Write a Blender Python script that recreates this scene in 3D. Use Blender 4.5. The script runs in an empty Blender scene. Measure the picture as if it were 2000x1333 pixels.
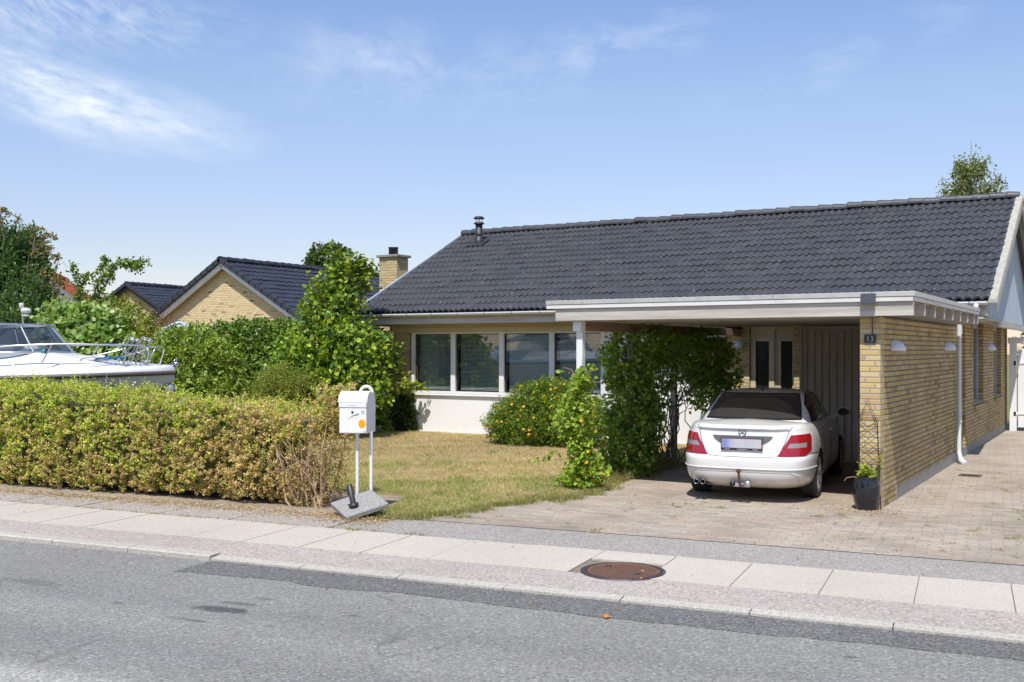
import bpy, bmesh, math, random
import numpy as np
from mathutils import Vector, Matrix

random.seed(7)
RNG = np.random.default_rng(11)
SC = bpy.context.scene
COL = SC.collection
PI = math.pi

# ------------------------------------------------------------------ survey
# world frame: x along the house front (to the right), y into the plot, z up;
# the origin is the foot of the carport's front brick corner.
YAW = math.atan(1215 / 2030.0)
FWD = np.array([-math.sin(YAW), math.cos(YAW)])
RGT = np.array([math.cos(YAW), math.sin(YAW)])
FOC, EYE, HOR = 2030.0, 1.95, 682.0
D0 = EYE * FOC / 314.0
X0 = 0.3542 * D0
CAM = -D0 * FWD - X0 * RGT


def cw(X, d, z=0.0):
    """point from survey offsets (right of / ahead of the tripod)"""
    p = CAM + X * RGT + d * FWD
    return Vector((p[0], p[1], z))


def gp(px, py, z=0.0):
    d = (EYE - z) * FOC / (py - HOR)
    return cw((px - 1000) / FOC * d, d, z)


def at(px, d, z=0.0):
    return cw((px - 1000) / FOC * d, d, z)


ST = math.radians(23.7)


def st(a, n, z=0.0):
    """street frame: a along the kerb, n across it"""
    return cw(a * math.cos(ST) + n * math.sin(ST), -a * math.sin(ST) + n * math.cos(ST), z)


def st_inv(x, y):
    r = np.array([x, y]) - CAM if np.ndim(x) == 0 else np.stack([x - CAM[0], y - CAM[1]], -1)
    X = r @ RGT
    d = r @ FWD
    return X * math.cos(ST) - d * math.sin(ST), d * math.cos(ST) + X * math.sin(ST)


STROT = math.atan2(*(lambda v: (v[1], v[0]))(math.cos(ST) * RGT - math.sin(ST) * FWD))


def lin(r, g, b, k=1.0):
    def f(c):
        c = c / 255.0
        return (c / 12.92 if c < 0.04045 else ((c + 0.055) / 1.055) ** 2.4) * k
    return (f(r), f(g), f(b))


# ------------------------------------------------------------------ objects
ROOTM = {}


def thing(name, label, cat, loc=(0, 0, 0), rotz=0.0, group=None):
    o = bpy.data.objects.new(name, None)
    o.empty_display_size = 0.2
    COL.objects.link(o)
    o.location = loc
    o.rotation_euler = (0, 0, rotz)
    o["label"] = label
    o["category"] = cat
    if group:
        o["group"] = group
    ROOTM[o.name] = Matrix.Translation(Vector(loc)) @ Matrix.Rotation(rotz, 4, 'Z')
    return o


def tag(o, label, cat, group=None):
    o["label"] = label
    o["category"] = cat
    if group:
        o["group"] = group
    return o


def kind(o, k):
    o["kind"] = k
    return o


def root_of(o):
    while o.parent:
        o = o.parent
    return o


def copy_tree(o, parent=None):
    c = o.copy()
    COL.objects.link(c)
    if parent is not None:
        c.parent = parent
        c.matrix_parent_inverse = Matrix.Identity(4)
    for ch in list(o.children):
        copy_tree(ch, c)
    return c


class MB:
    """collects shapes, then links them as one mesh object"""

    def __init__(s):
        s.v, s.f, s.m, s.sm = [], [], [], []

    def add(s, vs, fs, mi=0, smooth=False):
        o = len(s.v)
        s.v.extend([tuple(p) for p in vs])
        for f in fs:
            s.f.append(tuple(i + o for i in f))
            s.m.append(mi)
            s.sm.append(smooth)
        return s

    def box(s, x0, x1, y0, y1, z0, z1, mi=0):
        vs = [(x0, y0, z0), (x1, y0, z0), (x1, y1, z0), (x0, y1, z0), (x0, y0, z1), (x1, y0, z1), (x1, y1, z1), (x0, y1, z1)]
        return s.add(vs, [(0, 3, 2, 1), (4, 5, 6, 7), (0, 1, 5, 4), (1, 2, 6, 5), (2, 3, 7, 6), (3, 0, 4, 7)], mi)

    def cbox(s, x0, x1, y0, y1, z0, z1, b=0.006, mi=0):
        """box with chamfered edges"""
        bm = bmesh.new()
        bmesh.ops.create_cube(bm, size=1.0)
        for v in bm.verts:
            v.co = Vector(((x0 + x1) / 2 + v.co.x * (x1 - x0), (y0 + y1) / 2 + v.co.y * (y1 - y0), (z0 + z1) / 2 + v.co.z * (z1 - z0)))
        bmesh.ops.bevel(bm, geom=bm.edges[:], offset=b, segments=2, affect='EDGES', profile=0.5)
        return s.bm(bm, mi)

    def bm(s, bm, mi=0, M=None, smooth=False):
        bm.verts.index_update()
        vs = [(M @ v.co if M else v.co) for v in bm.verts]
        s.add(vs, [[v.index for v in f.verts] for f in bm.faces], mi, smooth)
        bm.free()
        return s

    def bar(s, p, q, w, h, mi=0, up=(0, 0, 1)):
        """rectangular bar from p to q, w across, h along up"""
        p, q = Vector(p), Vector(q)
        d = (q - p).normalized()
        side = d.cross(Vector(up))
        if side.length < 1e-5:
            side = Vector((1, 0, 0))
        side.normalize()
        u2 = side.cross(d).normalized()
        vs = []
        for e in (p, q):
            for a, b in ((-1, -1), (1, -1), (1, 1), (-1, 1)):
                vs.append(e + side * a * w / 2 + u2 * b * h / 2)
        return s.add(vs, [(3, 2, 1, 0), (4, 5, 6, 7), (0, 1, 5, 4), (1, 2, 6, 5), (2, 3, 7, 6), (3, 0, 4, 7)], mi)

    def tube(s, pts, r, n=8, mi=0, smooth=True, caps=True):
        pts = [Vector(p) for p in pts]
        rs = r if hasattr(r, '__len__') else [r] * len(pts)
        vs, fs = [], []
        ref = Vector((0, 0, 1))
        prev = None
        for i, p in enumerate(pts):
            if i == 0:
                t = pts[1] - pts[0]
            elif i == len(pts) - 1:
                t = pts[-1] - pts[-2]
            else:
                t = (pts[i + 1] - pts[i]).normalized() + (pts[i] - pts[i - 1]).normalized()
            if t.length < 1e-9:
                t = Vector((0, 0, 1))
            t.normalize()
            if prev is None:
                a = t.cross(ref)
                if a.length < 1e-3:
                    a = t.cross(Vector((1, 0, 0)))
            else:
                a = prev - t * prev.dot(t)
                if a.length < 1e-6:
                    a = t.cross(Vector((1, 0.3, 0)))
            a.normalize()
            prev = a
            b = t.cross(a)
            for k in range(n):
                th = 2 * PI * k / n
                vs.append(p + (a * math.cos(th) + b * math.sin(th)) * rs[i])
        m = len(pts)
        for i in range(m - 1):
            for k in range(n):
                k2 = (k + 1) % n
                fs.append((i * n + k, i * n + k2, (i + 1) * n + k2, (i + 1) * n + k))
        s.add(vs, fs, mi, smooth)
        if caps:
            s.add(vs[:n], [tuple(range(n))[::-1]], mi)
            s.add(vs[-n:], [tuple(range(n))], mi)
        return s

    def lathe(s, prof, c=(0, 0, 0), n=24, mi=0, axis='Z', smooth=True, M=None, ang=2 * PI):
        vs, fs = [], []
        full = abs(ang - 2 * PI) < 1e-6
        cols = n if full else n + 1
        for r, z in prof:
            for k in range(cols):
                th = ang * k / n
                p = Vector((r * math.cos(th), r * math.sin(th), z))
                if axis == 'X':
                    p = Vector((p.z, p.x, p.y))
                elif axis == 'Y':
                    p = Vector((p.x, p.z, p.y))
                p = p + Vector(c)
                vs.append(M @ p if M else p)
        for i in range(len(prof) - 1):
            for k in range(n):
                k2 = (k + 1) % cols
                fs.append((i * cols + k, i * cols + k2, (i + 1) * cols + k2, (i + 1) * cols + k))
        return s.add(vs, fs, mi, smooth)

    def prism(s, poly, z0, z1, mi=0):
        n = len(poly)
        vs = [(p[0], p[1], z0) for p in poly] + [(p[0], p[1], z1) for p in poly]
        fs = [tuple(range(n))[::-1], tuple(range(n, 2 * n))]
        fs += [(i, (i + 1) % n, n + (i + 1) % n, n + i) for i in range(n)]
        return s.add(vs, fs, mi)

    def extrude(s, poly3, vec, mi=0):
        """closed 3-D polygon swept by a vector"""
        n = len(poly3)
        a = [Vector(p) for p in poly3]
        b = [p + Vector(vec) for p in a]
        fs = [tuple(range(n))[::-1], tuple(range(n, 2 * n))]
        fs += [(i, (i + 1) % n, n + (i + 1) % n, n + i) for i in range(n)]
        return s.add(a + b, fs, mi)

    def grid(s, fn, nu, nv, mi=0, smooth=True):
        vs = [fn(i / nu, j / nv) for j in range(nv + 1) for i in range(nu + 1)]
        w = nu + 1
        fs = [(j * w + i, j * w + i + 1, (j + 1) * w + i + 1, (j + 1) * w + i) for j in range(nv) for i in range(nu)]
        return s.add(vs, fs, mi, smooth)

    def build(s, name, mats, parent=None, world=False, fixn=True, merge=0.0):
        me = bpy.data.meshes.new(name)
        vs = s.v
        if world and parent is not None:
            inv = ROOTM[root_of(parent).name].inverted()
            vs = [inv @ Vector(p) for p in vs]
        me.from_pydata([tuple(p) for p in vs], [], s.f)
        me.polygons.foreach_set('material_index', s.m)
        me.polygons.foreach_set('use_smooth', s.sm)
        for m in (mats if isinstance(mats, (list, tuple)) else [mats]):
            me.materials.append(m)
        if fixn or merge:
            bm = bmesh.new()
            bm.from_mesh(me)
            if merge:
                bmesh.ops.remove_doubles(bm, verts=bm.verts[:], dist=merge)
            if fixn:
                bmesh.ops.recalc_face_normals(bm, faces=bm.faces[:])
            bm.to_mesh(me)
            bm.free()
        me.update()
        o = bpy.data.objects.new(name, me)
        COL.objects.link(o)
        if parent is not None:
            o.parent = parent
        return o


# ------------------------------------------------------------------ materials
def nodes(name):
    m = bpy.data.materials.new(name)
    m.use_nodes = True
    nt = m.node_tree
    return m, nt, nt.nodes['Principled BSDF']


def N(nt, typ, **kw):
    n = nt.nodes.new(typ)
    for k, v in kw.items():
        if k == 'op':
            n.operation = v
        elif hasattr(n, k) and k not in ('Scale',):
            setattr(n, k, v)
        else:
            n.inputs[k].default_value = v
    return n


def L(nt, a, b):
    nt.links.new(a, b)


def math_n(nt, op, a, b=None, c=None, clamp=False):
    n = nt.nodes.new('ShaderNodeMath')
    n.operation = op
    n.use_clamp = clamp
    for i, x in enumerate((a, b, c)):
        if x is None:
            continue
        if isinstance(x, (int, float)):
            n.inputs[i].default_value = x
        else:
            nt.links.new(x, n.inputs[i])
    return n.outputs[0]


def mixc(nt, fac, a, b, blend='MIX'):
    n = nt.nodes.new('ShaderNodeMix')
    n.data_type = 'RGBA'
    n.blend_type = blend
    for sock, x in ((n.inputs[0], fac), (n.inputs[6], a), (n.inputs[7], b)):
        if isinstance(x, (int, float)):
            sock.default_value = x
        elif isinstance(x, tuple):
            sock.default_value = (x[0], x[1], x[2], 1)
        else:
            nt.links.new(x, sock)
    return n.outputs[2]


def noise(nt, vec, scale, detail=4, rough=0.6, dist=0.0):
    n = nt.nodes.new('ShaderNodeTexNoise')
    n.inputs['Scale'].default_value = scale
    n.inputs['Detail'].default_value = detail
    n.inputs['Roughness'].default_value = rough
    n.inputs['Distortion'].default_value = dist
    if vec is not None:
        nt.links.new(vec, n.inputs['Vector'])
    return n.outputs['Fac']


def ramp(nt, fac, stops):
    n = nt.nodes.new('ShaderNodeValToRGB')
    cr = n.color_ramp
    while len(cr.elements) > 1:
        cr.elements.remove(cr.elements[-1])
    for i, (p, c) in enumerate(stops):
        e = cr.elements[0] if i == 0 else cr.elements.new(p)
        e.position = p
        if isinstance(c, (int, float)):
            c = (c, c, c)
        e.color = (c[0], c[1], c[2], 1)
    nt.links.new(fac, n.inputs[0])
    return n.outputs[0]


def objvec(nt, scale=None, rot=None):
    tc = nt.nodes.new('ShaderNodeTexCoord')
    out = tc.outputs['Object']
    if scale or rot:
        mp = nt.nodes.new('ShaderNodeMapping')
        if scale:
            mp.inputs['Scale'].default_value = scale
        if rot:
            mp.inputs['Rotation'].default_value = rot
        nt.links.new(out, mp.inputs['Vector'])
        out = mp.outputs[0]
    return out


def bump(nt, bsdf, h, strength=0.3, dist=0.01):
    b = nt.nodes.new('ShaderNodeBump')
    b.inputs['Strength'].default_value = strength
    b.inputs['Distance'].default_value = dist
    nt.links.new(h, b.inputs['Height'])
    nt.links.new(b.outputs[0], bsdf.inputs['Normal'])


def plain(name, c, c2=None, scale=3.0, rough=0.6, metal=0.0, bumpk=0.0, bscale=40.0, spec=0.5, coat=0.0, stretch=None, sharp=None, detail=5):
    """painted / worn surface: colour wanders between c and c2"""
    m, nt, b = nodes(name)
    v = objvec(nt, stretch)
    if c2 is not None:
        f = noise(nt, v, scale, detail, 0.65)
        lo, hi = sharp or (0.3, 0.7)
        f = ramp(nt, f, [(lo, 0.0), (hi, 1.0)])
        L(nt, mixc(nt, f, c, c2), b.inputs['Base Color'])
    else:
        b.inputs['Base Color'].default_value = (*c, 1)
    b.inputs['Roughness'].default_value = rough
    b.inputs['Metallic'].default_value = metal
    b.inputs['Specular IOR Level'].default_value = spec
    b.inputs['Coat Weight'].default_value = coat
    b.inputs['Coat Roughness'].default_value = 0.04
    if bumpk:
        bump(nt, b, noise(nt, v, bscale, 5, 0.6), bumpk, 0.01)
    return m


def brick_mat(name, cols, mortar, bw=0.24, rh=0.0667, joint=0.012, flat=False, bstr=0.9, rot=0.0, stain=0.25, mvar=0.25, wob=0.0):
    """bricks laid course on course, each brick its own shade"""
    m, nt, b = nodes(name)
    tc = nt.nodes.new('ShaderNodeTexCoord')
    sep = nt.nodes.new('ShaderNodeSeparateXYZ')
    if rot:
        mp = nt.nodes.new('ShaderNodeMapping')
        mp.inputs['Rotation'].default_value = (0, 0, rot)
        L(nt, tc.outputs['Object'], mp.inputs['Vector'])
        vec = mp.outputs[0]
    else:
        vec = tc.outputs['Object']
    L(nt, vec, sep.inputs[0])
    if flat:
        U, V = sep.outputs[0], sep.outputs[1]
    else:
        nn = nt.nodes.new('ShaderNodeSeparateXYZ')
        L(nt, tc.outputs['Normal'], nn.inputs[0])
        ax = math_n(nt, 'GREATER_THAN', math_n(nt, 'ABSOLUTE', nn.outputs[0]), 0.6)
        mx = nt.nodes.new('ShaderNodeMix')
        L(nt, ax, mx.inputs[0])
        L(nt, sep.outputs[0], mx.inputs[2])
        L(nt, sep.outputs[1], mx.inputs[3])
        U, V = mx.outputs[0], sep.outputs[2]
    if wob:
        wn = noise(nt, vec, 3.0, 2)
        V = math_n(nt, 'ADD', V, math_n(nt, 'MULTIPLY', math_n(nt, 'SUBTRACT', wn, 0.5), wob))
        wn2 = noise(nt, vec, 2.3, 2)
        U = math_n(nt, 'ADD', U, math_n(nt, 'MULTIPLY', math_n(nt, 'SUBTRACT', wn2, 0.5), wob))
    rv = math_n(nt, 'DIVIDE', V, rh)
    row = math_n(nt, 'FLOOR', rv)
    par = math_n(nt, 'FLOORED_MODULO', row, 2.0)
    uu = math_n(nt, 'ADD', math_n(nt, 'DIVIDE', U, bw), math_n(nt, 'MULTIPLY', par, 0.5))
    # every other course is shifted a further quarter, as in a cross bond
    par4 = math_n(nt, 'FLOORED_MODULO', math_n(nt, 'FLOOR', math_n(nt, 'DIVIDE', row, 2.0)), 2.0)
    uu = math_n(nt, 'ADD', uu, math_n(nt, 'MULTIPLY', par4, 0.25 if not flat else 0.0))
    col = math_n(nt, 'FLOOR', uu)
    fu = math_n(nt, 'SUBTRACT', uu, col)
    fv = math_n(nt, 'SUBTRACT', rv, row)
    du = math_n(nt, 'MULTIPLY', math_n(nt, 'MINIMUM', fu, math_n(nt, 'SUBTRACT', 1.0, fu)), bw)
    dv = math_n(nt, 'MULTIPLY', math_n(nt, 'MINIMUM', fv, math_n(nt, 'SUBTRACT', 1.0, fv)), rh)
    e = math_n(nt, 'MINIMUM', du, dv)
    jn = noise(nt, vec, 60, 3)
    e = math_n(nt, 'ADD', e, math_n(nt, 'MULTIPLY', math_n(nt, 'SUBTRACT', jn, 0.5), joint * 0.7))
    mask = nt.nodes.new('ShaderNodeMapRange')
    mask.inputs[1].default_value = joint * 0.32
    mask.inputs[2].default_value = joint * 0.75
    L(nt, e, mask.inputs[0])
    wn = nt.nodes.new('ShaderNodeTexWhiteNoise')
    wn.noise_dimensions = '2D'
    cmb = nt.nodes.new('ShaderNodeCombineXYZ')
    L(nt, col, cmb.inputs[0])
    L(nt, row, cmb.inputs[1])
    L(nt, cmb.outputs[0], wn.inputs['Vector'])
    bc = ramp(nt, wn.outputs['Value'], cols)
    n1 = noise(nt, vec, 22, 5, 0.7)
    bc = mixc(nt, math_n(nt, 'MULTIPLY', n1, mvar), bc, mixc(nt, 1.0, bc, (0.45, 0.42, 0.38), 'MULTIPLY'))
    big = ramp(nt, noise(nt, vec, 0.9, 4, 0.6), [(0.42, 0.0), (0.75, 1.0)])
    bc = mixc(nt, math_n(nt, 'MULTIPLY', big, stain), bc, mixc(nt, 1.0, bc, (0.5, 0.47, 0.42), 'MULTIPLY'))
    mo = mixc(nt, noise(nt, vec, 35, 3), mortar, tuple(x * 0.7 for x in mortar))
    L(nt, mixc(nt, mask.outputs[0], mo, bc), b.inputs['Base Color'])
    b.inputs['Roughness'].default_value = 0.88
    b.inputs['Specular IOR Level'].default_value = 0.25
    h = math_n(nt, 'ADD', mask.outputs[0], math_n(nt, 'MULTIPLY', n1, 0.35))
    bump(nt, b, h, bstr, 0.008)
    return m


def leaf_mat(name, trans=0.42, rough=0.45, spec=0.4):
    m, nt, b = nodes(name)
    a = nt.nodes.new('ShaderNodeAttribute')
    a.attribute_name = 'Col'
    L(nt, a.outputs['Color'], b.inputs['Base Color'])
    b.inputs['Roughness'].default_value = rough
    b.inputs['Specular IOR Level'].default_value = spec
    t = nt.nodes.new('ShaderNodeBsdfTranslucent')
    warm = mixc(nt, 1.0, a.outputs['Color'], (1.25, 1.2, 0.6), 'MULTIPLY')
    L(nt, warm, t.inputs['Color'])
    mx = nt.nodes.new('ShaderNodeMixShader')
    mx.inputs[0].default_value = trans
    L(nt, b.outputs[0], mx.inputs[1])
    L(nt, t.outputs[0], mx.inputs[2])
    L(nt, mx.outputs[0], nt.nodes['Material Output'].inputs['Surface'])
    return m


def glass_mat(name, tint=(0.75, 0.8, 0.8), refl=1.45, rough=0.01, base=0.0):
    m, nt, b = nodes(name)
    nt.nodes.remove(b)
    tr = nt.nodes.new('ShaderNodeBsdfTransparent')
    tr.inputs[0].default_value = (*tint, 1)
    gl = nt.nodes.new('ShaderNodeBsdfGlossy')
    gl.inputs['Roughness'].default_value = rough
    lw = nt.nodes.new('ShaderNodeLayerWeight')
    lw.inputs[0].default_value = .5
    f0 = ((refl - 1) / (refl + 1)) ** 2
    fac = math_n(nt, 'ADD', math_n(nt, 'MULTIPLY', math_n(nt, 'POWER', lw.outputs['Facing'], 4.0), 1 - f0), f0 + base, clamp=True)
    mx = nt.nodes.new('ShaderNodeMixShader')
    L(nt, fac, mx.inputs[0])
    L(nt, tr.outputs[0], mx.inputs[1])
    L(nt, gl.outputs[0], mx.inputs[2])
    L(nt, mx.outputs[0], nt.nodes['Material Output'].inputs['Surface'])
    return m


# ------------------------------------------------------------------ foliage
def nrmz(a):
    return a / np.maximum(np.linalg.norm(a, axis=-1, keepdims=True), 1e-9)


def rand_dir(n, rng=RNG):
    return nrmz(rng.normal(size=(n, 3)))


def raw_mesh(name, V, F, cols, mat, parent=None, smooth=False, world=True):
    """V (n,3), F (m,k) int, cols (n,3) -> one mesh object"""
    me = bpy.data.meshes.new(name)
    if world and parent is not None:
        inv = np.array(ROOTM[root_of(parent).name].inverted())
        V = V @ inv[:3, :3].T + inv[:3, 3]
    n, (m, k) = len(V), F.shape
    me.vertices.add(n)
    me.vertices.foreach_set('co', np.ascontiguousarray(V, dtype=np.float32).ravel())
    me.loops.add(m * k)
    me.loops.foreach_set('vertex_index', np.ascontiguousarray(F, dtype=np.int32).ravel())
    me.polygons.add(m)
    me.polygons.foreach_set('loop_start', np.arange(0, m * k, k, dtype=np.int32))
    me.update(calc_edges=True)
    if cols is not None:
        ca = me.color_attributes.new('Col', 'FLOAT_COLOR', 'POINT')
        c4 = np.ones((n, 4), dtype=np.float32)
        c4[:, :3] = np.clip(cols, 0, 1)
        ca.data.foreach_set('color', c4.ravel())
    me.materials.append(mat)
    me.validate()
    o = bpy.data.objects.new(name, me)
    COL.objects.link(o)
    if parent is not None:
        o.parent = parent
    return o


def leaves(P, A, Nn, ln, wd, C, shape='oval', fold=0.25, droop=0.15):
    """leaf blades: root P, axis A, face normal Nn; returns V, F, C"""
    n = len(P)
    A = nrmz(A)
    S = np.cross(A, Nn)
    S = nrmz(S)
    Nn = np.cross(S, A)
    ln = np.broadcast_to(np.asarray(ln, float), (n,))[:, None]
    wd = np.broadcast_to(np.asarray(wd, float), (n,))[:, None]
    if shape == 'diamond':
        V = np.stack([P, P + A * ln * .5 + S * wd * .5 + Nn * wd * fold * .5, P + A * ln - Nn * ln * droop, P + A * ln * .5 - S * wd * .5 + Nn * wd * fold * .5], 1)
        F = np.arange(n * 4).reshape(n, 4)
        # split along the midrib so the fold shows
        F = np.concatenate([F[:, [0, 1, 2]], F[:, [0, 2, 3]]])
        k = 4
    else:
        V = np.stack([P,
                      P + A * ln * .22 + S * wd * .42 + Nn * wd * fold * .4,
                      P + A * ln * .62 + S * wd * .44 + Nn * (wd * fold * .4 - ln * droop * .4),
                      P + A * ln - Nn * ln * droop,
                      P + A * ln * .62 - S * wd * .44 + Nn * (wd * fold * .4 - ln * droop * .4),
                      P + A * ln * .22 - S * wd * .42 + Nn * wd * fold * .4], 1)
        F = np.arange(n * 6).reshape(n, 6)
        F = np.concatenate([F[:, [0, 1, 2, 3]], F[:, [0, 3, 4, 5]]])
        k = 6
    return V.reshape(-1, 3), F, np.repeat(C, k, axis=0)


def palette(n, cols, w=None, jit=0.18, rng=RNG):
    cols = np.array(cols, float)
    w = None if w is None else np.array(w, float) / np.sum(w)
    c = cols[rng.choice(len(cols), n, p=w)]
    return c * (1 + rng.normal(size=(n, 1)) * jit).clip(0.4, 1.7)


def spray(O, D, Ln, m, lf, wd, colfn, shape='oval', spread=0.8, up=0.3, rng=RNG, fold=0.25, droop=0.15, face=None, jit=0.25, tipbias=0.0):
    """m leaves along each shoot that starts at O, runs along D for Ln"""
    n = len(O)
    D = nrmz(D)
    t = (np.arange(m) + rng.random((n, m))) / m
    if tipbias:
        t = t ** (1 - tipbias)
    base = O[:, None, :] + D[:, None, :] * (Ln[:, None] * t)[..., None]
    r = rand_dir(n * m, rng).reshape(n, m, 3)
    r = r - (r * D[:, None, :]).sum(-1, keepdims=True) * D[:, None, :]
    r = nrmz(r)
    base = base + r * (jit * lf * rng.random((n, m, 1)))
    A = D[:, None, :] * (1 - spread * 0.6) + r * spread + np.array([0, 0, 0.1])
    Nn = rand_dir(n * m, rng).reshape(n, m, 3) * 0.55 + np.array([0, 0, 1.0]) * up + r * 0.2
    if face is not None:
        Nn = Nn + np.asarray(face) * 0.8
    N_ = n * m
    s = (0.7 + 0.6 * rng.random(N_))
    C = colfn(base.reshape(-1, 3), np.repeat(np.arange(n), m))
    return leaves(base.reshape(-1, 3), A.reshape(-1, 3), Nn.reshape(-1, 3), lf * s, wd * s, C, shape, fold, droop)


def join(*parts):
    Vs, Fs, Cs, o = [], [], [], 0
    for V, F, C in parts:
        Vs.append(V)
        Fs.append(F + o)
        Cs.append(C)
        o += len(V)
    return np.concatenate(Vs), np.concatenate(Fs), np.concatenate(Cs)


def blob(ells, n, rng=RNG, shell=(0.72, 1.02), zmin=None, bulge=0.12):
    """points and outward normals near the skin of a union of ellipsoids"""
    C = np.array([e[0] for e in ells], float)
    R = np.array([e[1] for e in ells], float)
    w = (R.prod(1) ** (2 / 3.0))
    outP, outN = [], []
    got = 0
    while got < n:
        k = rng.choice(len(ells), n * 2, p=w / w.sum())
        d = rand_dir(n * 2, rng)
        lump = 1 + bulge * (np.sin(d[:, 0] * 7 + k) * np.cos(d[:, 1] * 6 - k) + np.sin(d[:, 2] * 8 + 2 * k)) * 0.6
        rr = (shell[0] + (shell[1] - shell[0]) * rng.random(n * 2) ** 0.6) * lump
        p = C[k] + R[k] * d * rr[:, None]
        nn = nrmz(d / R[k])
        inside = np.zeros(len(p), bool)
        for j in range(len(ells)):
            q = np.linalg.norm((p - C[j]) / R[j], axis=1)
            inside |= (q < shell[0] * 0.9) & (k != j)
        keep = ~inside
        if zmin is not None:
            keep &= p[:, 2] > zmin
        outP.append(p[keep])
        outN.append(nn[keep])
        got += int(keep.sum())
    return np.concatenate(outP)[:n], np.concatenate(outN)[:n]


def vnoise(P, s, seed=0):
    """cheap smooth noise in -1..1 for colour patches"""
    r = np.random.default_rng(seed)
    out = np.zeros(len(P))
    for i in range(5):
        k = r.normal(size=3) * s * (1 + 0.7 * i)
        out += np.sin(P @ k + r.random() * 6.3) / (1 + 0.5 * i)
    return out / 2.6
# ------------------------------------------------------------------ shared materials
YB = [(0.0, lin(222, 194, 128, .80)), (0.3, lin(232, 206, 143, .82)), (0.55, lin(214, 184, 118, .78)), (0.8, lin(236, 214, 160, .82)), (0.93, lin(214, 180, 132, .78)), (1.0, lin(190, 156, 108, .7))]
M_BRICK = brick_mat('yellow brick', YB, lin(208, 198, 182, .7), stain=0.2, joint=0.014, mvar=.45)
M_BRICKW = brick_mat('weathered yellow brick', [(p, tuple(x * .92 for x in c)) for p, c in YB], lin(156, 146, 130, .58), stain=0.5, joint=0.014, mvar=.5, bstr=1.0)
M_BRICKN = brick_mat('pale yellow brick', [(0, lin(232, 208, 158, .88)), (.35, lin(240, 219, 174, .9)), (.7, lin(228, 202, 150, .88)), (.95, lin(234, 208, 142, .88)), (.985, lin(190, 162, 122, .75)), (1, lin(160, 132, 98, .7))], lin(208, 194, 170, .7), stain=0.1)
M_BRICKD = brick_mat('red brown brick', [(0, lin(150, 84, 58, .6)), (.5, lin(168, 100, 66, .6)), (1, lin(128, 78, 56, .6))], lin(150, 130, 110, .5))
M_RENDER = plain('white rendered wall', (.80, .79, .76), (.70, .68, .63), 1.6, .85, bumpk=.15, bscale=60, spec=.2, sharp=(.5, .85))
M_WHITE = plain('white painted wood', (.76, .76, .75), (.66, .65, .62), 2.5, .5, bumpk=.05, bscale=30, sharp=(.45, .8))
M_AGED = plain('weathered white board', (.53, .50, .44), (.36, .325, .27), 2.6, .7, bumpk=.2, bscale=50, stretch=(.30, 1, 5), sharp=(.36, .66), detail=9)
M_BEIGE = plain('beige board', (.60, .52, .38), (.48, .41, .29), 3.0, .65, bumpk=.1, stretch=(.4, 1, 4))
M_BROWN = plain('brown timber', (.30, .20, .13), (.19, .125, .085), 4.0, .75, bumpk=.25, bscale=60, stretch=(2, .4, 5))
M_CEIL = plain('carport ceiling board', (.62, .50, .37), (.50, .40, .29), 3, .7, bumpk=.1)
M_ZINC = plain('zinc trim', (.53, .515, .475), (.38, .365, .33), 3.5, .45, bumpk=.05, metal=.25, sharp=(.45, .8))
M_PVC = plain('grey white gutter', (.66, .68, .70), (.56, .57, .58), 2.5, .35, spec=.5)
M_CLAD = plain('shade tinted cladding', (.44, .51, .57), (.37, .42, .46), 2.5, .7, bumpk=.08, stretch=(4, 1, .5))  # white boards; the gable's bluish shade is put into the base colour
M_CONC = plain('concrete', (.31, .29, .26), (.21, .195, .17), 7, .9, bumpk=.35, bscale=90)
M_LICHEN = plain('lichen grey verge', (.43, .41, .35), (.33, .32, .27), 14, .9, bumpk=.4, bscale=60, sharp=(.4, .6))
M_BLACKM = plain('black metal', (.02, .022, .026), (.035, .036, .04), 5, .42, metal=.3)
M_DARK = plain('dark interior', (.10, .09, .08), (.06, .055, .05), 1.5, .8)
M_GREYPANEL = plain('grey boarding', (.70, .665, .61), (.58, .55, .50), 3, .75, bumpk=.15, bscale=40, stretch=(4, 4, .5))
M_PANE = glass_mat('window glass', (.84, .88, .86), 1.6, .004, .07)
M_DOORG = plain('dark patterned glass', (.012, .014, .018), (.02, .022, .026), 50, .12, spec=.6, bumpk=.25, bscale=120)
M_BLIND = plain('blind slats', (.80, .80, .79), rough=.45)
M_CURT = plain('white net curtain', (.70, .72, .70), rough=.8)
M_CHROME = plain('polished steel', (.62, .62, .62), rough=.15, metal=1.0)


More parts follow.
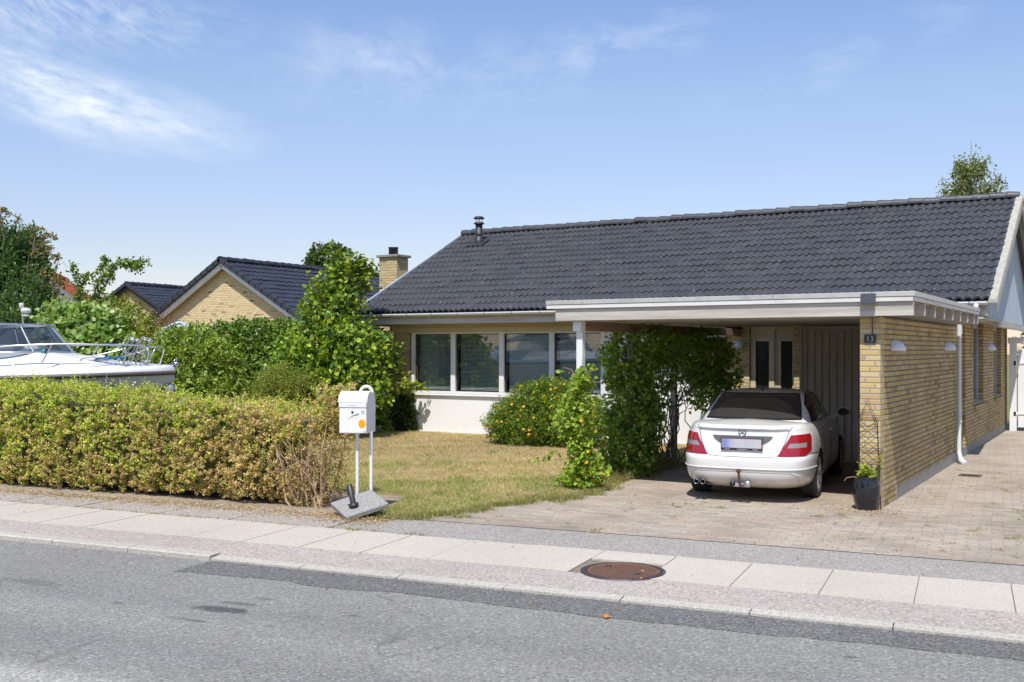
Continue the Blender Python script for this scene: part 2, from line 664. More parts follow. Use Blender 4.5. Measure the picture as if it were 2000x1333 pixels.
def roof_mat(name, c1, c2):
    m, nt, b = nodes(name)
    v = objvec(nt)
    f = noise(nt, v, 1.2, 5, .7)
    g = noise(nt, v, 34, 4, .7)
    col = mixc(nt, f, c1, c2)
    # every tile its own tone
    sx = nt.nodes.new('ShaderNodeSeparateXYZ')
    L(nt, v, sx.inputs[0])
    cb = nt.nodes.new('ShaderNodeCombineXYZ')
    L(nt, math_n(nt, 'FLOOR', math_n(nt, 'DIVIDE', sx.outputs[0], .2956)), cb.inputs[0])
    L(nt, math_n(nt, 'FLOOR', math_n(nt, 'DIVIDE', math_n(nt, 'SUBTRACT', sx.outputs[1], 6.175), .3095)), cb.inputs[1])
    wnz = nt.nodes.new('ShaderNodeTexWhiteNoise')
    wnz.noise_dimensions = '2D'
    L(nt, cb.outputs[0], wnz.inputs['Vector'])
    col = mixc(nt, wnz.outputs['Value'], mixc(nt, 1.0, col, (.88, .88, .885), 'MULTIPLY'), mixc(nt, 1.0, col, (1.13, 1.125, 1.11), 'MULTIPLY'))
    lich = ramp(nt, noise(nt, objvec(nt, (1.6, .35, .35)), 1.3, 6, .7), [(.56, 0), (.74, .35)])
    col = mixc(nt, lich, col, (.085, .085, .08))
    col = mixc(nt, ramp(nt, g, [(.60, 0), (.78, .55)]), col, (.12, .12, .115))
    L(nt, col, b.inputs['Base Color'])
    sp = ramp(nt, noise(nt, v, 11, 2, .5), [(.70, 0.0), (.74, 1.0)])
    col2 = mixc(nt, math_n(nt, 'MULTIPLY', sp, .5), col, (.35, .34, .30))
    L(nt, col2, b.inputs['Base Color'])
    L(nt, ramp(nt, g, [(.3, .40), (.8, .62)]), b.inputs['Roughness'])
    b.inputs['Specular IOR Level'].default_value = .45
    bump(nt, b, g, .08, .004)
    return m


M_ROOF = roof_mat('dark concrete tile', (.049, .0505, .056), (.062, .064, .069))
M_ROOFN = roof_mat('blue black tile', (.026, .030, .042), (.036, .041, .054))


def orange_mat():
    return plain('orange clay tile', lin(206, 108, 66, .7), lin(168, 84, 54, .7), 12, .8, bumpk=.2)


def tile_slope(mb, p0, along, up, length, rise_len, wave=.15, course=.345, amp=.038, lip=.026, seg=9, rng=RNG):
    """one pitched side laid with interlocking waved tiles; p0 = lower corner at
    the eave, along = unit vector along the eave, up = unit vector up the slope"""
    p0, along, up = Vector(p0), Vector(along), Vector(up)
    nrm = along.cross(up)
    if nrm.z < 0:
        nrm = -nrm
    nw = int(round(length / wave))
    nu = nw * seg
    rows = int(math.ceil(rise_len / course))
    hs = []
    for i in range(nu + 1):
        ph = (i / seg) % 1.0
        q = ph / .66 * .5 if ph < .66 else .5 + (ph - .66) / .34 * .5
        h = .5 - .5 * math.cos(2 * PI * q)
        hs.append(amp * h ** .85)
    for j in range(rows):
        s0 = j * course
        s1 = min(s0 + course + .02, rise_len)
        tl = [0.0] * (nw // 2 + 2)
        for k in range(len(tl)):
            tl[k] = rng.normal() * .0042
        vs = []
        for (s, off) in ((s0, -.012), (s0, lip), (s0 + .03, lip - .001), ((s0 + s1) / 2, lip * .55), (s1, .002)):
            for i in range(nu + 1):
                x = length * i / nu
                o = off + hs[i] + tl[int(i / seg / 2)]
                sj = s + (.006 * math.sin(i * .9 + j) if s == s0 else 0)
                vs.append(p0 + along * x + up * sj + nrm * o)
        w = nu + 1
        fs = []
        for r in range(4):
            for i in range(nu):
                fs.append((r * w + i, r * w + i + 1, (r + 1) * w + i + 1, (r + 1) * w + i))
        o = len(mb.v)
        mb.v.extend([tuple(p) for p in vs])
        for k, f in enumerate(fs):
            mb.f.append(tuple(q + o for q in f))
            mb.m.append(0)
            mb.sm.append(k >= nu)


def ridge_caps(mb, a, b, r=.12, step=.40):
    a, b = Vector(a), Vector(b)
    d = (b - a)
    n = int(d.length / step)
    d.normalize()
    side = d.cross(Vector((0, 0, 1))).normalized()
    for i in range(n + 1):
        s0 = i * step
        s1 = min(s0 + step + .05, (b - a).length)
        if s1 - s0 < .08:
            continue
        vs = []
        jz = RNG.normal() * .006
        for s, rr in ((s0, r * 1.10), (s0 + .03, r * 1.12), (s1, r * .88)):
            for k in range(9):
                th = PI * (-.05 + 1.1 * k / 8)
                vs.append(a + d * s + side * math.cos(th) * rr + Vector((0, 0, math.sin(th) * rr * .85 + jz)))
            for k in range(9):
                th = PI * (1.05 - 1.1 * k / 8)
                vs.append(a + d * s + side * math.cos(th) * rr * .86 + Vector((0, 0, math.sin(th) * rr * .70 + jz)))
        fs = []
        for q in range(2):
            for k in range(18):
                fs.append((q * 18 + k, q * 18 + (k + 1) % 18, (q + 1) * 18 + (k + 1) % 18, (q + 1) * 18 + k))
        fs.append(tuple(range(18)))
        fs.append(tuple(range(36, 54)))
        mb.add(vs, fs)


# ------------------------------------------------------------------ the bungalow
FW, BW = 6.9, 14.9            # front and back wall planes
EV, EZ = 6.18, 2.80           # eave line of the tiles
RV, RZ = 10.9, 5.10           # ridge
UL, UR = -13.3, .56           # verges
HOUSE = thing('bungalow', 'yellow brick bungalow with long dark tiled roof and white front below wide windows', 'house', (0, 0, 0))
sl = Vector((0, RV - EV, RZ - EZ))
SLEN = sl.length
sl.normalize()

mb = MB()
tile_slope(mb, (UL + .06, EV, EZ), (1, 0, 0), sl, UR - UL - .06, SLEN, wave=.1478)
bk = Vector((0, -sl.y, sl.z))
ROOF = None
mb2 = MB()
# underlay so that the roof is closed, and the plain rear pitch
ro = Vector((0, -sl.z, sl.y)) * -.03
mb.add([(UL + .03, EV + .01, EZ - .03), (UR, EV + .01, EZ - .03), (UR, RV, RZ - .03), (UL + .03, RV, RZ - .03)], [(0, 1, 2, 3)])
mb.add([(UL + .03, 2 * RV - EV, EZ - .03), (UR, 2 * RV - EV, EZ - .03), (UR, RV, RZ), (UL + .03, RV, RZ)], [(0, 1, 2, 3)])
ROOF = mb.build('roof', M_ROOF, HOUSE, fixn=False)
mb = MB()
ridge_caps(mb, (UL + .0, RV, RZ + .035), (UR + .04, RV, RZ + .035), r=.125, step=.325)
mb.build('ridge_tiles', M_ROOF, ROOF)
# left verge: thin grey metal edge; right verge: lichen covered cement strip + white barge board
mb = MB()
for (e, s) in ((0, 1), (1, -1)):
    y0 = EV - .04 if e == 0 else 2 * RV - EV + .04
    mb.bar((UL, y0, EZ - .005), (UL, RV, RZ + .015), .05, .09, up=(0, 0, 1))
    mb.bar((UL - .01, y0, EZ - .09), (UL - .01, RV, RZ - .08), .03, .14, up=(0, 0, 1))
mb.build('verge_edging', plain('grey blue edging', (.42, .47, .53), (.5, .53, .56), 3, .45, metal=.2), ROOF)
mb = MB()
rg = np.random.default_rng(5)
for e in (0, 1):
    prev = None
    n = 60
    vs = []
    for i in range(n + 1):
        t = i / n
        y = EV - .06 + (RV - EV + .06) * t
        z = EZ - .05 + (RZ - EZ + .05) * t
        if e:
            y = 2 * RV - y
        wob = .010 * rg.normal()
        up = .055 + .006 * rg.normal()
        vs += [(UR - .02 + wob, y, z + up), (UR + .10, y, z + up), (UR + .115, y, z - .02), (UR - .05, y, z - .02)]
    fs = []
    for i in range(n):
        for k in range(4):
            fs.append((i * 4 + k, i * 4 + (k + 1) % 4, i * 4 + 4 + (k + 1) % 4, i * 4 + 4 + k))
    fs += [(0, 1, 2, 3), tuple(n * 4 + k for k in range(4))]
    mb.add(vs, fs)
mb.build('verge_cement', M_LICHEN, ROOF)
mb = MB()
for e in (1, -1):
    y0 = RV - e * (RV - EV + .02)
    mb.bar((UR + .085, y0, EZ - .14), (UR + .085, RV, RZ - .10), .028, .19)
mb.build('barge_board', M_AGED, HOUSE)

# flue pipe through the roof
fx, fy = -12.30, 10.15
fz = EZ + (fy - EV) / (RV - EV) * (RZ - EZ)
mb = MB()
mb.lathe([(.0, -.2), (.145, -.2), (.13, .05), (.105, .22), (.0, .22)], (fx, fy, fz), 20)
mb.lathe([(0, .22), (.098, .22), (.098, .28), (.094, .285), (.094, .54), (.0, .54)], (fx, fy, fz), 20)
mb.lathe([(0, .52), (.15, .535), (.152, .545), (.10, .585), (0, .59)], (fx, fy, fz), 20)
for k in range(4):
    a = k * PI / 2 + .6
    mb.tube([(fx + .08 * math.cos(a), fy + .08 * math.sin(a), fz + .57), (fx + .08 * math.cos(a), fy + .08 * math.sin(a), fz + .69)], .010, 6)
mb.lathe([(0, .67), (.148, .675), (.152, .685), (.11, .73), (.03, .75), (0, .752)], (fx, fy, fz), 20)
mb.bm((lambda b: (bmesh.ops.create_grid(b, x_segments=1, y_segments=1, size=.24), b)[1])(bmesh.new()), M=Matrix.Translation((fx, fy - .05, fz + .045)) @ Matrix.Rotation(math.atan2(RZ - EZ, RV - EV), 4, 'X'))
mb.build('flue_pipe', plain('blackened flue', (.035, .038, .042), (.06, .06, .06), 6, .5, metal=.4), ROOF)

# chimney on the left gable
CH = thing('brick_chimney', 'yellow brick chimney with slab cap and short black flue beside the left roof edge', 'chimney', (-13.62, 8.15, 0))
mb = MB()
mb.box(-13.90, -13.34, 7.93, 8.40, -.02, 4.28)
mb.build('stack', M_BRICK, CH, world=True)
mb = MB()
mb.cbox(-13.96, -13.28, 7.87, 8.46, 4.28, 4.345, .01)
mb.build('cap', M_CONC, CH, world=True)
mb = MB()
mb.lathe([(0, 4.34), (.12, 4.34), (.12, 4.52), (.13, 4.525), (.13, 4.55), (0, 4.55)], (-13.62, 8.15, 0), 18)
mb.build('flue', M_BLACKM, CH, world=True)

# ---- walls
mb = MB()
mb.box(-12.16, -3.86, FW, FW + .14, 0.0, .905)
# a crumbling foot of the render
for i in range(40):
    x = -12.1 + i * .21
    mb.box(x, x + .2, FW - .006 - .012 * random.random(), FW + .01, -.02, .03 + .05 * random.random() ** 2)
mb.build('front_wall', M_RENDER, HOUSE)
for bx in ((-12.66, -12.17, FW - .003, FW + .3, -.02, 2.50), (-12.66, -12.36, FW + .3, BW - .3, -.02, 2.62), (-12.66, -.02, BW - .3, BW, -.02, 2.62), (-4.34, -3.86, FW - .05, FW + .25, -.02, 2.40), (-2.98, -2.20, FW - .05, FW + .25, -.02, 2.40)):
    mb = MB()
    mb.box(*bx)
    mb.build('brick_wall', M_BRICK, HOUSE)
mb = MB()
mb.box(-12.175, -12.14, FW - .01, FW + .12, 0.0, 2.335)
mb.build('pier_edge', M_BROWN, HOUSE)
# side wall with two recessed windows (openings y 8.6-10.05 and 12.0-13.35)
S0 = 6.42
mb = MB()
zs0, zs1, ztop = .93, 2.26, 2.46
ops = [(8.55, 10.05), (11.95, 13.35)]
ys = [S0, 8.55, 10.05, 11.95, 13.35, 14.6]
mb.box(-.3, 0, S0 + .02, 7.02, .17, ztop)
mb.box(-.3, -.07, 7.02, 7.42, .17, ztop)
mb.box(-.3, 0, 7.42, ys[1], .17, ztop)
mb.box(-.3, 0, ys[2], ys[3], .17, ztop)
mb.box(-.3, 0, ys[4], ys[5], .17, ztop)
for a, b in ops:
    mb.box(-.3, -.0, a, b, .17, zs0 - .08)
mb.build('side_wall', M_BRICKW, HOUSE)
mb = MB()
mb.box(-.28, .004, S0 + .02, 14.6, -.02, .168)
mb.build('plinth', M_CONC, HOUSE)
for i, (a, b) in enumerate(ops):
    wn = HOUSE
    mb = MB()
    fu0, fu1 = -.16, -.10
    mb.box(fu0, fu1, a, a + .06, zs0 - .08, ztop)
    mb.box(fu0, fu1, b - .06, b, zs0 - .08, ztop)
    mb.box(fu0, fu1, a + .06, b - .06, zs0 - .08, zs0)
    mb.box(fu0, fu1, a + .06, b - .06, ztop - .1, ztop)
    mb.box(fu0 + .005, fu1 - .005, (a + b) / 2 - .03, (a + b) / 2 + .03, zs0, ztop - .1)
    w = mb.build('side_window', M_CLAD, HOUSE)
    mb = MB()
    mb.box(-.135, -.129, a + .06, b - .06, zs0, ztop - .1)
    mb.build('pane', M_PANE, w)
    mb = MB()
    n = int((b - a) / .115)
    for k in range(n):
        y0 = a + (b - a) * k / n + .004
        y1 = a + (b - a) * (k + 1) / n - .004
        mb.extrude([(-.10, y0, zs0 - .07), (.05, y0, zs0 - .13), (.05, y0, zs0 - .07), (-.10, y0, zs0 - .005)], (0, y1 - y0, 0))
    mb.build('sill', M_BRICKW, w)
mb = MB()
mb.box(-.01, .012, 14.28, 14.40, 2.0, 2.26)
mb.build('wall_vent', M_BLACKM, HOUSE)

# gable above the side wall, boxed out under the verge
mb = MB()
gz = 2.50
nb = 84
for i in range(nb):
    y0 = EV + .06 + (2 * (RV - EV) - .12) * i / nb
    y1 = EV + .06 + (2 * (RV - EV) - .12) * (i + 1) / nb - .006
    ym = (y0 + y1) / 2
    zt0 = EZ + (RV - EV - abs(y0 - RV)) / (RV - EV) * (RZ - EZ) - .07
    zt1 = EZ + (RV - EV - abs(y1 - RV)) / (RV - EV) * (RZ - EZ) - .07
    d = .004 * (i % 2)
    mb.add([(.42 + d, y0, gz), (.42 + d, y1, gz), (.42 + d, y1, zt1), (.42 + d, y0, zt0), (.40, y0, gz), (.40, y1, gz), (.40, y1, zt1), (.40, y0, zt0)],
           [(0, 1, 2, 3), (7, 6, 5, 4), (0, 4, 5, 1), (0, 3, 7, 4), (1, 5, 6, 2)])
mb.build('gable_cladding', M_CLAD, HOUSE)
mb = MB()
gl = UL + .12
mb.add([(gl, EV + .1, gz), (gl, 2 * RV - EV - .1, gz), (gl, RV, RZ - .1)], [(0, 1, 2)])
mb.build('left_gable', M_AGED, HOUSE)
mb = MB()
mb.box(-.02, .44, EV + .02, 15.2, gz - .035, gz - .005)
mb.box(.36, .45, 8.6, 15.2, gz - .13, gz - .037)
mb.build('gable_soffit', M_AGED, HOUSE)
# eaves, front: fascia boards, soffit, head board above the windows
mb = MB()
mb.box(UL + .08, .50, EV + .07, EV + .095, 2.62, 2.745)
mb.build('fascia_board', M_BEIGE, HOUSE)
mb = MB()
mb.box(UL + .08, .503, EV + .045, EV + .075, 2.52, 2.635)
mb.build('eave_board', M_AGED, HOUSE)
mb = MB()
mb.box(-12.72, -4.0, FW - .05, FW + .1, 2.335, 2.455)
mb.build('head_board', M_BEIGE, HOUSE)
mb = MB()
mb.box(-12.72, -4.0, FW - .045, FW + .1, 2.46, 2.62)
mb.box(UL + .08, .5, EV + .095, FW - .045, 2.535, 2.56)
for z in (2.51, 2.57):
    mb.box(-12.72, -4.0, FW - .052, FW - .04, z - .002, z + .002)
mb.build('soffit', M_BEIGE, HOUSE)
# closing the inside: floor, inner back wall, ceiling
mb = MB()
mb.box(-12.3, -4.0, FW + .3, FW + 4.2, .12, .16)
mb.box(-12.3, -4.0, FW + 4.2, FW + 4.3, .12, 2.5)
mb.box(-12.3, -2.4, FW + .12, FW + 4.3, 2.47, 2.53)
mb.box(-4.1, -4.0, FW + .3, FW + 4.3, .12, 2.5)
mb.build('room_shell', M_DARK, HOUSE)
# gutter
mb = MB()
pr = [(.062 * math.cos(a), .062 * math.sin(a)) for a in [PI + PI * k / 8 for k in range(9)]]
pr = pr + [(.055, 0)] + [(.055 * math.cos(a), .055 * math.sin(a)) for a in [2 * PI - PI * k / 8 for k in range(9)]]
gx0, gx1, gy, gzz = UL + .16, .50, EV - .035, 2.755
vs, fs = [], []
for x in (gx0, gx1):
    vs += [(x, gy + p[0], gzz + p[1]) for p in pr]
n = len(pr)
fs = [(k, (k + 1) % n, n + (k + 1) % n, n + k) for k in range(n)]
mb.add(vs, fs, smooth=True)
for x in (gx0, gx1 - .002):
    mb.add([(x, gy + p[0], gzz + p[1]) for p in pr[:9]], [tuple(range(9))])
for k in range(20):
    x = gx0 + .06 + k * .70
    if x < gx1:
        mb.add([(x + dx, gy + 1.07 * p[0], gzz + 1.07 * p[1]) for dx in (0, .025) for p in pr[:9]], [(q, q + 1, q + 10, q + 9) for q in range(8)], mi=1)
mb.build('gutter', [M_PVC, plain('gutter bracket', (.36, .39, .44), rough=.5)], HOUSE, fixn=False)
mb = MB()
mb.tube([(.335, gy - .03, 2.70), (.335, gy - .06, 2.66), (.335, gy - .06, 2.60), (.30, gy - .06, 2.55), (.18, gy - .05, 2.48), (.09, gy - .03, 2.43), (.075, gy, 2.38), (.075, gy - .02, 2.2)], .042, 12)
mb.tube([(.075, 6.06, 2.42), (.075, 6.06, .22), (.078, 6.05, .17), (.10, 6.0, .11), (.12, 5.96, .07)], .037, 12)
mb.tube([(.115, 5.96, .10), (.13, 5.93, .05), (.22, 5.80, .0)], [.042, .05, .06], 12)
for z in (1.95, .7):
    mb.lathe([(.037, -.02), (.044, -.02), (.044, .02), (.037, .02)], (.075, 6.06, z), 12)
    mb.bar((.0, 6.06, z), (.05, 6.06, z), .02, .02)
mb.build('downpipe', M_PVC, HOUSE, merge=0)

# the strip of four windows
edges = [-12.12, -10.93, -9.61, -8.32, -7.06]
for i in range(4):
    a, b = edges[i], edges[i + 1]
    mb = MB()
    l = .09 if i == 0 else .062
    r = .062
    zb, zt = .905, 2.335
    mb.cbox(a, a + l, FW - .012, FW + .09, zb + .062, zt, .004)
    mb.cbox(b - r, b, FW - .012, FW + .09, zb + .062, zt, .004)
    mb.cbox(a, b, FW - .02, FW + .09, zb, zb + .06, .004)
    mb.box(a + l, b - r, FW, FW + .09, zt - .035, zt)
    # slim inner sash
    for x0, x1, z0, z1 in ((a + l, a + l + .018, zb + .06, zt - .035), (b - r - .018, b - r, zb + .06, zt - .035), (a + l + .018, b - r - .018, zb + .06, zb + .085), (a + l + .018, b - r - .018, zt - .055, zt - .035)):
        mb.box(x0, x1, FW + .045, FW + .075, z0, z1, mi=1)
    w = mb.build('window', [M_WHITE, M_BLACKM], HOUSE)
    mb = MB()
    mb.box(a + l, b - r, FW + .055, FW + .061, zb + .06, zt - .035)
    mb.build('pane', M_PANE, w)
mb = MB()
mb.extrude([(-12.12, FW + .02, .905), (-12.12, FW - .055, .882), (-12.12, FW - .055, .868), (-12.12, FW + .02, .885)], (5.07, 0, 0))
mb.build('window_sill', M_WHITE, HOUSE)
# white lap boards right of the windows
mb = MB()
zb = .92
k = 0
while zb < 2.33:
    mb.extrude([(-7.05, FW + .02, zb), (-7.05, FW - .022, zb), (-7.05, FW - .006, zb + .088), (-7.05, FW + .02, zb + .088)], (2.7, 0, 0))
    zb += .082
    k += 1
mb.build('lap_boarding', M_WHITE, HOUSE)
mb = MB()
mb.box(-7.055, -7.0, FW - .03, FW + .05, .92, 2.335)
mb.build('corner_trim', M_WHITE, HOUSE)

# front door and sidelight
du, dv = -3.85, FW + .05
mb = MB()
for x0, x1 in ((du, du + .10), (du + .37, du + .47)):
    mb.box(x0, x1, dv - .05, dv + .07, .05, 2.33)
mb.box(du + .0, -2.98, dv - .05, dv + .07, 2.33, 2.40)
mb.box(du + .1, du + .37, dv - .03, dv + .05, 2.10, 2.33)
mb.box(du + .1, du + .37, dv - .03, dv + .05, .05, .35)
w = mb.build('sidelight', M_BEIGE, HOUSE)
mb = MB()
mb.box(du + .1, du + .37, dv, dv + .012, .35, 2.10)
mb.build('pane', M_DOORG, w)
mb = MB()
d0, d1 = du + .47, -2.985
mb.box(d0, d0 + .12, dv + .0, dv + .06, .05, 2.33)
mb.box(d1 - .05, d1, dv + .0, dv + .06, .05, 2.33)
mb.box(d0 + .12, d1 - .05, dv + .0, dv + .06, 2.10, 2.33)
mb.box(d0 + .12, d1 - .05, dv + .0, dv + .06, .05, .35)
w = mb.build('front_door', M_BEIGE, HOUSE)
mb = MB()
mb.box(d0 + .12, d1 - .05, dv + .02, dv + .035, .35, 2.10)
mb.build('pane', M_DOORG, w)
mb = MB()
mb.lathe([(0, -.05), (.03, -.048), (.04, -.03), (.03, -.01), (.012, 0), (.012, .03)], (d0 + .25, dv, 1.12), 14, axis='Y')
mb.build('door_knob', M_CHROME, w)

# venetian blinds hanging behind the glass, one curtain
for i in range(4):
    a, b = edges[i] + .12, edges[i + 1] - .09
    mb = MB()
    zz = 2.27
    k = 0
    tilt = (.75, .70, 1.15, .75)[i]
    zlow = (.98, .98, .975, .98)[i]
    while zz > zlow:
        c, s = math.cos(tilt) * .0125, math.sin(tilt) * .0125
        y = FW + .15
        mb.add([(a, y - c, zz - s), (b, y - c, zz - s), (b, y, zz + .0022), (a, y, zz + .0022), (a, y + c, zz + s), (b, y + c, zz + s)], [(0, 1, 2, 3), (3, 2, 5, 4)])
        zz -= .030
        k += 1
    mb.box(a, b, FW + .135, FW + .165, 2.27, 2.295)
    mb.box(a, b, FW + .138, FW + .162, zlow - .012, zlow + .002)
    for q in (.12, .5, .88):
        x = a + (b - a) * q
        mb.tube([(x, FW + .136, 2.28), (x, FW + .136, zlow)], .0016, 4)
    o = mb.build('venetian_blind', M_BLIND, None, fixn=False)
    tag(o, ('white venetian blind in the leftmost wide window, drawn over a pale curtain', 'white venetian blind behind the window between the leftmost and the middle pane', 'more closed white venetian blind in the third window from the left', 'white venetian blind in the wide window behind the white carport post')[i], 'blind', 'blinds in the front windows')
mb = MB()


def cf(u, v):
    x = -12.0 + .45 * u * (1.0 if v > .7 else 1 + .12 * (.7 - v))
    return (x, FW + .26 + .035 * math.sin(u * 40) * (.6 + .4 * v), .95 + 1.35 * v)


mb.grid(cf, 90, 6)
tag(mb.build('curtain', M_CURT, None, fixn=False), 'pale gathered curtain hanging inside the leftmost front window', 'curtain')
# pot of flowers on the inner sill
PV = thing('vase', 'pale vase with thin twigs on the sill inside the second front window', 'vase', (-10.52, FW + .22, .93))
mb = MB()
mb.lathe([(0, 0), (.05, 0), (.065, .08), (.06, .19), (.05, .2), (.05, .18), (0, .17)], n=16)
mb.build('vessel', M_BLIND, PV)
mb = MB()
for k in range(6):
    a = k * 1.05
    mb.tube([(0, 0, .17), (.05 * math.cos(a), .03 * math.sin(a), .3), (.13 * math.cos(a), .06 * math.sin(a), .40 + .02 * k)], .004, 5)
    mb.lathe([(0, -.02), (.018, 0), (0, .02)], (.13 * math.cos(a), .06 * math.sin(a), .41 + .02 * k), 8)
mb.build('twigs', M_BLIND, PV)
mb = MB()
mb.box(-12.2, -7.0, FW + .13, FW + .42, .88, .925)
mb.build('inner_sill', M_WHITE, HOUSE)

# ------------------------------------------------------------------ the carport
CP = thing('carport', 'flat roofed white carport with exposed rafters, brick side wall and three timber posts', 'carport', (0, 0, 0))
R0, R1, F0, F1 = -4.50, .42, -.22, 5.78
mb = MB()
mb.box(R0 + .02, R1 - .02, F0 + .02, F1, 2.535, 2.60)
mb.build('roof_deck', plain('roofing felt', (.10, .10, .10), (.16, .15, .14), 8, .9), CP)
mb = MB()
nbd = 40
for k in range(nbd):
    y0 = F0 + .1 + (F1 - F0 - .12) * k / nbd
    mb.box(R0 + .05, R1 - .06, y0, y0 + (F1 - F0 - .12) / nbd - .008, 2.512, 2.534)
mb.build('ceiling', M_CEIL, CP)
mb = MB()
jx = [R0, -3.92, -2.62, -1.25, -.05, R1]
for a, b in zip(jx[:-1], jx[1:]):
    mb.cbox(a + .002, b - .002, F0 - .02, F0 + .005, 2.572, 2.632, .004)
mb.cbox(R1 - .005, R1 + .02, F0 - .02, 2.6, 2.572, 2.632, .004)
mb.cbox(R1 - .005, R1 + .02, 2.604, F1, 2.572, 2.632, .004)
mb.cbox(R0 - .02, R0 + .005, F0 + .006, F1, 2.572, 2.632, .004)
mb.build('roof_trim', M_ZINC, CP)
mb = MB()
mb.cbox(R0 + .002, R1 - .002, F0 - .012, F0 + .012, 2.515, 2.568, .003)
mb.cbox(R1 - .02, R1 + .004, F0 + .014, F1, 2.520, 2.568, .003)
mb.cbox(R0 - .004, R0 + .02, F0 + .014, F1, 2.520, 2.568, .003)
mb.build('fascia_strip', plain('dulled white paint', (.66, .65, .61), (.48, .45, .40), 5, .6, sharp=(.5, .72), stretch=(.4, .4, 2)), CP)
mb = MB()
mb.cbox(-4.37, .418, F0 + .02, F0 + .075, 2.345, 2.513, .004)
mb.build('front_beam', M_AGED, CP)
for k in range(8):
    y = F0 + .065 + .775 * (k + 1) - .03
    if y > F1 - .1:
        y = F1 - .1
    mb = MB()
    mb.cbox(-4.30, .418, y, y + .05, 2.36, 2.511, .003)
    mb.build('rafter', M_AGED, CP)
PX = -4.07
for k, y in enumerate((.0, 1.72, 3.46)):
    mb = MB()
    mb.cbox(PX - .048, PX + .048, y - .048, y + .048, -.02, 2.20, .006)
    if k == 0:
        mb.cbox(PX - .075, PX + .05, y - .10, y + .05, 2.20, 2.343, .004)
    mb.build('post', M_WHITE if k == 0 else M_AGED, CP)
mb = MB()
mb.cbox(PX - .045, PX + .045, .055, FW - .06, 2.205, 2.343, .004)
mb.build('side_beam', M_BROWN, CP)
mb = MB()
mb.box(-.235, 0, 0, S0, .0, 2.343)
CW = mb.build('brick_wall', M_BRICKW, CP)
# a front pier of paler brick, slightly cleaner
mb = MB()
mb.box(-.238, .002, -.003, .24, -.01, 2.344)
mb.build('brick_pier', M_BRICK, CP)
mb = MB()
mb.box(-.03, .006, 1.0, S0 - .01, -.02, .165)
mb.build('plinth', M_CONC, CP)
# grey boarded store at the back
SV = 5.02
mb = MB()
x0, x1 = -2.36, -.24
nb = 16
for k in range(nb):
    a = x0 + .14 + (x1 - x0 - .14) * k / nb
    w = (x1 - x0 - .14) / nb
    mb.extrude([(a + .0, SV + .03, .06), (a + .006, SV + .018, .06), (a + w * .42, SV + .018, .06), (a + w * .5, SV - .008, .06), (a + w - .012, SV - .008, .06), (a + w, SV + .03, .06)], (0, 0, 2.20))
mb.box(x0, x0 + .05, SV - .02, SV + .05, .02, 2.34)
mb.box(x0 + .065, x0 + .12, SV - .01, SV + .05, .02, 2.30)
mb.box(x0, x1, SV + .031, SV + .06, .02, 2.343)
mb.box(x0, x0 + .04, SV + .06, FW - .06, .02, 2.343)
mb.build('boarded_store', M_GREYPANEL, CP)
mb = MB()
mb.cbox(-.17, .0, F0 - .065, F0 - .022, 2.485, 2.615, .008)
mb.build('sensor_box', plain('anthracite plastic', (.075, .08, .10), rough=.5), CP)
mb = MB()
mb.tube([(-.09, -.02, 2.33), (-.085, -.02, 2.22), (-.09, -.018, 2.12)], .006, 6)
mb.build('cable', M_BLACKM, CP)

# number plate on the pier
NP = thing('house_number_sign', 'small black plate with raised number 13 on the brick pier', 'sign', (-.115, -.006, 2.07))
mb = MB()
mb.cbox(-.068, .068, -.014, 0, -.052, .052, .004)
mb.build('plate', plain('black enamel', (.02, .021, .024), (.04, .04, .04), 30, .5), NP)


def text_mesh(name, body, size, mat, parent, M, ext=.002, align='CENTER'):
    cu = bpy.data.curves.new(name, 'FONT')
    cu.body = body
    cu.size = size
    cu.extrude = ext
    cu.align_x = align
    cu.align_y = 'CENTER'
    to = bpy.data.objects.new(name, cu)
    COL.objects.link(to)
    dg = bpy.context.evaluated_depsgraph_get()
    me = bpy.data.meshes.new_from_object(to.evaluated_get(dg))
    bpy.data.objects.remove(to)
    me.transform(M)
    me.materials.clear()
    me.materials.append(mat)
    o = bpy.data.objects.new(name, me)
    COL.objects.link(o)
    o.parent = parent
    return o


M_NUM = plain('worn pewter', (.42, .42, .41), (.3, .3, .3), 30, .45, metal=.4)
text_mesh('numerals', '13', .095, M_NUM, NP, Matrix.Translation((0, -.0155, 0)) @ Matrix.Rotation(PI / 2, 4, 'X'), .003)
mb = MB()
for y, nm in ((.80, 'white quarter bowl wall lamp nearest the front brick pier'), (5.15, 'white quarter bowl wall lamp just before the white downpipe'), (10.9, 'white quarter bowl wall lamp between the two side windows')):
    o = thing('wall_lamp', nm, 'lamp', (0, y, 1.925), group='quarter bowl lamps along the brick side wall')
    mb = MB()
    # a quarter bowl: open below, closed against the wall
    r, h = .155, .145
    prof = [(.0, h), (r * .35, h * .955), (r * .62, h * .80), (r * .82, h * .58), (r * .95, h * .3), (r, .0), (r * .95, .0), (r * .78, h * .5), (r * .4, h * .86), (0, h * .93)]
    mb.lathe(prof, n=20, ang=PI, M=Matrix.Rotation(-PI / 2, 4, 'Z'))
    mb.build('shade', plain('white enamel', (.72, .75, .80), rough=.4) if y < 1 else bpy.data.materials['white enamel'], o)
    mb = MB()
    mb.box(0, .01, -.10, .10, .01, .12)
    mb.build('backplate', M_PVC, o)
o = thing('globe_lamp', 'white opal globe lamp on the brick pier beside the front door', 'lamp', (-4.05, FW - .05, 2.02))
mb = MB()
mb.lathe([(0, -.11), (.05, -.10), (.09, -.06), (.108, 0), (.09, .06), (.05, .10), (0, .11)], (0, -.13, 0), 20)
mb.build('globe', plain('opal glass', (.72, .72, .72), rough=.3), o)
mb = MB()
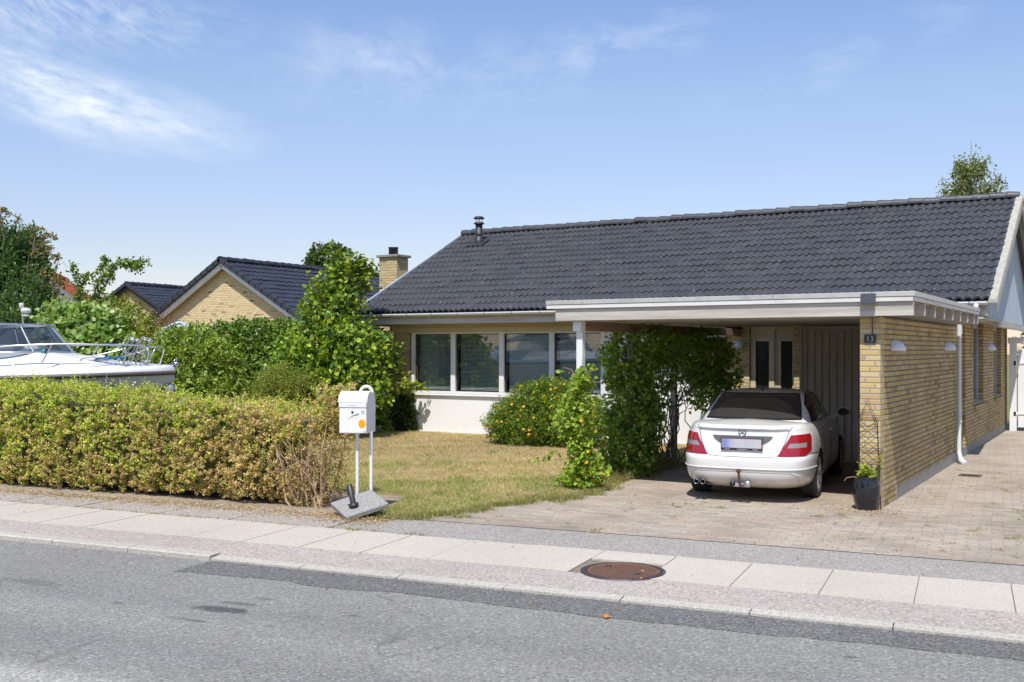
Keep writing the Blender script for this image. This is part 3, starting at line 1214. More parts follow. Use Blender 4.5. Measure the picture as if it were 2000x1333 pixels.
mb.lathe([(0, 0), (.05, 0), (.05, -.04), (0, -.04)], n=14, axis='Y')
mb.build('mount', M_PVC, o)

# white gate beside the house
GT = thing('wooden_gate', 'white boarded wooden gate with strap hinges between square posts beside the house', 'gate', (.2, 14.3, 0))
GY = 14.25
for gx in (.10, 3.0):
    mb = MB()
    mb.cbox(gx, gx + .15, GY - .07, GY + .07, -.02, 2.08, .006)
    mb.build('post', M_WHITE, GT, world=True)
mb = MB()
mb.cbox(.06, 3.2, GY - .08, GY + .08, 2.08, 2.22, .006)
mb.build('lintel', M_WHITE, GT, world=True)
mb = MB()
for k in range(13):
    x = .28 + k * .205
    mb.cbox(x, x + .198, GY - .02, GY + .01, .09, 1.93, .004)
mb.build('board_panel', M_WHITE, GT, world=True)
for z in (.42, 1.62):
    mb = MB()
    mb.bar((.22, GY - .03, z), (2.9, GY - .03, z), .02, .05)
    mb.build('strap_hinge', M_WHITE, GT, world=True)
    mb = MB()
    mb.box(.19, .24, GY - .075, GY - .04, z - .06, z + .04)
    mb.build('hinge_pin', M_BLACKM, GT, world=True)
    mb = MB()
    mb.box(.60, .67, GY - .035, GY - .02, z - .16, z - .05)
    mb.build('iron_latch', M_BLACKM, GT, world=True)
# ------------------------------------------------------------------ ground
def flat(name, pts, z, mat, k='structure', sub=0):
    mb = MB()
    mb.add([(p[0], p[1], z) for p in pts], [tuple(range(len(pts)))])
    o = mb.build(name, mat, None, fixn=False)
    me = o.data
    if me.polygons[0].normal.z < 0:
        me.flip_normals()
    return kind(o, k)


def quad_st(a0, a1, n0, n1):
    return [st(a0, n0), st(a1, n0), st(a1, n1), st(a0, n1)]


def ground_mat(name, c1, c2, c3, s=1.0, bumps=.5):
    m, nt, b = nodes(name)
    v = objvec(nt)
    a = noise(nt, v, .55 * s, 6, .7)
    c = noise(nt, v, 60, 4, .7)
    d = noise(nt, v, 5 * s, 5, .65)
    col = mixc(nt, ramp(nt, a, [(.38, 0), (.62, 1)]), c1, c2)
    col = mixc(nt, ramp(nt, d, [(.45, 0), (.7, .8)]), col, c3)
    col = mixc(nt, math_n(nt, 'MULTIPLY', c, .5), col, mixc(nt, 1.0, col, (.45, .43, .4), 'MULTIPLY'))
    L(nt, col, b.inputs['Base Color'])
    b.inputs['Roughness'].default_value = .95
    b.inputs['Specular IOR Level'].default_value = .15
    bump(nt, b, c, bumps, .02)
    return m


def speckle_mat(name, base, light, dark, scale=110, amount=.5, streak=None, patch=None, bumpk=.35, cell=True):
    """exposed aggregate: light and dark grains bound in a mid tone"""
    m, nt, b = nodes(name)
    v = objvec(nt)
    n1 = noise(nt, v, scale, 2, .5)
    n2 = noise(nt, v, scale * 2.1, 2, .5)
    vo = nt.nodes.new('ShaderNodeTexVoronoi')
    vo.inputs['Scale'].default_value = scale * .75
    L(nt, v, vo.inputs['Vector'])
    sepc = nt.nodes.new('ShaderNodeSeparateColor')
    L(nt, vo.outputs['Color'], sepc.inputs[0])
    col = mixc(nt, ramp(nt, sepc.outputs[0], [(.0, 0.0), (.6, .1), (.8, amount), (1.0, 1.0)]), base, light)
    col = mixc(nt, ramp(nt, sepc.outputs[1], [(.0, 1.0), (.2, amount), (.4, 0.0)]), col, dark)
    col = mixc(nt, ramp(nt, n1, [(.35, 0.0), (.65, .5)]), col, mixc(nt, 1.0, col, (.72, .72, .72), 'MULTIPLY'))
    big = noise(nt, v, .45, 6, .65)
    col = mixc(nt, ramp(nt, big, [(.35, .0), (.7, .45)]), col, mixc(nt, 1.0, col, (.72, .71, .70), 'MULTIPLY'))
    if patch:
        col = patch(nt, v, col)
    L(nt, col, b.inputs['Base Color'])
    b.inputs['Roughness'].default_value = .86
    b.inputs['Specular IOR Level'].default_value = .3
    h = math_n(nt, 'ADD', n1, math_n(nt, 'MULTIPLY', vo.outputs['Distance'], .8))
    bump(nt, b, h, bumpk, .006)
    return m


# road wear runs along the kerb, so the wear is laid out in street directions
def street_uv(nt, v):
    """(a along the kerb, n across)"""
    mp = nt.nodes.new('ShaderNodeMapping')
    mp.vector_type = 'POINT'
    mp.inputs['Location'].default_value = (-CAM[0], -CAM[1], 0)
    L(nt, v, mp.inputs['Vector'])
    r = nt.nodes.new('ShaderNodeMapping')
    r.inputs['Rotation'].default_value = (0, 0, -STROT)
    L(nt, mp.outputs[0], r.inputs['Vector'])
    s = nt.nodes.new('ShaderNodeSeparateXYZ')
    L(nt, r.outputs[0], s.inputs[0])
    return s.outputs[0], s.outputs[1], r.outputs[0]


def road_patch(nt, v, col):
    a, n, rv = street_uv(nt, v)
    st_ = nt.nodes.new('ShaderNodeMapping')
    st_.inputs['Scale'].default_value = (.22, 1.6, 1)
    L(nt, rv, st_.inputs['Vector'])
    wob = noise(nt, st_.outputs[0], 1.0, 5, .6)
    nn = math_n(nt, 'ADD', n, math_n(nt, 'MULTIPLY', math_n(nt, 'SUBTRACT', wob, .5), .5))
    # the lighter, worn crown of the road and darker wheel tracks
    tr = ramp(nt, math_n(nt, 'DIVIDE', nn, 10.0), [(0.0, .8), (.455, .85), (.485, .22), (.53, .08), (.575, .32), (.605, .30), (.635, .10), (.665, .22), (.74, .26), (.80, .16)])
    col = mixc(nt, math_n(nt, 'MULTIPLY', tr, .75), mixc(nt, 1.0, col, (.80, .80, .81), 'MULTIPLY'), mixc(nt, 1.0, col, (1.75, 1.75, 1.70), 'MULTIPLY'))
    # oil and tar spots
    sp = noise(nt, rv, 1.1, 3, .55)
    spm = ramp(nt, sp, [(.70, 0.0), (.735, .75)])
    col = mixc(nt, spm, col, mixc(nt, 1.0, col, (.55, .55, .56), 'MULTIPLY'))
    # the one big stain near the mailbox
    for (px, py, rx, ry, k) in ((430, 1183, .30, .10, .9), (470, 1172, .20, .05, .6), (370, 1203, .22, .035, .6), (515, 1163, .10, .05, .5), (1660, 1275, .06, .03, .6), (690, 1195, .05, .03, .6), (60, 1130, .35, .10, .35)):
        q = st_inv(*gp(px, py)[:2])
        dx = math_n(nt, 'DIVIDE', math_n(nt, 'SUBTRACT', a, float(q[0])), rx)
        dy = math_n(nt, 'DIVIDE', math_n(nt, 'SUBTRACT', n, float(q[1])), ry)
        rr = math_n(nt, 'ADD', math_n(nt, 'MULTIPLY', dx, dx), math_n(nt, 'MULTIPLY', dy, dy))
        rr = math_n(nt, 'ADD', rr, math_n(nt, 'MULTIPLY', math_n(nt, 'SUBTRACT', noise(nt, rv, 9, 4, .65), .5), 1.8))
        f = ramp(nt, rr, [(.35, k), (1.0, 0.0)])
        col = mixc(nt, f, col, mixc(nt, 1.0, col, (.36, .36, .37), 'MULTIPLY'))
    # hairline cracks
    vc = nt.nodes.new('ShaderNodeTexVoronoi')
    vc.feature = 'DISTANCE_TO_EDGE'
    vc.inputs['Scale'].default_value = .55
    wv = nt.nodes.new('ShaderNodeVectorMath')
    wv.operation = 'MULTIPLY_ADD'
    nz = nt.nodes.new('ShaderNodeTexNoise')
    nz.inputs['Scale'].default_value = 2.2
    nz.inputs['Detail'].default_value = 6
    L(nt, rv, nz.inputs['Vector'])
    L(nt, nz.outputs['Color'], wv.inputs[0])
    wv.inputs[1].default_value = (.6, .6, 0)
    L(nt, rv, wv.inputs[2])
    L(nt, wv.outputs[0], vc.inputs['Vector'])
    ck = ramp(nt, vc.outputs['Distance'], [(0.0, 1.0), (.007, 0.0)])
    gate = ramp(nt, noise(nt, rv, .45, 3, .5), [(.52, 0.0), (.60, .65)])
    col = mixc(nt, math_n(nt, 'MULTIPLY', ck, gate), col, mixc(nt, 1.0, col, (.42, .42, .42), 'MULTIPLY'))
    return col


M_ROAD = speckle_mat('worn asphalt', (.250, .240, .222), (.40, .39, .365), (.165, .16, .15), 85, .42, patch=road_patch, bumpk=.5)
M_PATCH = speckle_mat('dark asphalt patch', (.150, .146, .138), (.29, .28, .265), (.075, .073, .07), 95, .5, bumpk=.6)


def pink_patch(nt, v, col):
    g = ramp(nt, noise(nt, v, 1.1, 5, .6), [(.5, 0), (.75, .6)])
    return mixc(nt, g, col, mixc(nt, 1.0, col, (1.08, .98, .86), 'MULTIPLY'))


M_GRAVEL = speckle_mat('pinkish surface dressing', (.425, .375, .335), (.60, .55, .50), (.28, .245, .215), 75, .40, patch=pink_patch, bumpk=.5)
M_STRIP = speckle_mat('grey chipping strip', (.335, .31, .27), (.50, .485, .45), (.22, .20, .18), 80, .38, bumpk=.55)
M_SLAB = speckle_mat('concrete slab', (.545, .49, .41), (.62, .57, .49), (.42, .375, .31), 120, .3, bumpk=.2)
M_OLDPAVE = speckle_mat('old grey paving', (.40, .355, .30), (.50, .46, .40), (.25, .225, .19), 70, .4, bumpk=.45)
M_KERB = speckle_mat('pale granite kerb', (.48, .45, .39), (.58, .55, .49), (.34, .315, .275), 90, .35, bumpk=.35)

M_GROUND = ground_mat('dry garden ground', (.24, .20, .11), (.17, .17, .07), (.30, .24, .14))
M_LAWN = ground_mat('dried lawn soil', (.48, .37, .20), (.40, .32, .16), (.33, .24, .12))
M_FAR = ground_mat('verge grass', (.14, .16, .06), (.22, .20, .09), (.18, .15, .08))

mb = MB()
mb.add([st(-260, 7.9, -.014), st(260, 7.9, -.014), st(260, 400, -.014), st(-260, 400, -.014)], [(0, 1, 2, 3)])
kind(mb.build('ground', M_GROUND, None, fixn=False), 'structure')
mb = MB()
mb.add([st(-260, -200, -.02), st(260, -200, -.02), st(260, -1.2, -.02), st(-260, -1.2, -.02)], [(0, 1, 2, 3)])
kind(mb.build('far_verge', M_FAR, None, fixn=False), 'structure')
ZR = -.030
mb = MB()
mb.add([st(-260, -1.2, ZR), st(260, -1.2, ZR), st(260, 7.78, ZR), st(-260, 7.78, ZR)], [(0, 1, 2, 3)])
kind(mb.build('road', M_ROAD, None, fixn=False), 'structure')

# patch along the lowered kerb, ragged on its outer edge
ka = float(st_inv(*gp(402, 1092)[:2])[0])
mb = MB()
rg = np.random.default_rng(3)
n = 160
top, bot = [], []
w = 0
for i in range(n + 1):
    a = ka + .02 + 24 * i / n
    w = .85 * w + rg.normal() * .018
    base = .48 if a < ka + 2 else .44
    bot.append(st(a, 7.755 - base - w, ZR + .006))
    top.append(st(a, 7.757, ZR + .006))
mb.add(top + bot, [(n + 1 + i, n + 2 + i, i + 1, i) for i in range(n)])
mb.add(bot + [p + Vector((0, 0, -.012)) for p in bot], [(i, i + 1, n + 2 + i, n + 1 + i) for i in range(n)])
kind(mb.build('asphalt_patch', M_PATCH, None, fixn=False), 'structure')

# kerb stones: upstand left of the drop, flush to the right
mb = MB()
a = ka - 30
while a < ka - .01:
    b = min(a + 1.0, ka)
    p = [(st(a + .004, 7.75), st(b - .004, 7.75), st(b - .004, 7.905), st(a + .004, 7.905))]
    p = p[0]
    zt = .022
    mb.add([(q.x, q.y, -.1) for q in p] + [(st(a + .004, 7.752).x, st(a + .004, 7.752).y, zt - .012), (st(b - .004, 7.752).x, st(b - .004, 7.752).y, zt - .012), (p[2].x, p[2].y, zt), (p[3].x, p[3].y, zt)]
           + [(st(a + .004, 7.772).x, st(a + .004, 7.772).y, zt), (st(b - .004, 7.772).x, st(b - .004, 7.772).y, zt)],
           [(0, 1, 5, 4), (4, 5, 9, 8), (8, 9, 6, 7), (1, 2, 6, 9, 5), (3, 0, 4, 8, 7), (2, 3, 7, 6)])
    a = b
while a < ka + 40:
    b = a + 1.0
    p = (st(a + .004, 7.755), st(b - .004, 7.755), st(b - .004, 7.87), st(a + .004, 7.87))
    zt = .004 + .004 * random.random()
    mb.add([(q.x, q.y, -.1) for q in p] + [(q.x, q.y, zt - (.012 if i < 2 else 0)) for i, q in enumerate(p)], [(0, 1, 5, 4), (4, 5, 6, 7), (1, 2, 6, 5), (3, 0, 4, 7), (2, 3, 7, 6)])
    a = b
kind(mb.build('kerb', M_KERB, None), 'structure')
flat('pavement_dressing', quad_st(-60, 60, 7.86, 8.52), 0.0, M_GRAVEL)
# slabs; one is cut short round the manhole
mb = MB()
a = -40.0
sa = float(st_inv(*gp(810, 1045)[:2])[0])
LS = .705
k0 = int(math.floor((-40 - sa) / LS))
rg = np.random.default_rng(9)
mh = st_inv(*gp(1217, 1118)[:2])
for k in range(k0, k0 + 115):
    a = sa + k * LS
    z = .006 + rg.normal() * .0015
    nn0, nn1 = 8.515, 9.535
    if abs(a + LS / 2 - mh[0]) < .45 and a < mh[0]:
        nn0 = 9.12
    p = [st(a + .004, nn0), st(a + LS - .004, nn0), st(a + LS - .004, nn1), st(a + .004, nn1)]
    mb.add([(q.x, q.y, z + rg.normal() * .001) for q in p] + [(q.x, q.y, -.04) for q in p], [(0, 1, 2, 3), (0, 4, 5, 1), (1, 5, 6, 2), (2, 6, 7, 3), (3, 7, 4, 0)])
kind(mb.build('pavement_slabs', M_SLAB, None), 'structure')
flat('pavement_bedding', quad_st(-60, 60, 8.50, 9.56), -.006, plain('joint sand', (.25, .21, .15), (.15, .14, .09), 9, .95))
la = float(st_inv(*gp(700, 1005)[:2])[0])
flat('chipping_strip', quad_st(la + .2, 60, 9.53, 10.75), -.003, M_STRIP)
# old paving in front of the hedge, in irregular bays with weedy cracks
mb = MB()
a = la + .2
while a > -45:
    b = a - (1.0 + .9 * random.random())
    sk = .1 * random.random()
    zz = .0 + .006 * random.random()
    n1 = 10.44 + .12 * random.random()
    p = [st(b + .012, 9.55), st(a - .012, 9.55), st(a - .012 - sk, n1), st(b + .012 - sk, n1 + .03)]
    mb.add([(q.x, q.y, zz) for q in p] + [(q.x, q.y, -.04) for q in p], [(0, 1, 2, 3), (0, 4, 5, 1), (1, 5, 6, 2), (2, 6, 7, 3), (3, 7, 4, 0)])
    a = b
kind(mb.build('old_paving', M_OLDPAVE, None), 'structure')
flat('hedge_soil', quad_st(-60, la + .45, 10.3, 12.2), -.008, ground_mat('dry hedge soil', (.42, .35, .26), (.34, .27, .19), (.48, .40, .29), 2.0, .9))

# brick paved drive
PAVE = [(0, lin(208, 194, 177, .82)), (.25, lin(214, 202, 184, .82)), (.5, lin(198, 187, 173, .82)), (.72, lin(214, 192, 173, .82)), (.9, lin(189, 179, 168, .80)), (1, lin(219, 207, 189, .82))]
M_PAVE = brick_mat('weathered paving bricks', PAVE, lin(172, 160, 141, .74), bw=.225, rh=.113, joint=.009, flat=True, bstr=.45, rot=-.10, stain=.7, mvar=.85, wob=.09)
drive = [gp(760, 1014), gp(870, 1008), gp(985, 987), gp(1110, 974), gp(1205, 952), (-4.0, 1.9), (-4.0, FW), (-2.2, FW), (-2.2, 16), (7.5, 16)]
drive = [Vector((p[0], p[1], 0)) for p in drive] + [st(9.5, 10.35), st(4.0, 10.40), st(0, 10.42), st(-3.2, 10.47), st(-5.8, 10.44)]
flat('driveway', drive, .003, M_PAVE)
lawn = [gp(690, 1003), gp(760, 1014), gp(870, 1008), gp(985, 987), gp(1110, 974), gp(1205, 952), (-4.0, 1.9), (-4.0, FW), (-12.7, FW), (-16, 5.5), st(-16, 12.3), st(la - .2, 12.1), st(la + .1, 10.7)]
LAWN = [(p[0], p[1]) for p in lawn]
flat('lawn', LAWN, -.004, M_LAWN)


def in_poly(P, poly):
    x, y = P[:, 0], P[:, 1]
    ins = np.zeros(len(P), bool)
    j = len(poly) - 1
    for i in range(len(poly)):
        xi, yi = poly[i]
        xj, yj = poly[j]
        c = ((yi > y) != (yj > y)) & (x < (xj - xi) * (y - yi) / (yj - yi + 1e-12) + xi)
        ins ^= c
        j = i
    return ins


M_GRASS = leaf_mat('grass blade', .3, .6, .2)


def blades(P, h, lean, C, w=.004, rng=RNG):
    n = len(P)
    th = rng.random(n) * 2 * PI
    S = np.stack([np.cos(th), np.sin(th), np.zeros(n)], 1) * w
    ph = rng.random(n) * 2 * PI
    D = np.stack([np.cos(ph) * lean, np.sin(ph) * lean, np.ones(n)], 1)
    T = P + D * h[:, None]
    V = np.stack([P - S, P + S, T], 1).reshape(-1, 3)
    return V, np.arange(n * 3).reshape(n, 3), np.repeat(C, 3, axis=0)


rg = np.random.default_rng(21)
n = 230000
P = np.stack([rg.uniform(-12.6, -3.5, n), rg.uniform(-3.7, FW, n)], 1)
P = P[in_poly(P, LAWN)]
P3 = np.concatenate([P, np.zeros((len(P), 1)) - .004], 1)
an, nn = st_inv(P[:, 0], P[:, 1])
g = vnoise(P3, .8, 3) * .55 + vnoise(P3, 2.6, 8) * .35
green = 1 / (1 + np.exp(-(6 * (g + .36 - (nn - 12.2) * .19))))
green = np.clip(green, .02, .85)
isg = rg.random(len(P)) < green
tan = palette(len(P), [(.56, .44, .24), (.50, .38, .19), (.62, .51, .31), (.44, .35, .16)], jit=.15, rng=rg)
grn = palette(len(P), [(.25, .32, .06), (.33, .36, .09), (.40, .38, .14), (.20, .28, .06)], jit=.15, rng=rg)
Cg = np.where(isg[:, None], grn, tan)
clump = vnoise(P3, 7, 12) > .55
isg |= clump & (rg.random(len(P)) < .25)
Cg = np.where(isg[:, None], grn, tan) * (1 + .22 * vnoise(P3, 1.7, 31)[:, None])
hh = np.where(isg, rg.uniform(.02, .055, len(P)), rg.uniform(.012, .034, len(P))) * (1 + .7 * (vnoise(P3, 5, 4) > .45))
V, F, C = blades(P3, hh, rg.uniform(.2, 1.5, len(P)), Cg, .0035, rg)
kind(raw_mesh('lawn_grass', V, F, C, M_GRASS), 'stuff')

# rough grass along the lawn's edge, weeds in the joints and dry litter
def tufts(centres, per, h, spread, cols, rng):
    c = np.repeat(np.array(centres), per, axis=0)
    n = len(c)
    P = c + np.concatenate([rng.normal(size=(n, 2)) * spread, np.zeros((n, 1))], 1)
    return blades(P, rng.uniform(.4, 1, n) * h, rng.uniform(.2, 1.3, n), palette(n, cols, rng=rng), .004, rng)


rg = np.random.default_rng(33)
ctr = []
edge = [gp(760, 1013), gp(870, 1008), gp(985, 987), gp(1110, 974), gp(1205, 952)]
for a, b in zip(edge[:-1], edge[1:]):
    for t in rg.random(26):
        q = a.lerp(b, t)
        ctr.append((q.x + rg.normal() * .08, q.y + rg.normal() * .08, 0))
V1 = tufts(ctr, 60, .07, .06, [(.24, .25, .07), (.40, .34, .15), (.17, .2, .05)], rg)
kind(raw_mesh('edge_grass', *V1, M_GRASS), 'stuff')
ctr = []
for i in range(70):
    q = st(la - .1 - rg.random() * 9, 9.545 + rg.normal() * .01)
    ctr.append((q.x, q.y, 0))
for i in range(60):
    q = st(la + .4 - rg.random() * 9.5, 10.24 + rg.normal() * .05)
    ctr.append((q.x, q.y, 0))
for i in range(22):
    q = st(la + .2 + rg.random() * 1.2, 9.56 + rg.normal() * .02)
    ctr.append((q.x, q.y, 0))
for i in range(260):
    q = Vector((rg.uniform(-3.8, 3.2), rg.uniform(-3.2, 6), 0))
    if q.x < .1 and q.y > .4:
        continue
    if -3.9 < q.x < -.3 and rg.random() < .5:
        continue
    # weeds follow the joints of the paving
    q.x = round(q.x / .215) * .215 + rg.normal() * .03
    q.y = round(q.y / .108) * .108 + rg.normal() * .01
    if st_inv(q.x, q.y)[1] < 10.5:
        continue
    ctr.append((q.x, q.y, .003))
for px, py in ((960, 984), (1090, 975), (1330, 990), (1360, 985), (1400, 992), (1600, 1010), (1650, 1008), (1160, 1040), (1960, 960), (1985, 1000), (1975, 1050), (1900, 1040)):
    for k in range(5):
        q = gp(px + rg.normal() * 12, py + rg.normal() * 3)
        ctr.append((q.x, q.y, .003))
V1 = tufts(ctr, 14, .028, .030, [(.25, .26, .07), (.36, .31, .12), (.2, .2, .06), (.42, .34, .18)], rg)
# green and dead tussocks that stand out of the lawn
ct2 = []
while len(ct2) < 150:
    q = (rg.uniform(-12, -3.8), rg.uniform(-3.2, 6.6))
    if in_poly(np.array([q]), LAWN)[0]:
        ct2.append((q[0], q[1], 0))
V2 = tufts(ct2, 26, .075, .045, [(.16, .26, .05), (.22, .31, .06), (.30, .33, .10), (.52, .42, .22)], rg)
kind(raw_mesh('lawn_tussocks', *V2, M_GRASS), 'stuff')
kind(raw_mesh('joint_weeds', *V1, M_GRASS), 'stuff')
# dry leaf litter
n = 5200
a_ = la + .55 - rg.random(n) ** 1.2 * 9.5
n_ = 10.42 + np.abs(rg.normal(size=n)) * -.20 + rg.normal(size=n) * .08
P = np.array([tuple(st(x, y, .012)) for x, y in zip(a_, n_)])
n2 = 900
P2 = np.array([tuple(gp(700 + rg.normal() * 45, 1010 + rg.normal() * 8, .012)) for _ in range(n2)])
n3 = 260
P4 = np.array([tuple(Vector((-.15 + rg.normal() * .35, -.25 + rg.normal() * .18, .012))) for _ in range(n3)])
P5 = np.array([tuple(st(rg.uniform(-14, 8), rg.uniform(7.9, 10.4), .012)) for _ in range(150)] + [tuple(st(rg.uniform(-12, 6), 7.72 - abs(rg.normal()) * .25, ZR + .01)) for _ in range(70)] + [tuple(st(rg.uniform(-12, 6), rg.uniform(4, 7.5), ZR + .008)) for _ in range(30)] + [(rg.uniform(-3.8, 4), rg.uniform(-2.8, 0), .012) for _ in range(90)])
P = np.concatenate([P, P2, P4, P5])
n = len(P)
A = rand_dir(n, rg) * np.array([1, 1, .25])
Vl = leaves(P, A, rand_dir(n, rg) * .5 + np.array([0, 0, 1]), .030 * rg.uniform(.5, 1.3, n), .016, palette(n, [(.42, .27, .11), (.50, .36, .18), (.33, .2, .09), (.46, .33, .2)], rng=rg), 'diamond')
M_DRYLEAF = leaf_mat('dry leaf', .2, .7, .2)
kind(raw_mesh('leaf_litter', *Vl, M_DRYLEAF), 'stuff')

# manhole
mc = gp(1217, 1117)
MH = thing('manhole_cover', 'round rusty ribbed iron manhole cover set in the pavement', 'manhole cover', (mc.x, mc.y, 0))
M_RUST = plain('rusty iron', (.23, .115, .065), (.14, .085, .065), 9, .75, metal=.25, bumpk=.25, bscale=120)
M_RIM = plain('dark iron', (.07, .055, .06), (.11, .08, .075), 12, .55, metal=.5, bumpk=.15)
mb = MB()
mb.lathe([(.355, -.02), (.355, .010), (.345, .014), (.318, .014), (.315, .004)], n=64)
mb.lathe([(.372, -.01), (.372, .0085), (.358, .0085)], n=64)
mb.build('rim', M_RIM, MH)
mb = MB()
mb.lathe([(0, .004), (.314, .004)], n=64, smooth=False)
mb.lathe([(.285, .004), (.288, .012), (.312, .012), (.314, .004)], n=64)
ang = math.radians(-52) + YAW
for k in range(-13, 14):
    o = k * .0208
    hl = math.sqrt(max(.284 ** 2 - o * o, 0))
    if hl < .03:
        continue
    c, s = math.cos(ang), math.sin(ang)
    p = Vector((-s * o, c * o, .0))
    d = Vector((c, s, 0)) * hl
    mb.bar(p - d + Vector((0, 0, .006)), p + d + Vector((0, 0, .006)), .0115, .012)
mb.build('ribbed_lid', M_RUST, MH)
for s in (-1, 1):
    mb = MB()
    c_, s_ = math.cos(ang), math.sin(ang)
    mb.lathe([(0, .0135), (.028, .0135), (.028, .004)], (s * .23 * -c_ * .6 - s * .05, s * .23 * -s_, 0), 14)
    mb.build('lifting_hole', M_BLACKM, MH)
mb = MB()
nb = gp(1184, 1208, ZR)
mb.bm((lambda b: (bmesh.ops.create_icosphere(b, subdivisions=2, radius=.03), b)[1])(bmesh.new()), M=Matrix.Translation((nb.x, nb.y, ZR + .014)) @ Matrix.Rotation(.5, 4, 'Z') @ Matrix.Diagonal((.8, 1.1, .5, 1)))
for i, v in enumerate(mb.v):
    mb.v[i] = (v[0] + .004 * math.sin(i * 2.3), v[1] + .004 * math.cos(i * 1.7), v[2])
tag(mb.build('orange_stone', plain('orange stone', (.50, .22, .06), (.4, .17, .05), 40, .8), None), 'small orange brown lump lying on the asphalt', 'stone')
# drain in the side drive
dc = gp(1895, 930)
DR = thing('drain_grate', 'low rusty drain grate in the paving near the white downpipe', 'drain', (dc.x, dc.y, 0))
mb = MB()
mb.box(-.16, .16, -.16, -.12, -.01, .012)
mb.box(-.16, .16, .12, .16, -.01, .012)
mb.box(-.16, -.12, -.12, .12, -.01, .012)
mb.box(.12, .16, -.12, .12, -.01, .012)
mb.build('frame', M_RUST, DR)
mb = MB()
for k in range(5):
    mb.box(-.12, .12, -.10 + k * .045, -.08 + k * .045, -.01, .008)
mb.build('bars', M_RIM, DR)
# ------------------------------------------------------------------ the saloon car
CARROT = math.radians(7.4)
cax = Vector((-math.sin(CARROT), math.cos(CARROT), 0))
rear_axle = Vector((-1.735, .60, 0))
CAR = thing('parked_car', 'white four door saloon car parked under the carport, seen from behind', 'car', tuple(rear_axle - cax * 1.0), CARROT)
CAR.scale = (.965, .975, .975)
# local: x to the right, y forward from the rear bumper, z up
LV = [  # z, rear inset, front inset, half width, n
    (.185, .26, .16, .775, 5.0), (.23, .12, .08, .82, 5.5), (.29, .05, .03, .852, 6.0), (.36, .018, .01, .868, 6.2),
    (.44, .004, 0, .876, 6.4), (.52, 0, 0, .882, 6.4), (.575, .004, .01, .885, 6.4), (.60, .016, .02, .885, 6.2),
    (.625, .040, .03, .884, 6.0), (.70, .055, .05, .884, 5.8), (.78, .070, .08, .880, 5.6), (.86, .085, .13, .868, 5.4),
    (.925, .096, .20, .846, 5.2), (.965, .090, .30, .822, 5.2), (.985, .098, .36, .805, 5.0), (1.0, .125, .45, .785, 5.0)]
LZ = np.array([r[0] for r in LV])
LT = np.array([r[1:] for r in LV])
LEN = 4.58


def lvl(z):
    return [np.interp(z, LZ, LT[:, k]) for k in range(4)]


def ztop(y):
    return np.interp(y, [0, .5, 1.0, 2.0, 3.0, 3.5, 4.1, 4.45, 4.6], [1.0, 1.02, 1.0, .985, .97, .94, .86, .77, .70])


def zmap(z, y):
    return .185 + (z - .185) * (ztop(y) - .185) / (1.0 - .185)


def ring(zl, nd=700):
    """right half, rear centre to front centre, dense"""
    yr, fi, hw, n = lvl(zl)
    yf = LEN - fi
    yc, ly = (yr + yf) / 2, (yf - yr) / 2
    th = np.linspace(-PI / 2, PI / 2, nd)
    # superellipse sampled so both ends and the flanks get points
    cx, sy = np.cos(th), np.sin(th)
    x = hw * np.sign(cx) * np.abs(cx) ** (2 / n)
    nf = 3.6
    e = np.where(sy < 0, 2 / n, 2 / nf)
    xe = np.where(sy < 0, 2 / n, 2 / nf)
    x = hw * np.abs(cx) ** xe
    y = yc + ly * np.sign(sy) * np.abs(sy) ** e
    # slight bow of the tail in plan
    y = y + np.where(sy < 0, .05 * (x / hw) ** 2 * np.clip(1 - (y - yr) / .5, 0, 1), 0)
    return x, y


def arc(zl):
    x, y = ring(zl)
    l = np.concatenate([[0], np.cumsum(np.hypot(np.diff(x), np.diff(y)))])
    return x, y, l


_AC = {}


def on_body(l, zl, off=0.0, side=1):
    """point at arc length l from the tail's centre line, at level zl"""
    key = round(float(zl), 4)
    if key not in _AC:
        _AC[key] = arc(zl)
    x, y, L_ = _AC[key]
    px, py = np.interp(l, L_, x), np.interp(l, L_, y)
    qx, qy = np.interp(l + .01, L_, x), np.interp(l + .01, L_, y)
    t = np.array([qx - px, qy - py])
    t = t / (np.linalg.norm(t) + 1e-9)
    nx, ny = t[1], -t[0]
    return (side * (px + nx * off), py + ny * off, float(zmap(zl, py)))


def paint_mat():
    m, nt, b = nodes('white car paint')
    v = objvec(nt)
    s = nt.nodes.new('ShaderNodeSeparateXYZ')
    L(nt, v, s.inputs[0])
    d = math_n(nt, 'ADD', s.outputs[2], math_n(nt, 'MULTIPLY', math_n(nt, 'SUBTRACT', noise(nt, v, 4, 5, .6), .5), .25))
    dirt = ramp(nt, d, [(.22, .75), (.34, .28), (.60, .04)])
    L(nt, mixc(nt, dirt, (.70, .70, .68), (.48, .43, .35)), b.inputs['Base Color'])
    L(nt, ramp(nt, dirt, [(0, .22), (.6, .6)]), b.inputs['Roughness'])
    b.inputs['Coat Weight'].default_value = .8
    b.inputs['Coat Roughness'].default_value = .03
    return m


M_PAINT = paint_mat()
M_TRIMB = plain('black car trim', (.015, .015, .017), rough=.35)
M_CARGL = plain('tinted car glass', (.042, .043, .040), (.028, .029, .027), 2.2, rough=.03, spec=.8, coat=.3)
M_UNDER = plain('underbody', (.01, .01, .01), rough=.9)
M_REDL = plain('red lamp lens', (.36, .006, .012), (.26, .005, .010), 20, .12, coat=.8)
M_CLEARL = plain('clear lamp lens', (.34, .30, .29), (.20, .17, .17), 60, .15, coat=.8)
M_TYRE = plain('tyre rubber', (.035, .034, .033), (.055, .052, .05), 14, .8, bumpk=.1)
M_ALLOY = plain('alloy', (.58, .58, .60), rough=.28, metal=.85)

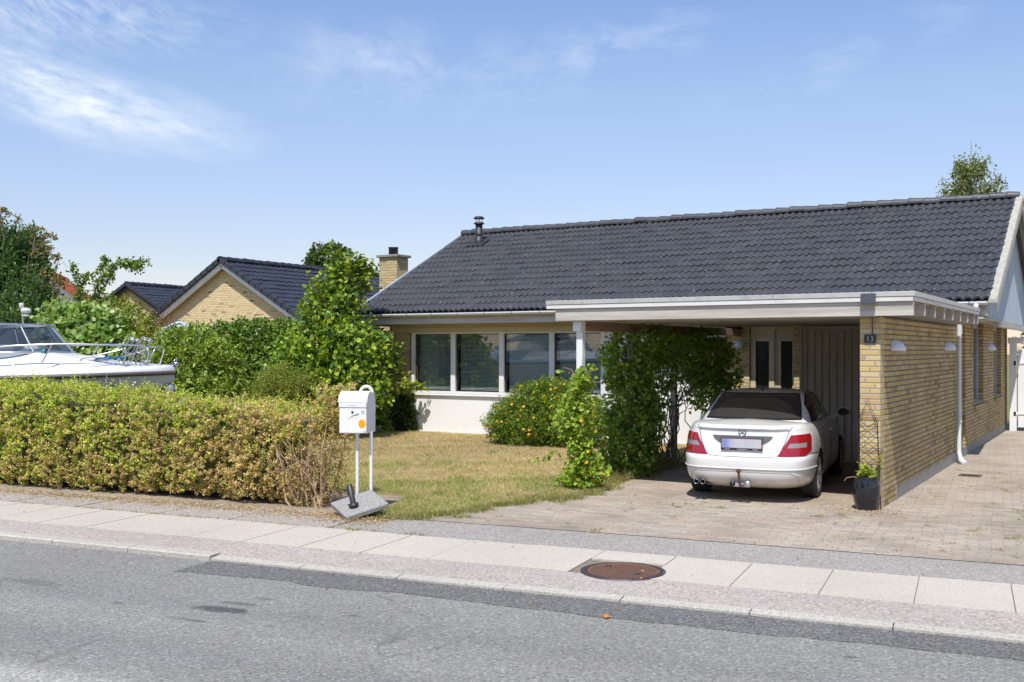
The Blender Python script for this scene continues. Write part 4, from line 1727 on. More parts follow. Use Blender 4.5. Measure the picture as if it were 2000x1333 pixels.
# body shell: stacked rings
NS = 150
zl_list = list(np.concatenate([np.linspace(.185, .36, 7), np.linspace(.385, .575, 7), [.59, .60, .6125, .625, .64], np.linspace(.67, .925, 9), [.945, .965, .975, .985, .993, 1.0]]))
rows = []
for zl in zl_list:
    x, y, l = arc(zl)
    # denser at both corners
    ls = np.linspace(0, l[-1], NS)
    xs, ys = np.interp(ls, l, x), np.interp(ls, l, y)
    zs = zmap(zl, ys)
    right = np.stack([xs, ys, zs], 1)
    left = right[::-1][1:-1] * np.array([-1, 1, 1])
    rows.append(np.concatenate([right, left]))
# deck rings drawn in towards the spine
for k, (sc, dz) in enumerate(((.93, .012), (.80, .022), (.5, .034), (.15, .042))):
    r = rows[len(zl_list) - 1].copy()
    yc = LEN / 2
    r[:, 0] *= sc
    r[:, 1] = yc + (r[:, 1] - yc) * (1 - (1 - sc) * .22)
    r[:, 2] = zmap(1.0, r[:, 1]) + dz * np.clip((r[:, 1] - .1) / .3, .25, 1)
    rows.append(r)
nr = len(rows[0])
Vb = np.concatenate(rows)
Fb = []
for i in range(len(rows) - 1):
    for k in range(nr):
        Fb.append((i * nr + k, i * nr + (k + 1) % nr, (i + 1) * nr + (k + 1) % nr, (i + 1) * nr + k))
Fb.append(tuple(range(nr))[::-1])
Fb.append(tuple((len(rows) - 1) * nr + k for k in range(nr)))
mb = MB()
mb.add([tuple(p) for p in Vb], Fb, 0, True)
tmp = mb.build('body', [M_PAINT, M_UNDER], None)
cut = MB()
for ay in (1.03, 3.79):
    for s in (-1, 1):
        cut.lathe([(0, 0), (.352, 0), (.352, .30), (0, .30)], (s * (.62 if s > 0 else .92), ay, .318), 40, mi=1, axis='X')
co = cut.build('arch_cutter', [M_PAINT, M_UNDER], None)
bmod = tmp.modifiers.new('b', 'BOOLEAN')
bmod.object = co
bmod.operation = 'DIFFERENCE'
bmod.solver = 'EXACT'
dg = bpy.context.evaluated_depsgraph_get()
bme = bpy.data.meshes.new_from_object(tmp.evaluated_get(dg))
bpy.data.objects.remove(co)
tmp.modifiers.clear()
tmp.data = bme
tmp.parent = CAR
BODY = tmp

# greenhouse
GT_ = np.array([0, .15, .35, .6, .8, .93, 1.0, 1.05, 1.09, 1.12])
GZ = np.array([.965, 1.035, 1.13, 1.245, 1.325, 1.37, 1.388, 1.405, 1.420, 1.428])
GYR = np.array([.53, .665, .845, 1.055, 1.20, 1.30, 1.37, 1.48, 1.66, 1.95])
GYF = np.array([3.36, 3.22, 3.02, 2.79, 2.62, 2.52, 2.46, 2.38, 2.26, 2.15])
GHW = np.array([.800, .785, .755, .705, .655, .612, .575, .515, .40, .15])


def gring(t, nd=500):
    yr, yf, hw, z = (np.interp(t, GT_, a) for a in (GYR, GYF, GHW, GZ))
    n = 4.6 if t <= 1 else 3.4
    yc, ly = (yr + yf) / 2, (yf - yr) / 2
    th = np.linspace(-PI / 2, PI / 2, nd)
    cx, sy = np.cos(th), np.sin(th)
    x = hw * np.abs(cx) ** (2 / n)
    y = yc + ly * np.sign(sy) * np.abs(sy) ** (2 / n)
    y = y + np.where(sy < 0, .06 * (x / hw) ** 2 * np.clip(1 - (y - yr) / .5, 0, 1), 0)
    return x, y, z


def g_arc(t):
    x, y, z = gring(t)
    l = np.concatenate([[0], np.cumsum(np.hypot(np.diff(x), np.diff(y)))])
    return x, y, z, l


def on_cab(l, t, off=0, side=1):
    x, y, z, L_ = g_arc(t)
    px, py = np.interp(l, L_, x), np.interp(l, L_, y)
    qx, qy = np.interp(l + .02, L_, x), np.interp(l + .02, L_, y)
    tt = np.array([qx - px, qy - py])
    tt /= np.linalg.norm(tt) + 1e-9
    n3 = np.array([tt[1], -tt[0], .55])
    n3 /= np.linalg.norm(n3)
    return (side * (px + n3[0] * off), py + n3[1] * off, z + n3[2] * off)


def l_at_y(t, y):
    x, yy, z, L_ = g_arc(t)
    i = len(yy) // 8
    return float(np.interp(y, yy, L_))


rows = []
for t in np.concatenate([np.linspace(0, 1, 15), [1.02, 1.05, 1.07, 1.09, 1.105, 1.12]]):
    x, y, z, l = g_arc(t)
    ls = np.linspace(0, l[-1], 90)
    right = np.stack([np.interp(ls, l, x), np.interp(ls, l, y), np.full(90, z)], 1)
    rows.append(np.concatenate([right, right[::-1][1:-1] * np.array([-1, 1, 1])]))
nr = len(rows[0])
Fb = []
for i in range(len(rows) - 1):
    for k in range(nr):
        Fb.append((i * nr + k, i * nr + (k + 1) % nr, (i + 1) * nr + (k + 1) % nr, (i + 1) * nr + k))
Fb.append(tuple((len(rows) - 1) * nr + k for k in range(nr)))
mb = MB()
mb.add([tuple(p) for p in np.concatenate(rows)], Fb, 0, True)
mb.build('cabin', M_PAINT, CAR)


def patch(mb, fn, a0, a1, lo, hi, na, nb, mi=0):
    """fn(l, level); lo(level), hi(level) bound l"""
    def g(u, v):
        b = a0 + (a1 - a0) * v
        return fn(lo(b) + (hi(b) - lo(b)) * u, b)
    mb.grid(g, na, nb, mi)


# rear window with black border
for nm, m_, t0, t1, e0, e1, off in (('window_seal', M_TRIMB, .17, .985, .70, .565, .003), ('rear_window', M_CARGL, .215, .92, .665, .545, .006)):
    mb = MB()
    h = lambda t: np.interp(t, [t0, t1], [e0, e1])
    patch(mb, lambda l, t: on_cab(abs(l), t, off, 1 if l >= 0 else -1), t0, t1, lambda t: -h(t), h, 40, 12)
    mb.build(nm, m_, CAR, fixn=False)
# black rails that frame the roof
mb = MB()
for s in (1, -1):
    mb.tube([on_cab(l_at_y(t, y), t, .004, s) for t, y in ((.90, 1.50), (.985, 1.70), (1.0, 2.1), (.99, 2.5), (.95, 2.70))], .010, 6)
mb.build('roof_rail', M_TRIMB, CAR)
# side windows: front and rear door panes and their black surround
for s in (1, -1):
    for nm, m_, t0, t1, ya, yb, off in (('window_seal', M_TRIMB, .10, .93, (1.02, 1.52), (3.12, 2.40), .003), ('side_window', M_CARGL, .14, .895, (1.07, 1.53), (1.98, 1.98), .006), ('side_window', M_CARGL, .14, .895, (2.04, 2.04), (3.03, 2.39), .006)):
        mb = MB()
        lo = lambda t: l_at_y(t, np.interp(t, [t0, (t0 + t1) * .6, t1], [ya[0], ya[0] + (ya[1] - ya[0]) * .45, ya[1]]))
        hi = lambda t: l_at_y(t, np.interp(t, [t0, t1], yb))
        patch(mb, lambda l, t: on_cab(l, t, off, s), t0, t1, lo, hi, 16, 10)
        mb.build(nm, m_, CAR, fixn=False)
# windscreen
mb = MB()


def wsf(u, v):
    t = .06 + .88 * v
    x, y, z, L_ = g_arc(t)
    tot = L_[-1]
    w = np.interp(t, [0, 1], [.70, .52])
    l = tot - w + 2 * w * u
    if l > tot:
        p = on_cab(2 * tot - l, t, .005, -1)
    else:
        p = on_cab(l, t, .005, 1)
    return p


mb.grid(wsf, 24, 10)
mb.build('windscreen', M_CARGL, CAR, fixn=False)

# tail lamps: red with a clear band; corner-wrapping
for s in (1, -1):
    def lo(z):
        return np.interp(z, [.622, .885], [.455, .620])

    def hi(z):
        return np.interp(z, [.622, .68, .84, .885], [.86, 1.03, 1.04, 1.0])
    mb = MB()
    for z0, z1, mi in ((.620, .722, 0), (.724, .782, 1), (.784, .885, 0)):
        def fn(l, z, z0=z0, z1=z1, mi=mi):
            return on_body(l, z, .007 + (.004 if mi == 0 else .001), s)
        if mi == 0:
            patch(mb, fn, z0, z1, lo, hi, 16, 5, mi)
        else:
            patch(mb, fn, z0, z1, lambda z: lo(z) + .055, lambda z: hi(z) - .14, 12, 4, 1)
            patch(mb, fn, z0, z1, lo, lambda z: lo(z) + .055, 3, 4, 0)
            patch(mb, fn, z0, z1, lambda z: hi(z) - .14, hi, 5, 4, 0)
    mb.build('tail_lamp', [M_REDL, M_CLEARL], CAR, fixn=False)
# seams: boot lid, bumper joints, doors
mb = MB()
R_ = .0042
lidb = [(-.60, .935), (-.545, .78), (-.475, .64), (-.43, .612), (-.30, .604), (0, .602), (.30, .604), (.43, .612), (.475, .64), (.545, .78), (.60, .935)]


def seam(pts, r=R_, n=8, off=.0012):
    P = []
    for (l0, z0), (l1, z1) in zip(pts[:-1], pts[1:]):
        for k in range(n):
            t = k / n
            l, z = l0 + (l1 - l0) * t, z0 + (z1 - z0) * t
            P.append(on_body(abs(l), z, off, 1 if l >= 0 else -1))
    l, z = pts[-1]
    P.append(on_body(abs(l), z, off, 1 if l >= 0 else -1))
    mb.tube(P, r, 5)


seam(lidb)
for s in (1, -1):
    seam([(s * .60, .935), (s * .66, .985)])
    seam([(s * 1.02, .632), (s * 1.40, .632)])
seam([(-.76, .27), (-.72, .36), (-.62, .405), (0, .412), (.62, .405), (.72, .36), (.76, .27)], .0022, 14, .0004)
# doors, along the flank (arc length ~ y + half width)
for s in (1, -1):
    for ly in (2.75, 3.90):
        seam([(s * ly, .30), (s * ly, .6), (s * (ly + .03), .97)], .0045)
    seam([(s * 2.0, .97), (s * 1.86, .80), (s * 2.05, .56)], .0045)
    seam([(s * 2.15, .30), (s * 3.95, .30)], .0045)
mb.build('panel_gaps', plain('shadow gap', (.06, .06, .06), rough=.8), CAR)
# bumper step and the lip spoiler
mb = MB()
P = [on_body(abs(l), .452, .004, 1 if l >= 0 else -1) for l in np.linspace(-1.35, 1.35, 60)]
mb.tube(P, .010, 6)
mb.build('bumper', M_PAINT, CAR)
mb = MB()


def lipf(u, v):
    l = -.60 + 1.2 * u
    p = on_body(abs(l), .955, 0, 1 if l >= 0 else -1)
    k = [(.0, -.012), (-.020, .004), (-.016, .018), (.0, .026), (.05, .030), (.16, .034)][int(round(v * 5))]
    return (p[0], p[1] + k[0], p[2] + k[1])


mb.grid(lipf, 40, 5)
mb.build('boot_lip', M_PAINT, CAR, fixn=False)
# plate, painted shade of its recess, emblem
mb = MB()
P = []


def recf(u, v):
    l = (-.39 + .78 * u) * (1 - .30 * (1 - v) ** 2)
    z = .765 + .105 * v
    return on_body(abs(l), z, .004, 1 if l >= 0 else -1)


mb.grid(recf, 24, 6)
mb.build('plate_recess_shade', plain('painted recess shade', (.10, .105, .11), rough=.4), CAR, fixn=False)  # dark sheet over the boot; shade of the recess is in its colour
NPC = thing
py = on_body(0, .74, 0)[1]
mb = MB()
mb.cbox(-.272, .272, py - .036, py - .016, .690, .846, .004)
PL = mb.build('number_plate', M_TRIMB, CAR)
mb = MB()
mb.box(-.262, .262, py - .040, py - .036, .712, .838)
mb.build('plate_face', plain('plate border red', (.45, .10, .12), rough=.4), PL)


def plate_face():
    m, nt, b = nodes('smudged number plate')
    v = objvec(nt)
    s = nt.nodes.new('ShaderNodeSeparateXYZ')
    L(nt, v, s.inputs[0])
    f = math_n(nt, 'ADD', math_n(nt, 'MULTIPLY', s.outputs[0], 1.95), .5)
    n = noise(nt, objvec(nt, (9, 1, 2)), 1.6, 2, .4)
    c = ramp(nt, f, [(0.0, (.10, .19, .52)), (.10, (.12, .21, .52)), (.24, (.42, .43, .52)), (.5, (.50, .50, .54)), (1.0, (.52, .51, .54))])
    L(nt, mixc(nt, ramp(nt, n, [(.4, 0), (.65, .35)]), c, (.36, .37, .42)), b.inputs['Base Color'])
    b.inputs['Roughness'].default_value = .4
    return m


mb = MB()
mb.box(-.256, .256, py - .043, py - .040, .718, .832)
mb.build('plate_surface', plate_face(), PL)
mb = MB()
for x0, x1 in ((-.22, -.15), (-.06, .07), (.14, .22)):
    mb.box(x0, x1, py - .0385, py - .036, .695, .706)
mb.build('plate_lettering', M_ALLOY, PL)
M_STAR = plain('chrome badge', (.30, .31, .32), rough=.25, metal=.8)
ez, ey = .915, on_body(0, .915, 0)[1] - .010
mb = MB()
mb.tube([(.046 * math.cos(a), ey, ez + .046 * math.sin(a)) for a in np.linspace(0, 2 * PI, 33)], .0060, 6)
for k in range(3):
    a = PI / 2 + k * 2 * PI / 3
    w = .010
    c, s = math.cos(a), math.sin(a)
    mb.add([(-s * w, ey, ez + c * w), (s * w, ey, ez - c * w), (.045 * c, ey, ez + .045 * s), (0, ey - .008, ez)], [(0, 3, 2), (3, 1, 2), (0, 1, 3)])
mb.build('star_badge', M_STAR, CAR)
# tow bar, exhausts, rear valance, aerial, mirrors
mb = MB()
mb.tube([(.03, -.005, .24), (-.005, -.035, .235), (-.012, -.045, .30), (-.022, -.05, .40)], .016, 10)
mb.lathe([(0, -.032), (.02, -.026), (.031, -.008), (.031, .008), (.02, .026), (0, .032)], (-.024, -.05, .43), 14)
mb.build('tow_ball', plain('rusted tow ball', (.15, .075, .055), (.10, .05, .04), 30, .7, metal=.3), CAR)
mb = MB()
mb.cbox(-.14, .12, -.01, .06, .215, .265, .012)
mb.lathe([(0, -.02), (.042, -.02), (.042, .03), (0, .03)], (.085, -.02, .26), 16, axis='Y')
mb.lathe([(0, -.02), (.036, -.02), (.036, .03), (0, .03)], (-.11, -.01, .255), 16, axis='Y', mi=1)
mb.build('tow_bracket', [M_ALLOY, M_TRIMB], CAR)
for k in range(2):
    mb = MB()
    mb.lathe([(.026, .12), (.030, .0), (.034, .0), (.036, .01), (.034, .12)], (-.60 + k * .085, .025, .258), 16, axis='Y')
    mb.lathe([(0, .05), (.027, .05)], (-.60 + k * .085, .025, .258), 16, axis='Y', mi=1)
    mb.build('exhaust_tip', [M_STAR, M_UNDER], CAR)
mb = MB()
mb.grid(lambda u, v: (lambda p: (p[0], p[1] - .003, p[2]))(on_body(abs(-.70 + .30 * u), .215 + (.055 * math.sin(PI * u)) * v, .004, -1)), 14, 3)
mb.build('exhaust_cutout', M_UNDER, CAR, fixn=False)
mb = MB()
mb.extrude([(-.012, 1.50, 1.385), (-.012, 1.66, 1.402), (-.012, 1.60, 1.425), (-.012, 1.53, 1.475)], (.024, 0, 0))
mb.build('roof_aerial', M_TRIMB, CAR)
for s in (1, -1):
    mb = MB()
    mb.bar((s * .78, 3.02, .985), (s * .90, 3.0, 1.0), .08, .04)
    bm = bmesh.new()
    bmesh.ops.create_cube(bm, size=1.0)
    bmesh.ops.bevel(bm, geom=bm.edges[:], offset=.18, segments=3, affect='EDGES')
    mb.bm(bm, 0, Matrix.Translation((s * .975, 3.02, 1.045)) @ Matrix.Rotation(s * -.12, 4, 'Z') @ Matrix.Diagonal((.20, .11, .145, 1)), True)
    mi = mb.build('wing_mirror', M_PAINT, CAR)
    mb = MB()
    bm = bmesh.new()
    bmesh.ops.create_cube(bm, size=1.0)
    bmesh.ops.bevel(bm, geom=bm.edges[:], offset=.2, segments=2, affect='EDGES')
    mb.bm(bm, 0, Matrix.Translation((s * .975, 2.966, 1.045)) @ Matrix.Rotation(s * -.12, 4, 'Z') @ Matrix.Diagonal((.165, .012, .11, 1)))
    mb.build('mirror_glass', M_CARGL, mi)
    for yy in (1.72, 2.78):
        mb = MB()
        p = on_body(yy + .90, .86, .022, s)
        q = on_body(yy + 1.12, .865, .022, s)
        mb.tube([on_body(yy + .90, .86, .0, s), p, q, on_body(yy + 1.12, .865, .0, s)], .012, 8)
        mb.build('door_handle', M_PAINT, CAR)
for s in (1, -1):
    mb = MB()
    def hl(u, v):
        x, y, l = arc(.72 + .1 * v)
        return on_body(l[-1] - .45 - .38 * (1 - u), .72 + .1 * v, .006, s)
    mb.grid(hl, 10, 4)
    mb.build('headlamp', M_CLEARL, CAR, fixn=False)


def wheel(ax, ay):
    w = bpy.data.objects.new('wheel', None)
    COL.objects.link(w)
    w.parent = CAR
    w.location = (ax, ay, .315)
    if ax < 0:
        w.rotation_euler = (0, 0, PI)
    return w


def fill_wheel(w):
    # outer face towards +x
    mb = MB()
    pr = [(.235, .10), (.262, .112), (.290, .110), (.308, .098), (.315, .080), (.316, .05)]
    for k in range(5):
        x = .05 - .1 * k / 4
        if k:
            pr += [(.316, x + .008), (.309, x + .006), (.309, x - .000), (.316, x - .002)]
    pr += [(.315, -.080), (.308, -.098), (.290, -.110), (.262, -.112), (.235, -.10)]
    mb.lathe([(r, x) for r, x in pr], n=48, axis='X')
    mb.build('tyre', M_TYRE, w)
    mb = MB()
    mb.lathe([(.236, .104), (.228, .108), (.222, .092), (.214, .07), (.212, -.09), (.236, -.1)], n=40, axis='X')
    mb.lathe([(0, .098), (.03, .098), (.038, .088), (.06, .080), (.066, .05), (0, .05)], n=24, axis='X')
    for k in range(7):
        for dlt in (-.10, .10):
            a = k * 2 * PI / 7 + dlt
            b = k * 2 * PI / 7 + dlt * 1.5
            p = Vector((.082, .05 * math.cos(a), .05 * math.sin(a)))
            q = Vector((.092, .222 * math.cos(b), .222 * math.sin(b)))
            mb.bar(p, q, .017, .022, up=(1, 0, 0))
    mb.build('rim', M_ALLOY, w)
    mb = MB()
    mb.lathe([(0, .02), (.15, .02), (.15, .0), (0, 0)], n=30, axis='X')
    mb.build('brake_disc', plain('brake disc', (.22, .21, .2), rough=.4, metal=.8) if 'brake disc' not in bpy.data.materials else bpy.data.materials['brake disc'], w)


for ax, ay in ((.752, 1.03), (-.752, 1.03), (.752, 3.79), (-.752, 3.79)):
    fill_wheel(wheel(ax, ay))
# ------------------------------------------------------------------ mailbox on two posts
mp = at(699, 12.55)
MR = YAW - math.radians(12)
MBX = thing('mailbox', 'white steel mailbox with round top, hoop handle and orange sticker on two thin posts', 'mailbox', (mp.x, mp.y, 0), MR)
M_MBOX = plain('white lacquered steel', (.76, .76, .77), (.70, .70, .71), 4, .32, spec=.5, sharp=(.55, .8))
W_, D_, zb, zt = .352, .27, .945, 1.435
mb = MB()
c0 = -.02
x0, x1 = -.175, -.175 + W_
y0, y1 = -.17, -.17 + D_


def side_prof(x, r0=0.0, grow=0.0):
    # side outline: straight walls, rounded front top, arched roof
    P = [(y0 - grow, zb)]
    h = zt - .115
    for k in range(17):
        a = PI - PI * k / 16
        P.append(((y0 + y1) / 2 + (D_ / 2 + grow) * math.cos(a), h + (.115 + grow) * math.sin(a)))
    P.append((y1 + grow, zb))
    return [(x, y, z) for y, z in P]


mb.extrude(side_prof(x0 + .006), (W_ - .012, 0, 0))
mb.build('box', M_MBOX, MBX)
# curved lid over the top, a little proud
mb = MB()
h = zt - .115
for (xa, xb) in ((x0 - .006, x1 + .006),):
    out, inn = [], []
    for k in range(19):
        a = PI * 1.0 - PI * k / 18
        yy, zz = (y0 + y1) / 2, h
        out.append((yy + (D_ / 2 + .010) * math.cos(a), zz + (.115 + .010) * math.sin(a)))
        inn.append((yy + (D_ / 2 - .0) * math.cos(a), zz + (.115 - .0) * math.sin(a)))
    out = [(out[0][0], out[0][1] - .006)] + out + [(out[-1][0], zb + .004)]
    inn = [(inn[0][0], inn[0][1] - .006)] + inn + [(inn[-1][0], zb + .004)]
    n = len(out)
    vs = []
    for x in (xa, xb):
        vs += [(x, y, z) for y, z in out] + [(x, y, z) for y, z in inn]
    fs = []
    for i in range(n - 1):
        fs += [(i, i + 1, 2 * n + i + 1, 2 * n + i), (n + i, n + i + 1, 3 * n + i + 1, 3 * n + i), (i, i + 1, n + i + 1, n + i), (2 * n + i, 2 * n + i + 1, 3 * n + i + 1, 3 * n + i)]
    fs += [(0, n, 3 * n, 2 * n), (n - 1, 2 * n - 1, 4 * n - 1, 3 * n - 1)]
    mb.add(vs, fs, smooth=False)
mb.build('lid', M_MBOX, MBX)
mb = MB()
zf = zt - .115 - .012
mb.extrude([(x0 + .004, y0 - .001, zf), (x0 + .004, y0 - .020, zf - .004), (x0 + .004, y0 - .016, zf - .052), (x0 + .004, y0 - .001, zf - .056)], (W_ - .008, 0, 0))
mb.build('slot_flap', M_MBOX, MBX)
mb = MB()
mb.cbox(x0 + .008, x1 - .008, y0 - .008, y0 - .001, zb + .006, zf - .060, .003)
FD = mb.build('front_door', M_MBOX, MBX)
mb = MB()
mb.tube([(x0 + .285 + .075 * math.cos(a), (y0 + y1) / 2 + .03, zt - .01 + .075 * math.sin(a)) for a in np.linspace(0, PI, 15)], .0185, 10)
mb.build('hoop_handle', M_MBOX, MBX)
fy_ = y0 - .0085


def decal(name, mat, poly, off=.0):
    mb = MB()
    mb.extrude([(x, fy_ - off, z) for x, z in poly], (0, -.0012, 0))
    return mb.build(name, mat, MBX)


def cir(cx, cz, r, n=28, sq=1.0):
    return [(cx + r * math.cos(2 * PI * k / n), cz + r * sq * math.sin(2 * PI * k / n)) for k in range(n)]


S = W_ / 575.0     # sticker layout
ox, oz = x0, zf - .06


def mxy(px, py):
    return (ox + (px - 248) * S, oz - (py - 505) * .00052)


M_GREEN = plain('green print', lin(22, 130, 92, .8), rough=.4)
M_PRINT = plain('grey print', (.42, .42, .44), rough=.5)
M_PEACH = plain('peach print', lin(226, 186, 158, .8), rough=.5)
mb = MB()
mb.lathe([(0, -.004), (.014, -.004), (.016, 0)], (mxy(530, 606)[0], fy_, mxy(530, 606)[1]), 18, axis='Y')
mb.build('lock', plain('dark lock', (.05, .045, .045), rough=.4, metal=.5), MBX)
decal('green_streak', M_GREEN, [mxy(500, 708), mxy(512, 690), mxy(650, 630), mxy(664, 634), mxy(660, 655), mxy(560, 690)])
decal('grey_streak', plain('dark grey print', (.08, .09, .10), rough=.4), [mxy(408, 768), mxy(470, 738), mxy(540, 700), mxy(480, 740)])
decal('peach_streak', M_PEACH, [mxy(480, 758), mxy(560, 735), mxy(672, 690), mxy(560, 745)])
mb = MB()
for k in range(4):
    a = mxy(586 + k * 24, 692 - k * 7)
    mb.box(a[0], a[0] + .008, fy_ - .001, fy_, a[1], a[1] + .010)
mb.build('small_lettering', M_PRINT, MBX)
mb = MB()
for r in range(7):
    for c in range(3):
        a = mxy(712 + c * 24, 570 + r * 13)
        mb.box(a[0], a[0] + .011, fy_ - .001, fy_, a[1], a[1] + .005)
mb.build('notice_text', M_PRINT, MBX)
decal('orange_sticker', plain('orange sticker', lin(250, 180, 10, .85), lin(246, 170, 8, .85), 60, .45), cir(*mxy(727, 866), .046, sq=1.12))
mb = MB()
rr = mxy(727, 866)
mb.tube([(rr[0] + .035 * math.cos(a), fy_ - .0012, rr[1] + .052 * math.sin(a)) for a in np.linspace(0, 2 * PI, 30)], .0008, 4)
for k in range(5):
    mb.box(rr[0] - .014, rr[0] + .014 - .003 * (k % 2), fy_ - .0018, fy_ - .0012, rr[1] - .03 + k * .013, rr[1] - .026 + k * .013)
mb.build('sticker_print', plain('darker orange print', lin(214, 140, 6, .8), rough=.5), MBX)
mb = MB()
for r in range(4):
    for c in range(3):
        a = mxy(748 + c * 24, 1042 + r * 10)
        mb.box(a[0], a[0] + .012, fy_ - .001, fy_, a[1], a[1] + .004)
mb.build('corner_text', M_PRINT, MBX)
a = mxy(470, 440)
mb = MB()
zz = zf - .030
for k in range(9):
    mb.box(x0 + .135 + k * .0085, x0 + .135 + k * .0085 + .0055, y0 - .0202, y0 - .0180, zz, zz + .006)
mb.build('flap_lettering', M_PRINT, MBX)
for k, x in enumerate((.0, .165)):
    mb = MB()
    mb.tube([(x - (.0 if k else .0), -.02 + .03 * k, -.05), (x, -.02 + .03 * k, .96)], .0205, 14)
    mb.build('post', plain('chipped white paint', (.72, .72, .72), (.40, .28, .2), 22, .45, sharp=(.68, .74)) if k == 0 else bpy.data.materials['chipped white paint'], MBX)

# tipped parasol foot leaning against the posts
pb = gp(697, 1013)
PB = thing('parasol_base', 'tilted square concrete parasol foot with black tube leaning on the mailbox posts', 'parasol base', (pb.x, pb.y, 0), YAW)
PBM = Matrix.Translation((.0, .20, .13)) @ Matrix.Rotation(math.radians(17), 4, 'X') @ Matrix.Rotation(math.radians(-7), 4, 'Y') @ Matrix.Rotation(math.radians(30), 4, 'Z')
M_AGG = speckle_mat('exposed aggregate', (.33, .32, .30), (.46, .44, .41), (.17, .17, .165), 130, .45, bumpk=.5)
mb = MB()
hw_ = .262
lay = [(-.035, .985), (-.028, 1.0), (.012, 1.0), (.020, .985), (.048, .80), (.055, .70)]
vs = []
for z, k in lay:
    for sx, sy in ((-1, -1), (1, -1), (1, 1), (-1, 1)):
        vs.append(PBM @ Vector((sx * hw_ * k, sy * hw_ * k, z)))
vs = vs[:16]
fs = [(3, 2, 1, 0), (12, 13, 14, 15)]
for i in range(3):
    for k in range(4):
        fs.append((i * 4 + k, i * 4 + (k + 1) % 4, i * 4 + 4 + (k + 1) % 4, i * 4 + 4 + k))
mb.add(vs, fs)
mb.build('slab', M_AGG, PB)
TM = Matrix.Translation((-.055, .10, .15)) @ Matrix.Rotation(math.radians(-11), 4, 'Y') @ Matrix.Rotation(math.radians(8), 4, 'X')
mb = MB()
mb.lathe([(0, -.03), (.058, -.03), (.058, .004), (.040, .012), (.0335, .018), (.0335, .235), (.028, .235), (.028, .2), (0, .2)], n=20, M=TM)
mb.build('tube', plain('black plastic', (.018, .018, .02), (.03, .03, .03), 20, .45), PB)
mb = MB()
mb.lathe([(0, -.06), (.012, -.058), (.016, -.045), (.012, -.034), (.008, 0)], (0, 0, 0), 12, M=TM @ Matrix.Translation((-.02, 0, .19)) @ Matrix.Rotation(PI / 2, 4, 'Y'))
mb.build('knob', bpy.data.materials['black plastic'], PB)

# ------------------------------------------------------------------ glazed pot with trellis
pp = gp(1687, 999)
POT = thing('plant_pot', 'glossy black glazed barrel pot at the foot of the brick pier', 'plant pot', (pp.x, pp.y + .16, 0))
M_GLAZE = plain('black glaze', (.010, .011, .014), (.020, .022, .028), 3, .10, coat=.25, spec=.45)
mb = MB()
prof = [(0, .0), (.112, .0), (.125, .02), (.152, .12), (.163, .22), (.160, .30), (.148, .365), (.143, .385), (.150, .395), (.146, .402), (.132, .40), (.130, .36), (0, .36)]
vs_prof = []
mb.lathe(prof, n=48)
for i, v in enumerate(mb.v):
    a = math.atan2(v[1], v[0])
    r = math.hypot(v[0], v[1])
    if r > .02 and .05 < v[2] < .37:
        k = 1 - .022 * (max(0, math.cos(a * 7)) ** 6)
        mb.v[i] = (v[0] * k, v[1] * k, v[2])
mb.build('pot_body', M_GLAZE, POT)
mb = MB()
mb.lathe([(0, .368), (.131, .364)], n=24)
mb.build('soil', plain('potting soil', (.05, .035, .022), (.09, .065, .04), 40, .95), POT)
M_LEAF = leaf_mat('leaf', .38, .42, .35)
M_LEAFG = leaf_mat('glossy leaf', .32, .36, .4)
rg = np.random.default_rng(51)
GER = thing('potted_geranium', 'sparse yellow green geranium with a few dry stalks growing in the black pot', 'plant', (pp.x, pp.y + .16, .37))
c = np.array([pp.x, pp.y + .16, .37])
O = c + np.stack([rg.normal(size=26) * .045, rg.normal(size=26) * .04, np.zeros(26)], 1)
Dd = rand_dir(26, rg) * np.array([.5, .4, .15]) + np.array([0, 0, 1])
Ln = rg.uniform(.05, .21, 26)
V, F, C = spray(O, Dd, Ln, 5, .052, .050, lambda p, k: palette(len(p), [(.30, .40, .05), (.38, .44, .08), (.22, .33, .05)], rng=rg), spread=.9, up=.8, rng=rg, tipbias=.4)
raw_mesh('leaves', V, F, C, M_LEAF, GER)
mb = MB()
for i in range(26):
    d = Vector(Dd[i]).normalized()
    mb.tube([Vector(O[i]), Vector(O[i]) + d * float(Ln[i])], .003, 5)
mb.tube([Vector(c) + Vector((-.05, -.08, 0)), Vector(c) + Vector((-.12, -.14, .035)), Vector(c) + Vector((-.20, -.15, .02)), Vector(c) + Vector((-.23, -.15, -.02))], .006, 5)
mb.tube([Vector(c) + Vector((.02, 0, 0)), Vector(c) + Vector((.10, -.02, .12)), Vector(c) + Vector((.14, -.02, .26))], .003, 5)
mb.build('stalks', plain('dry stalk', (.28, .17, .09), (.2, .12, .07), 20, .8), GER, world=True)
q = c + np.array([.14, -.02, .26])
V, F, C = spray(np.repeat(q[None], 5, 0), rand_dir(5, rg), np.full(5, .05), 4, .035, .03, lambda p, k: palette(len(p), [(.30, .40, .05), (.35, .18, .05)], rng=rg), rng=rg)
raw_mesh('flower_head', V, F, C, M_LEAF, GER)
TR = thing('metal_trellis', 'thin dark wire trellis with pointed top standing in the black pot', 'trellis', (pp.x, pp.y + .19, 0))
mb = MB()
tx0, tx1, ty = -.115, .130, .0
pk = (tx0 + tx1) / 2
lean = .03
outl = [(tx0 + .03, ty, .02), (tx0, ty, 1.05), (pk, ty, 1.34), (tx1 - .01, ty, 1.05), (tx1 + .03, ty, .02)]
mb.tube(outl, .0052, 6)
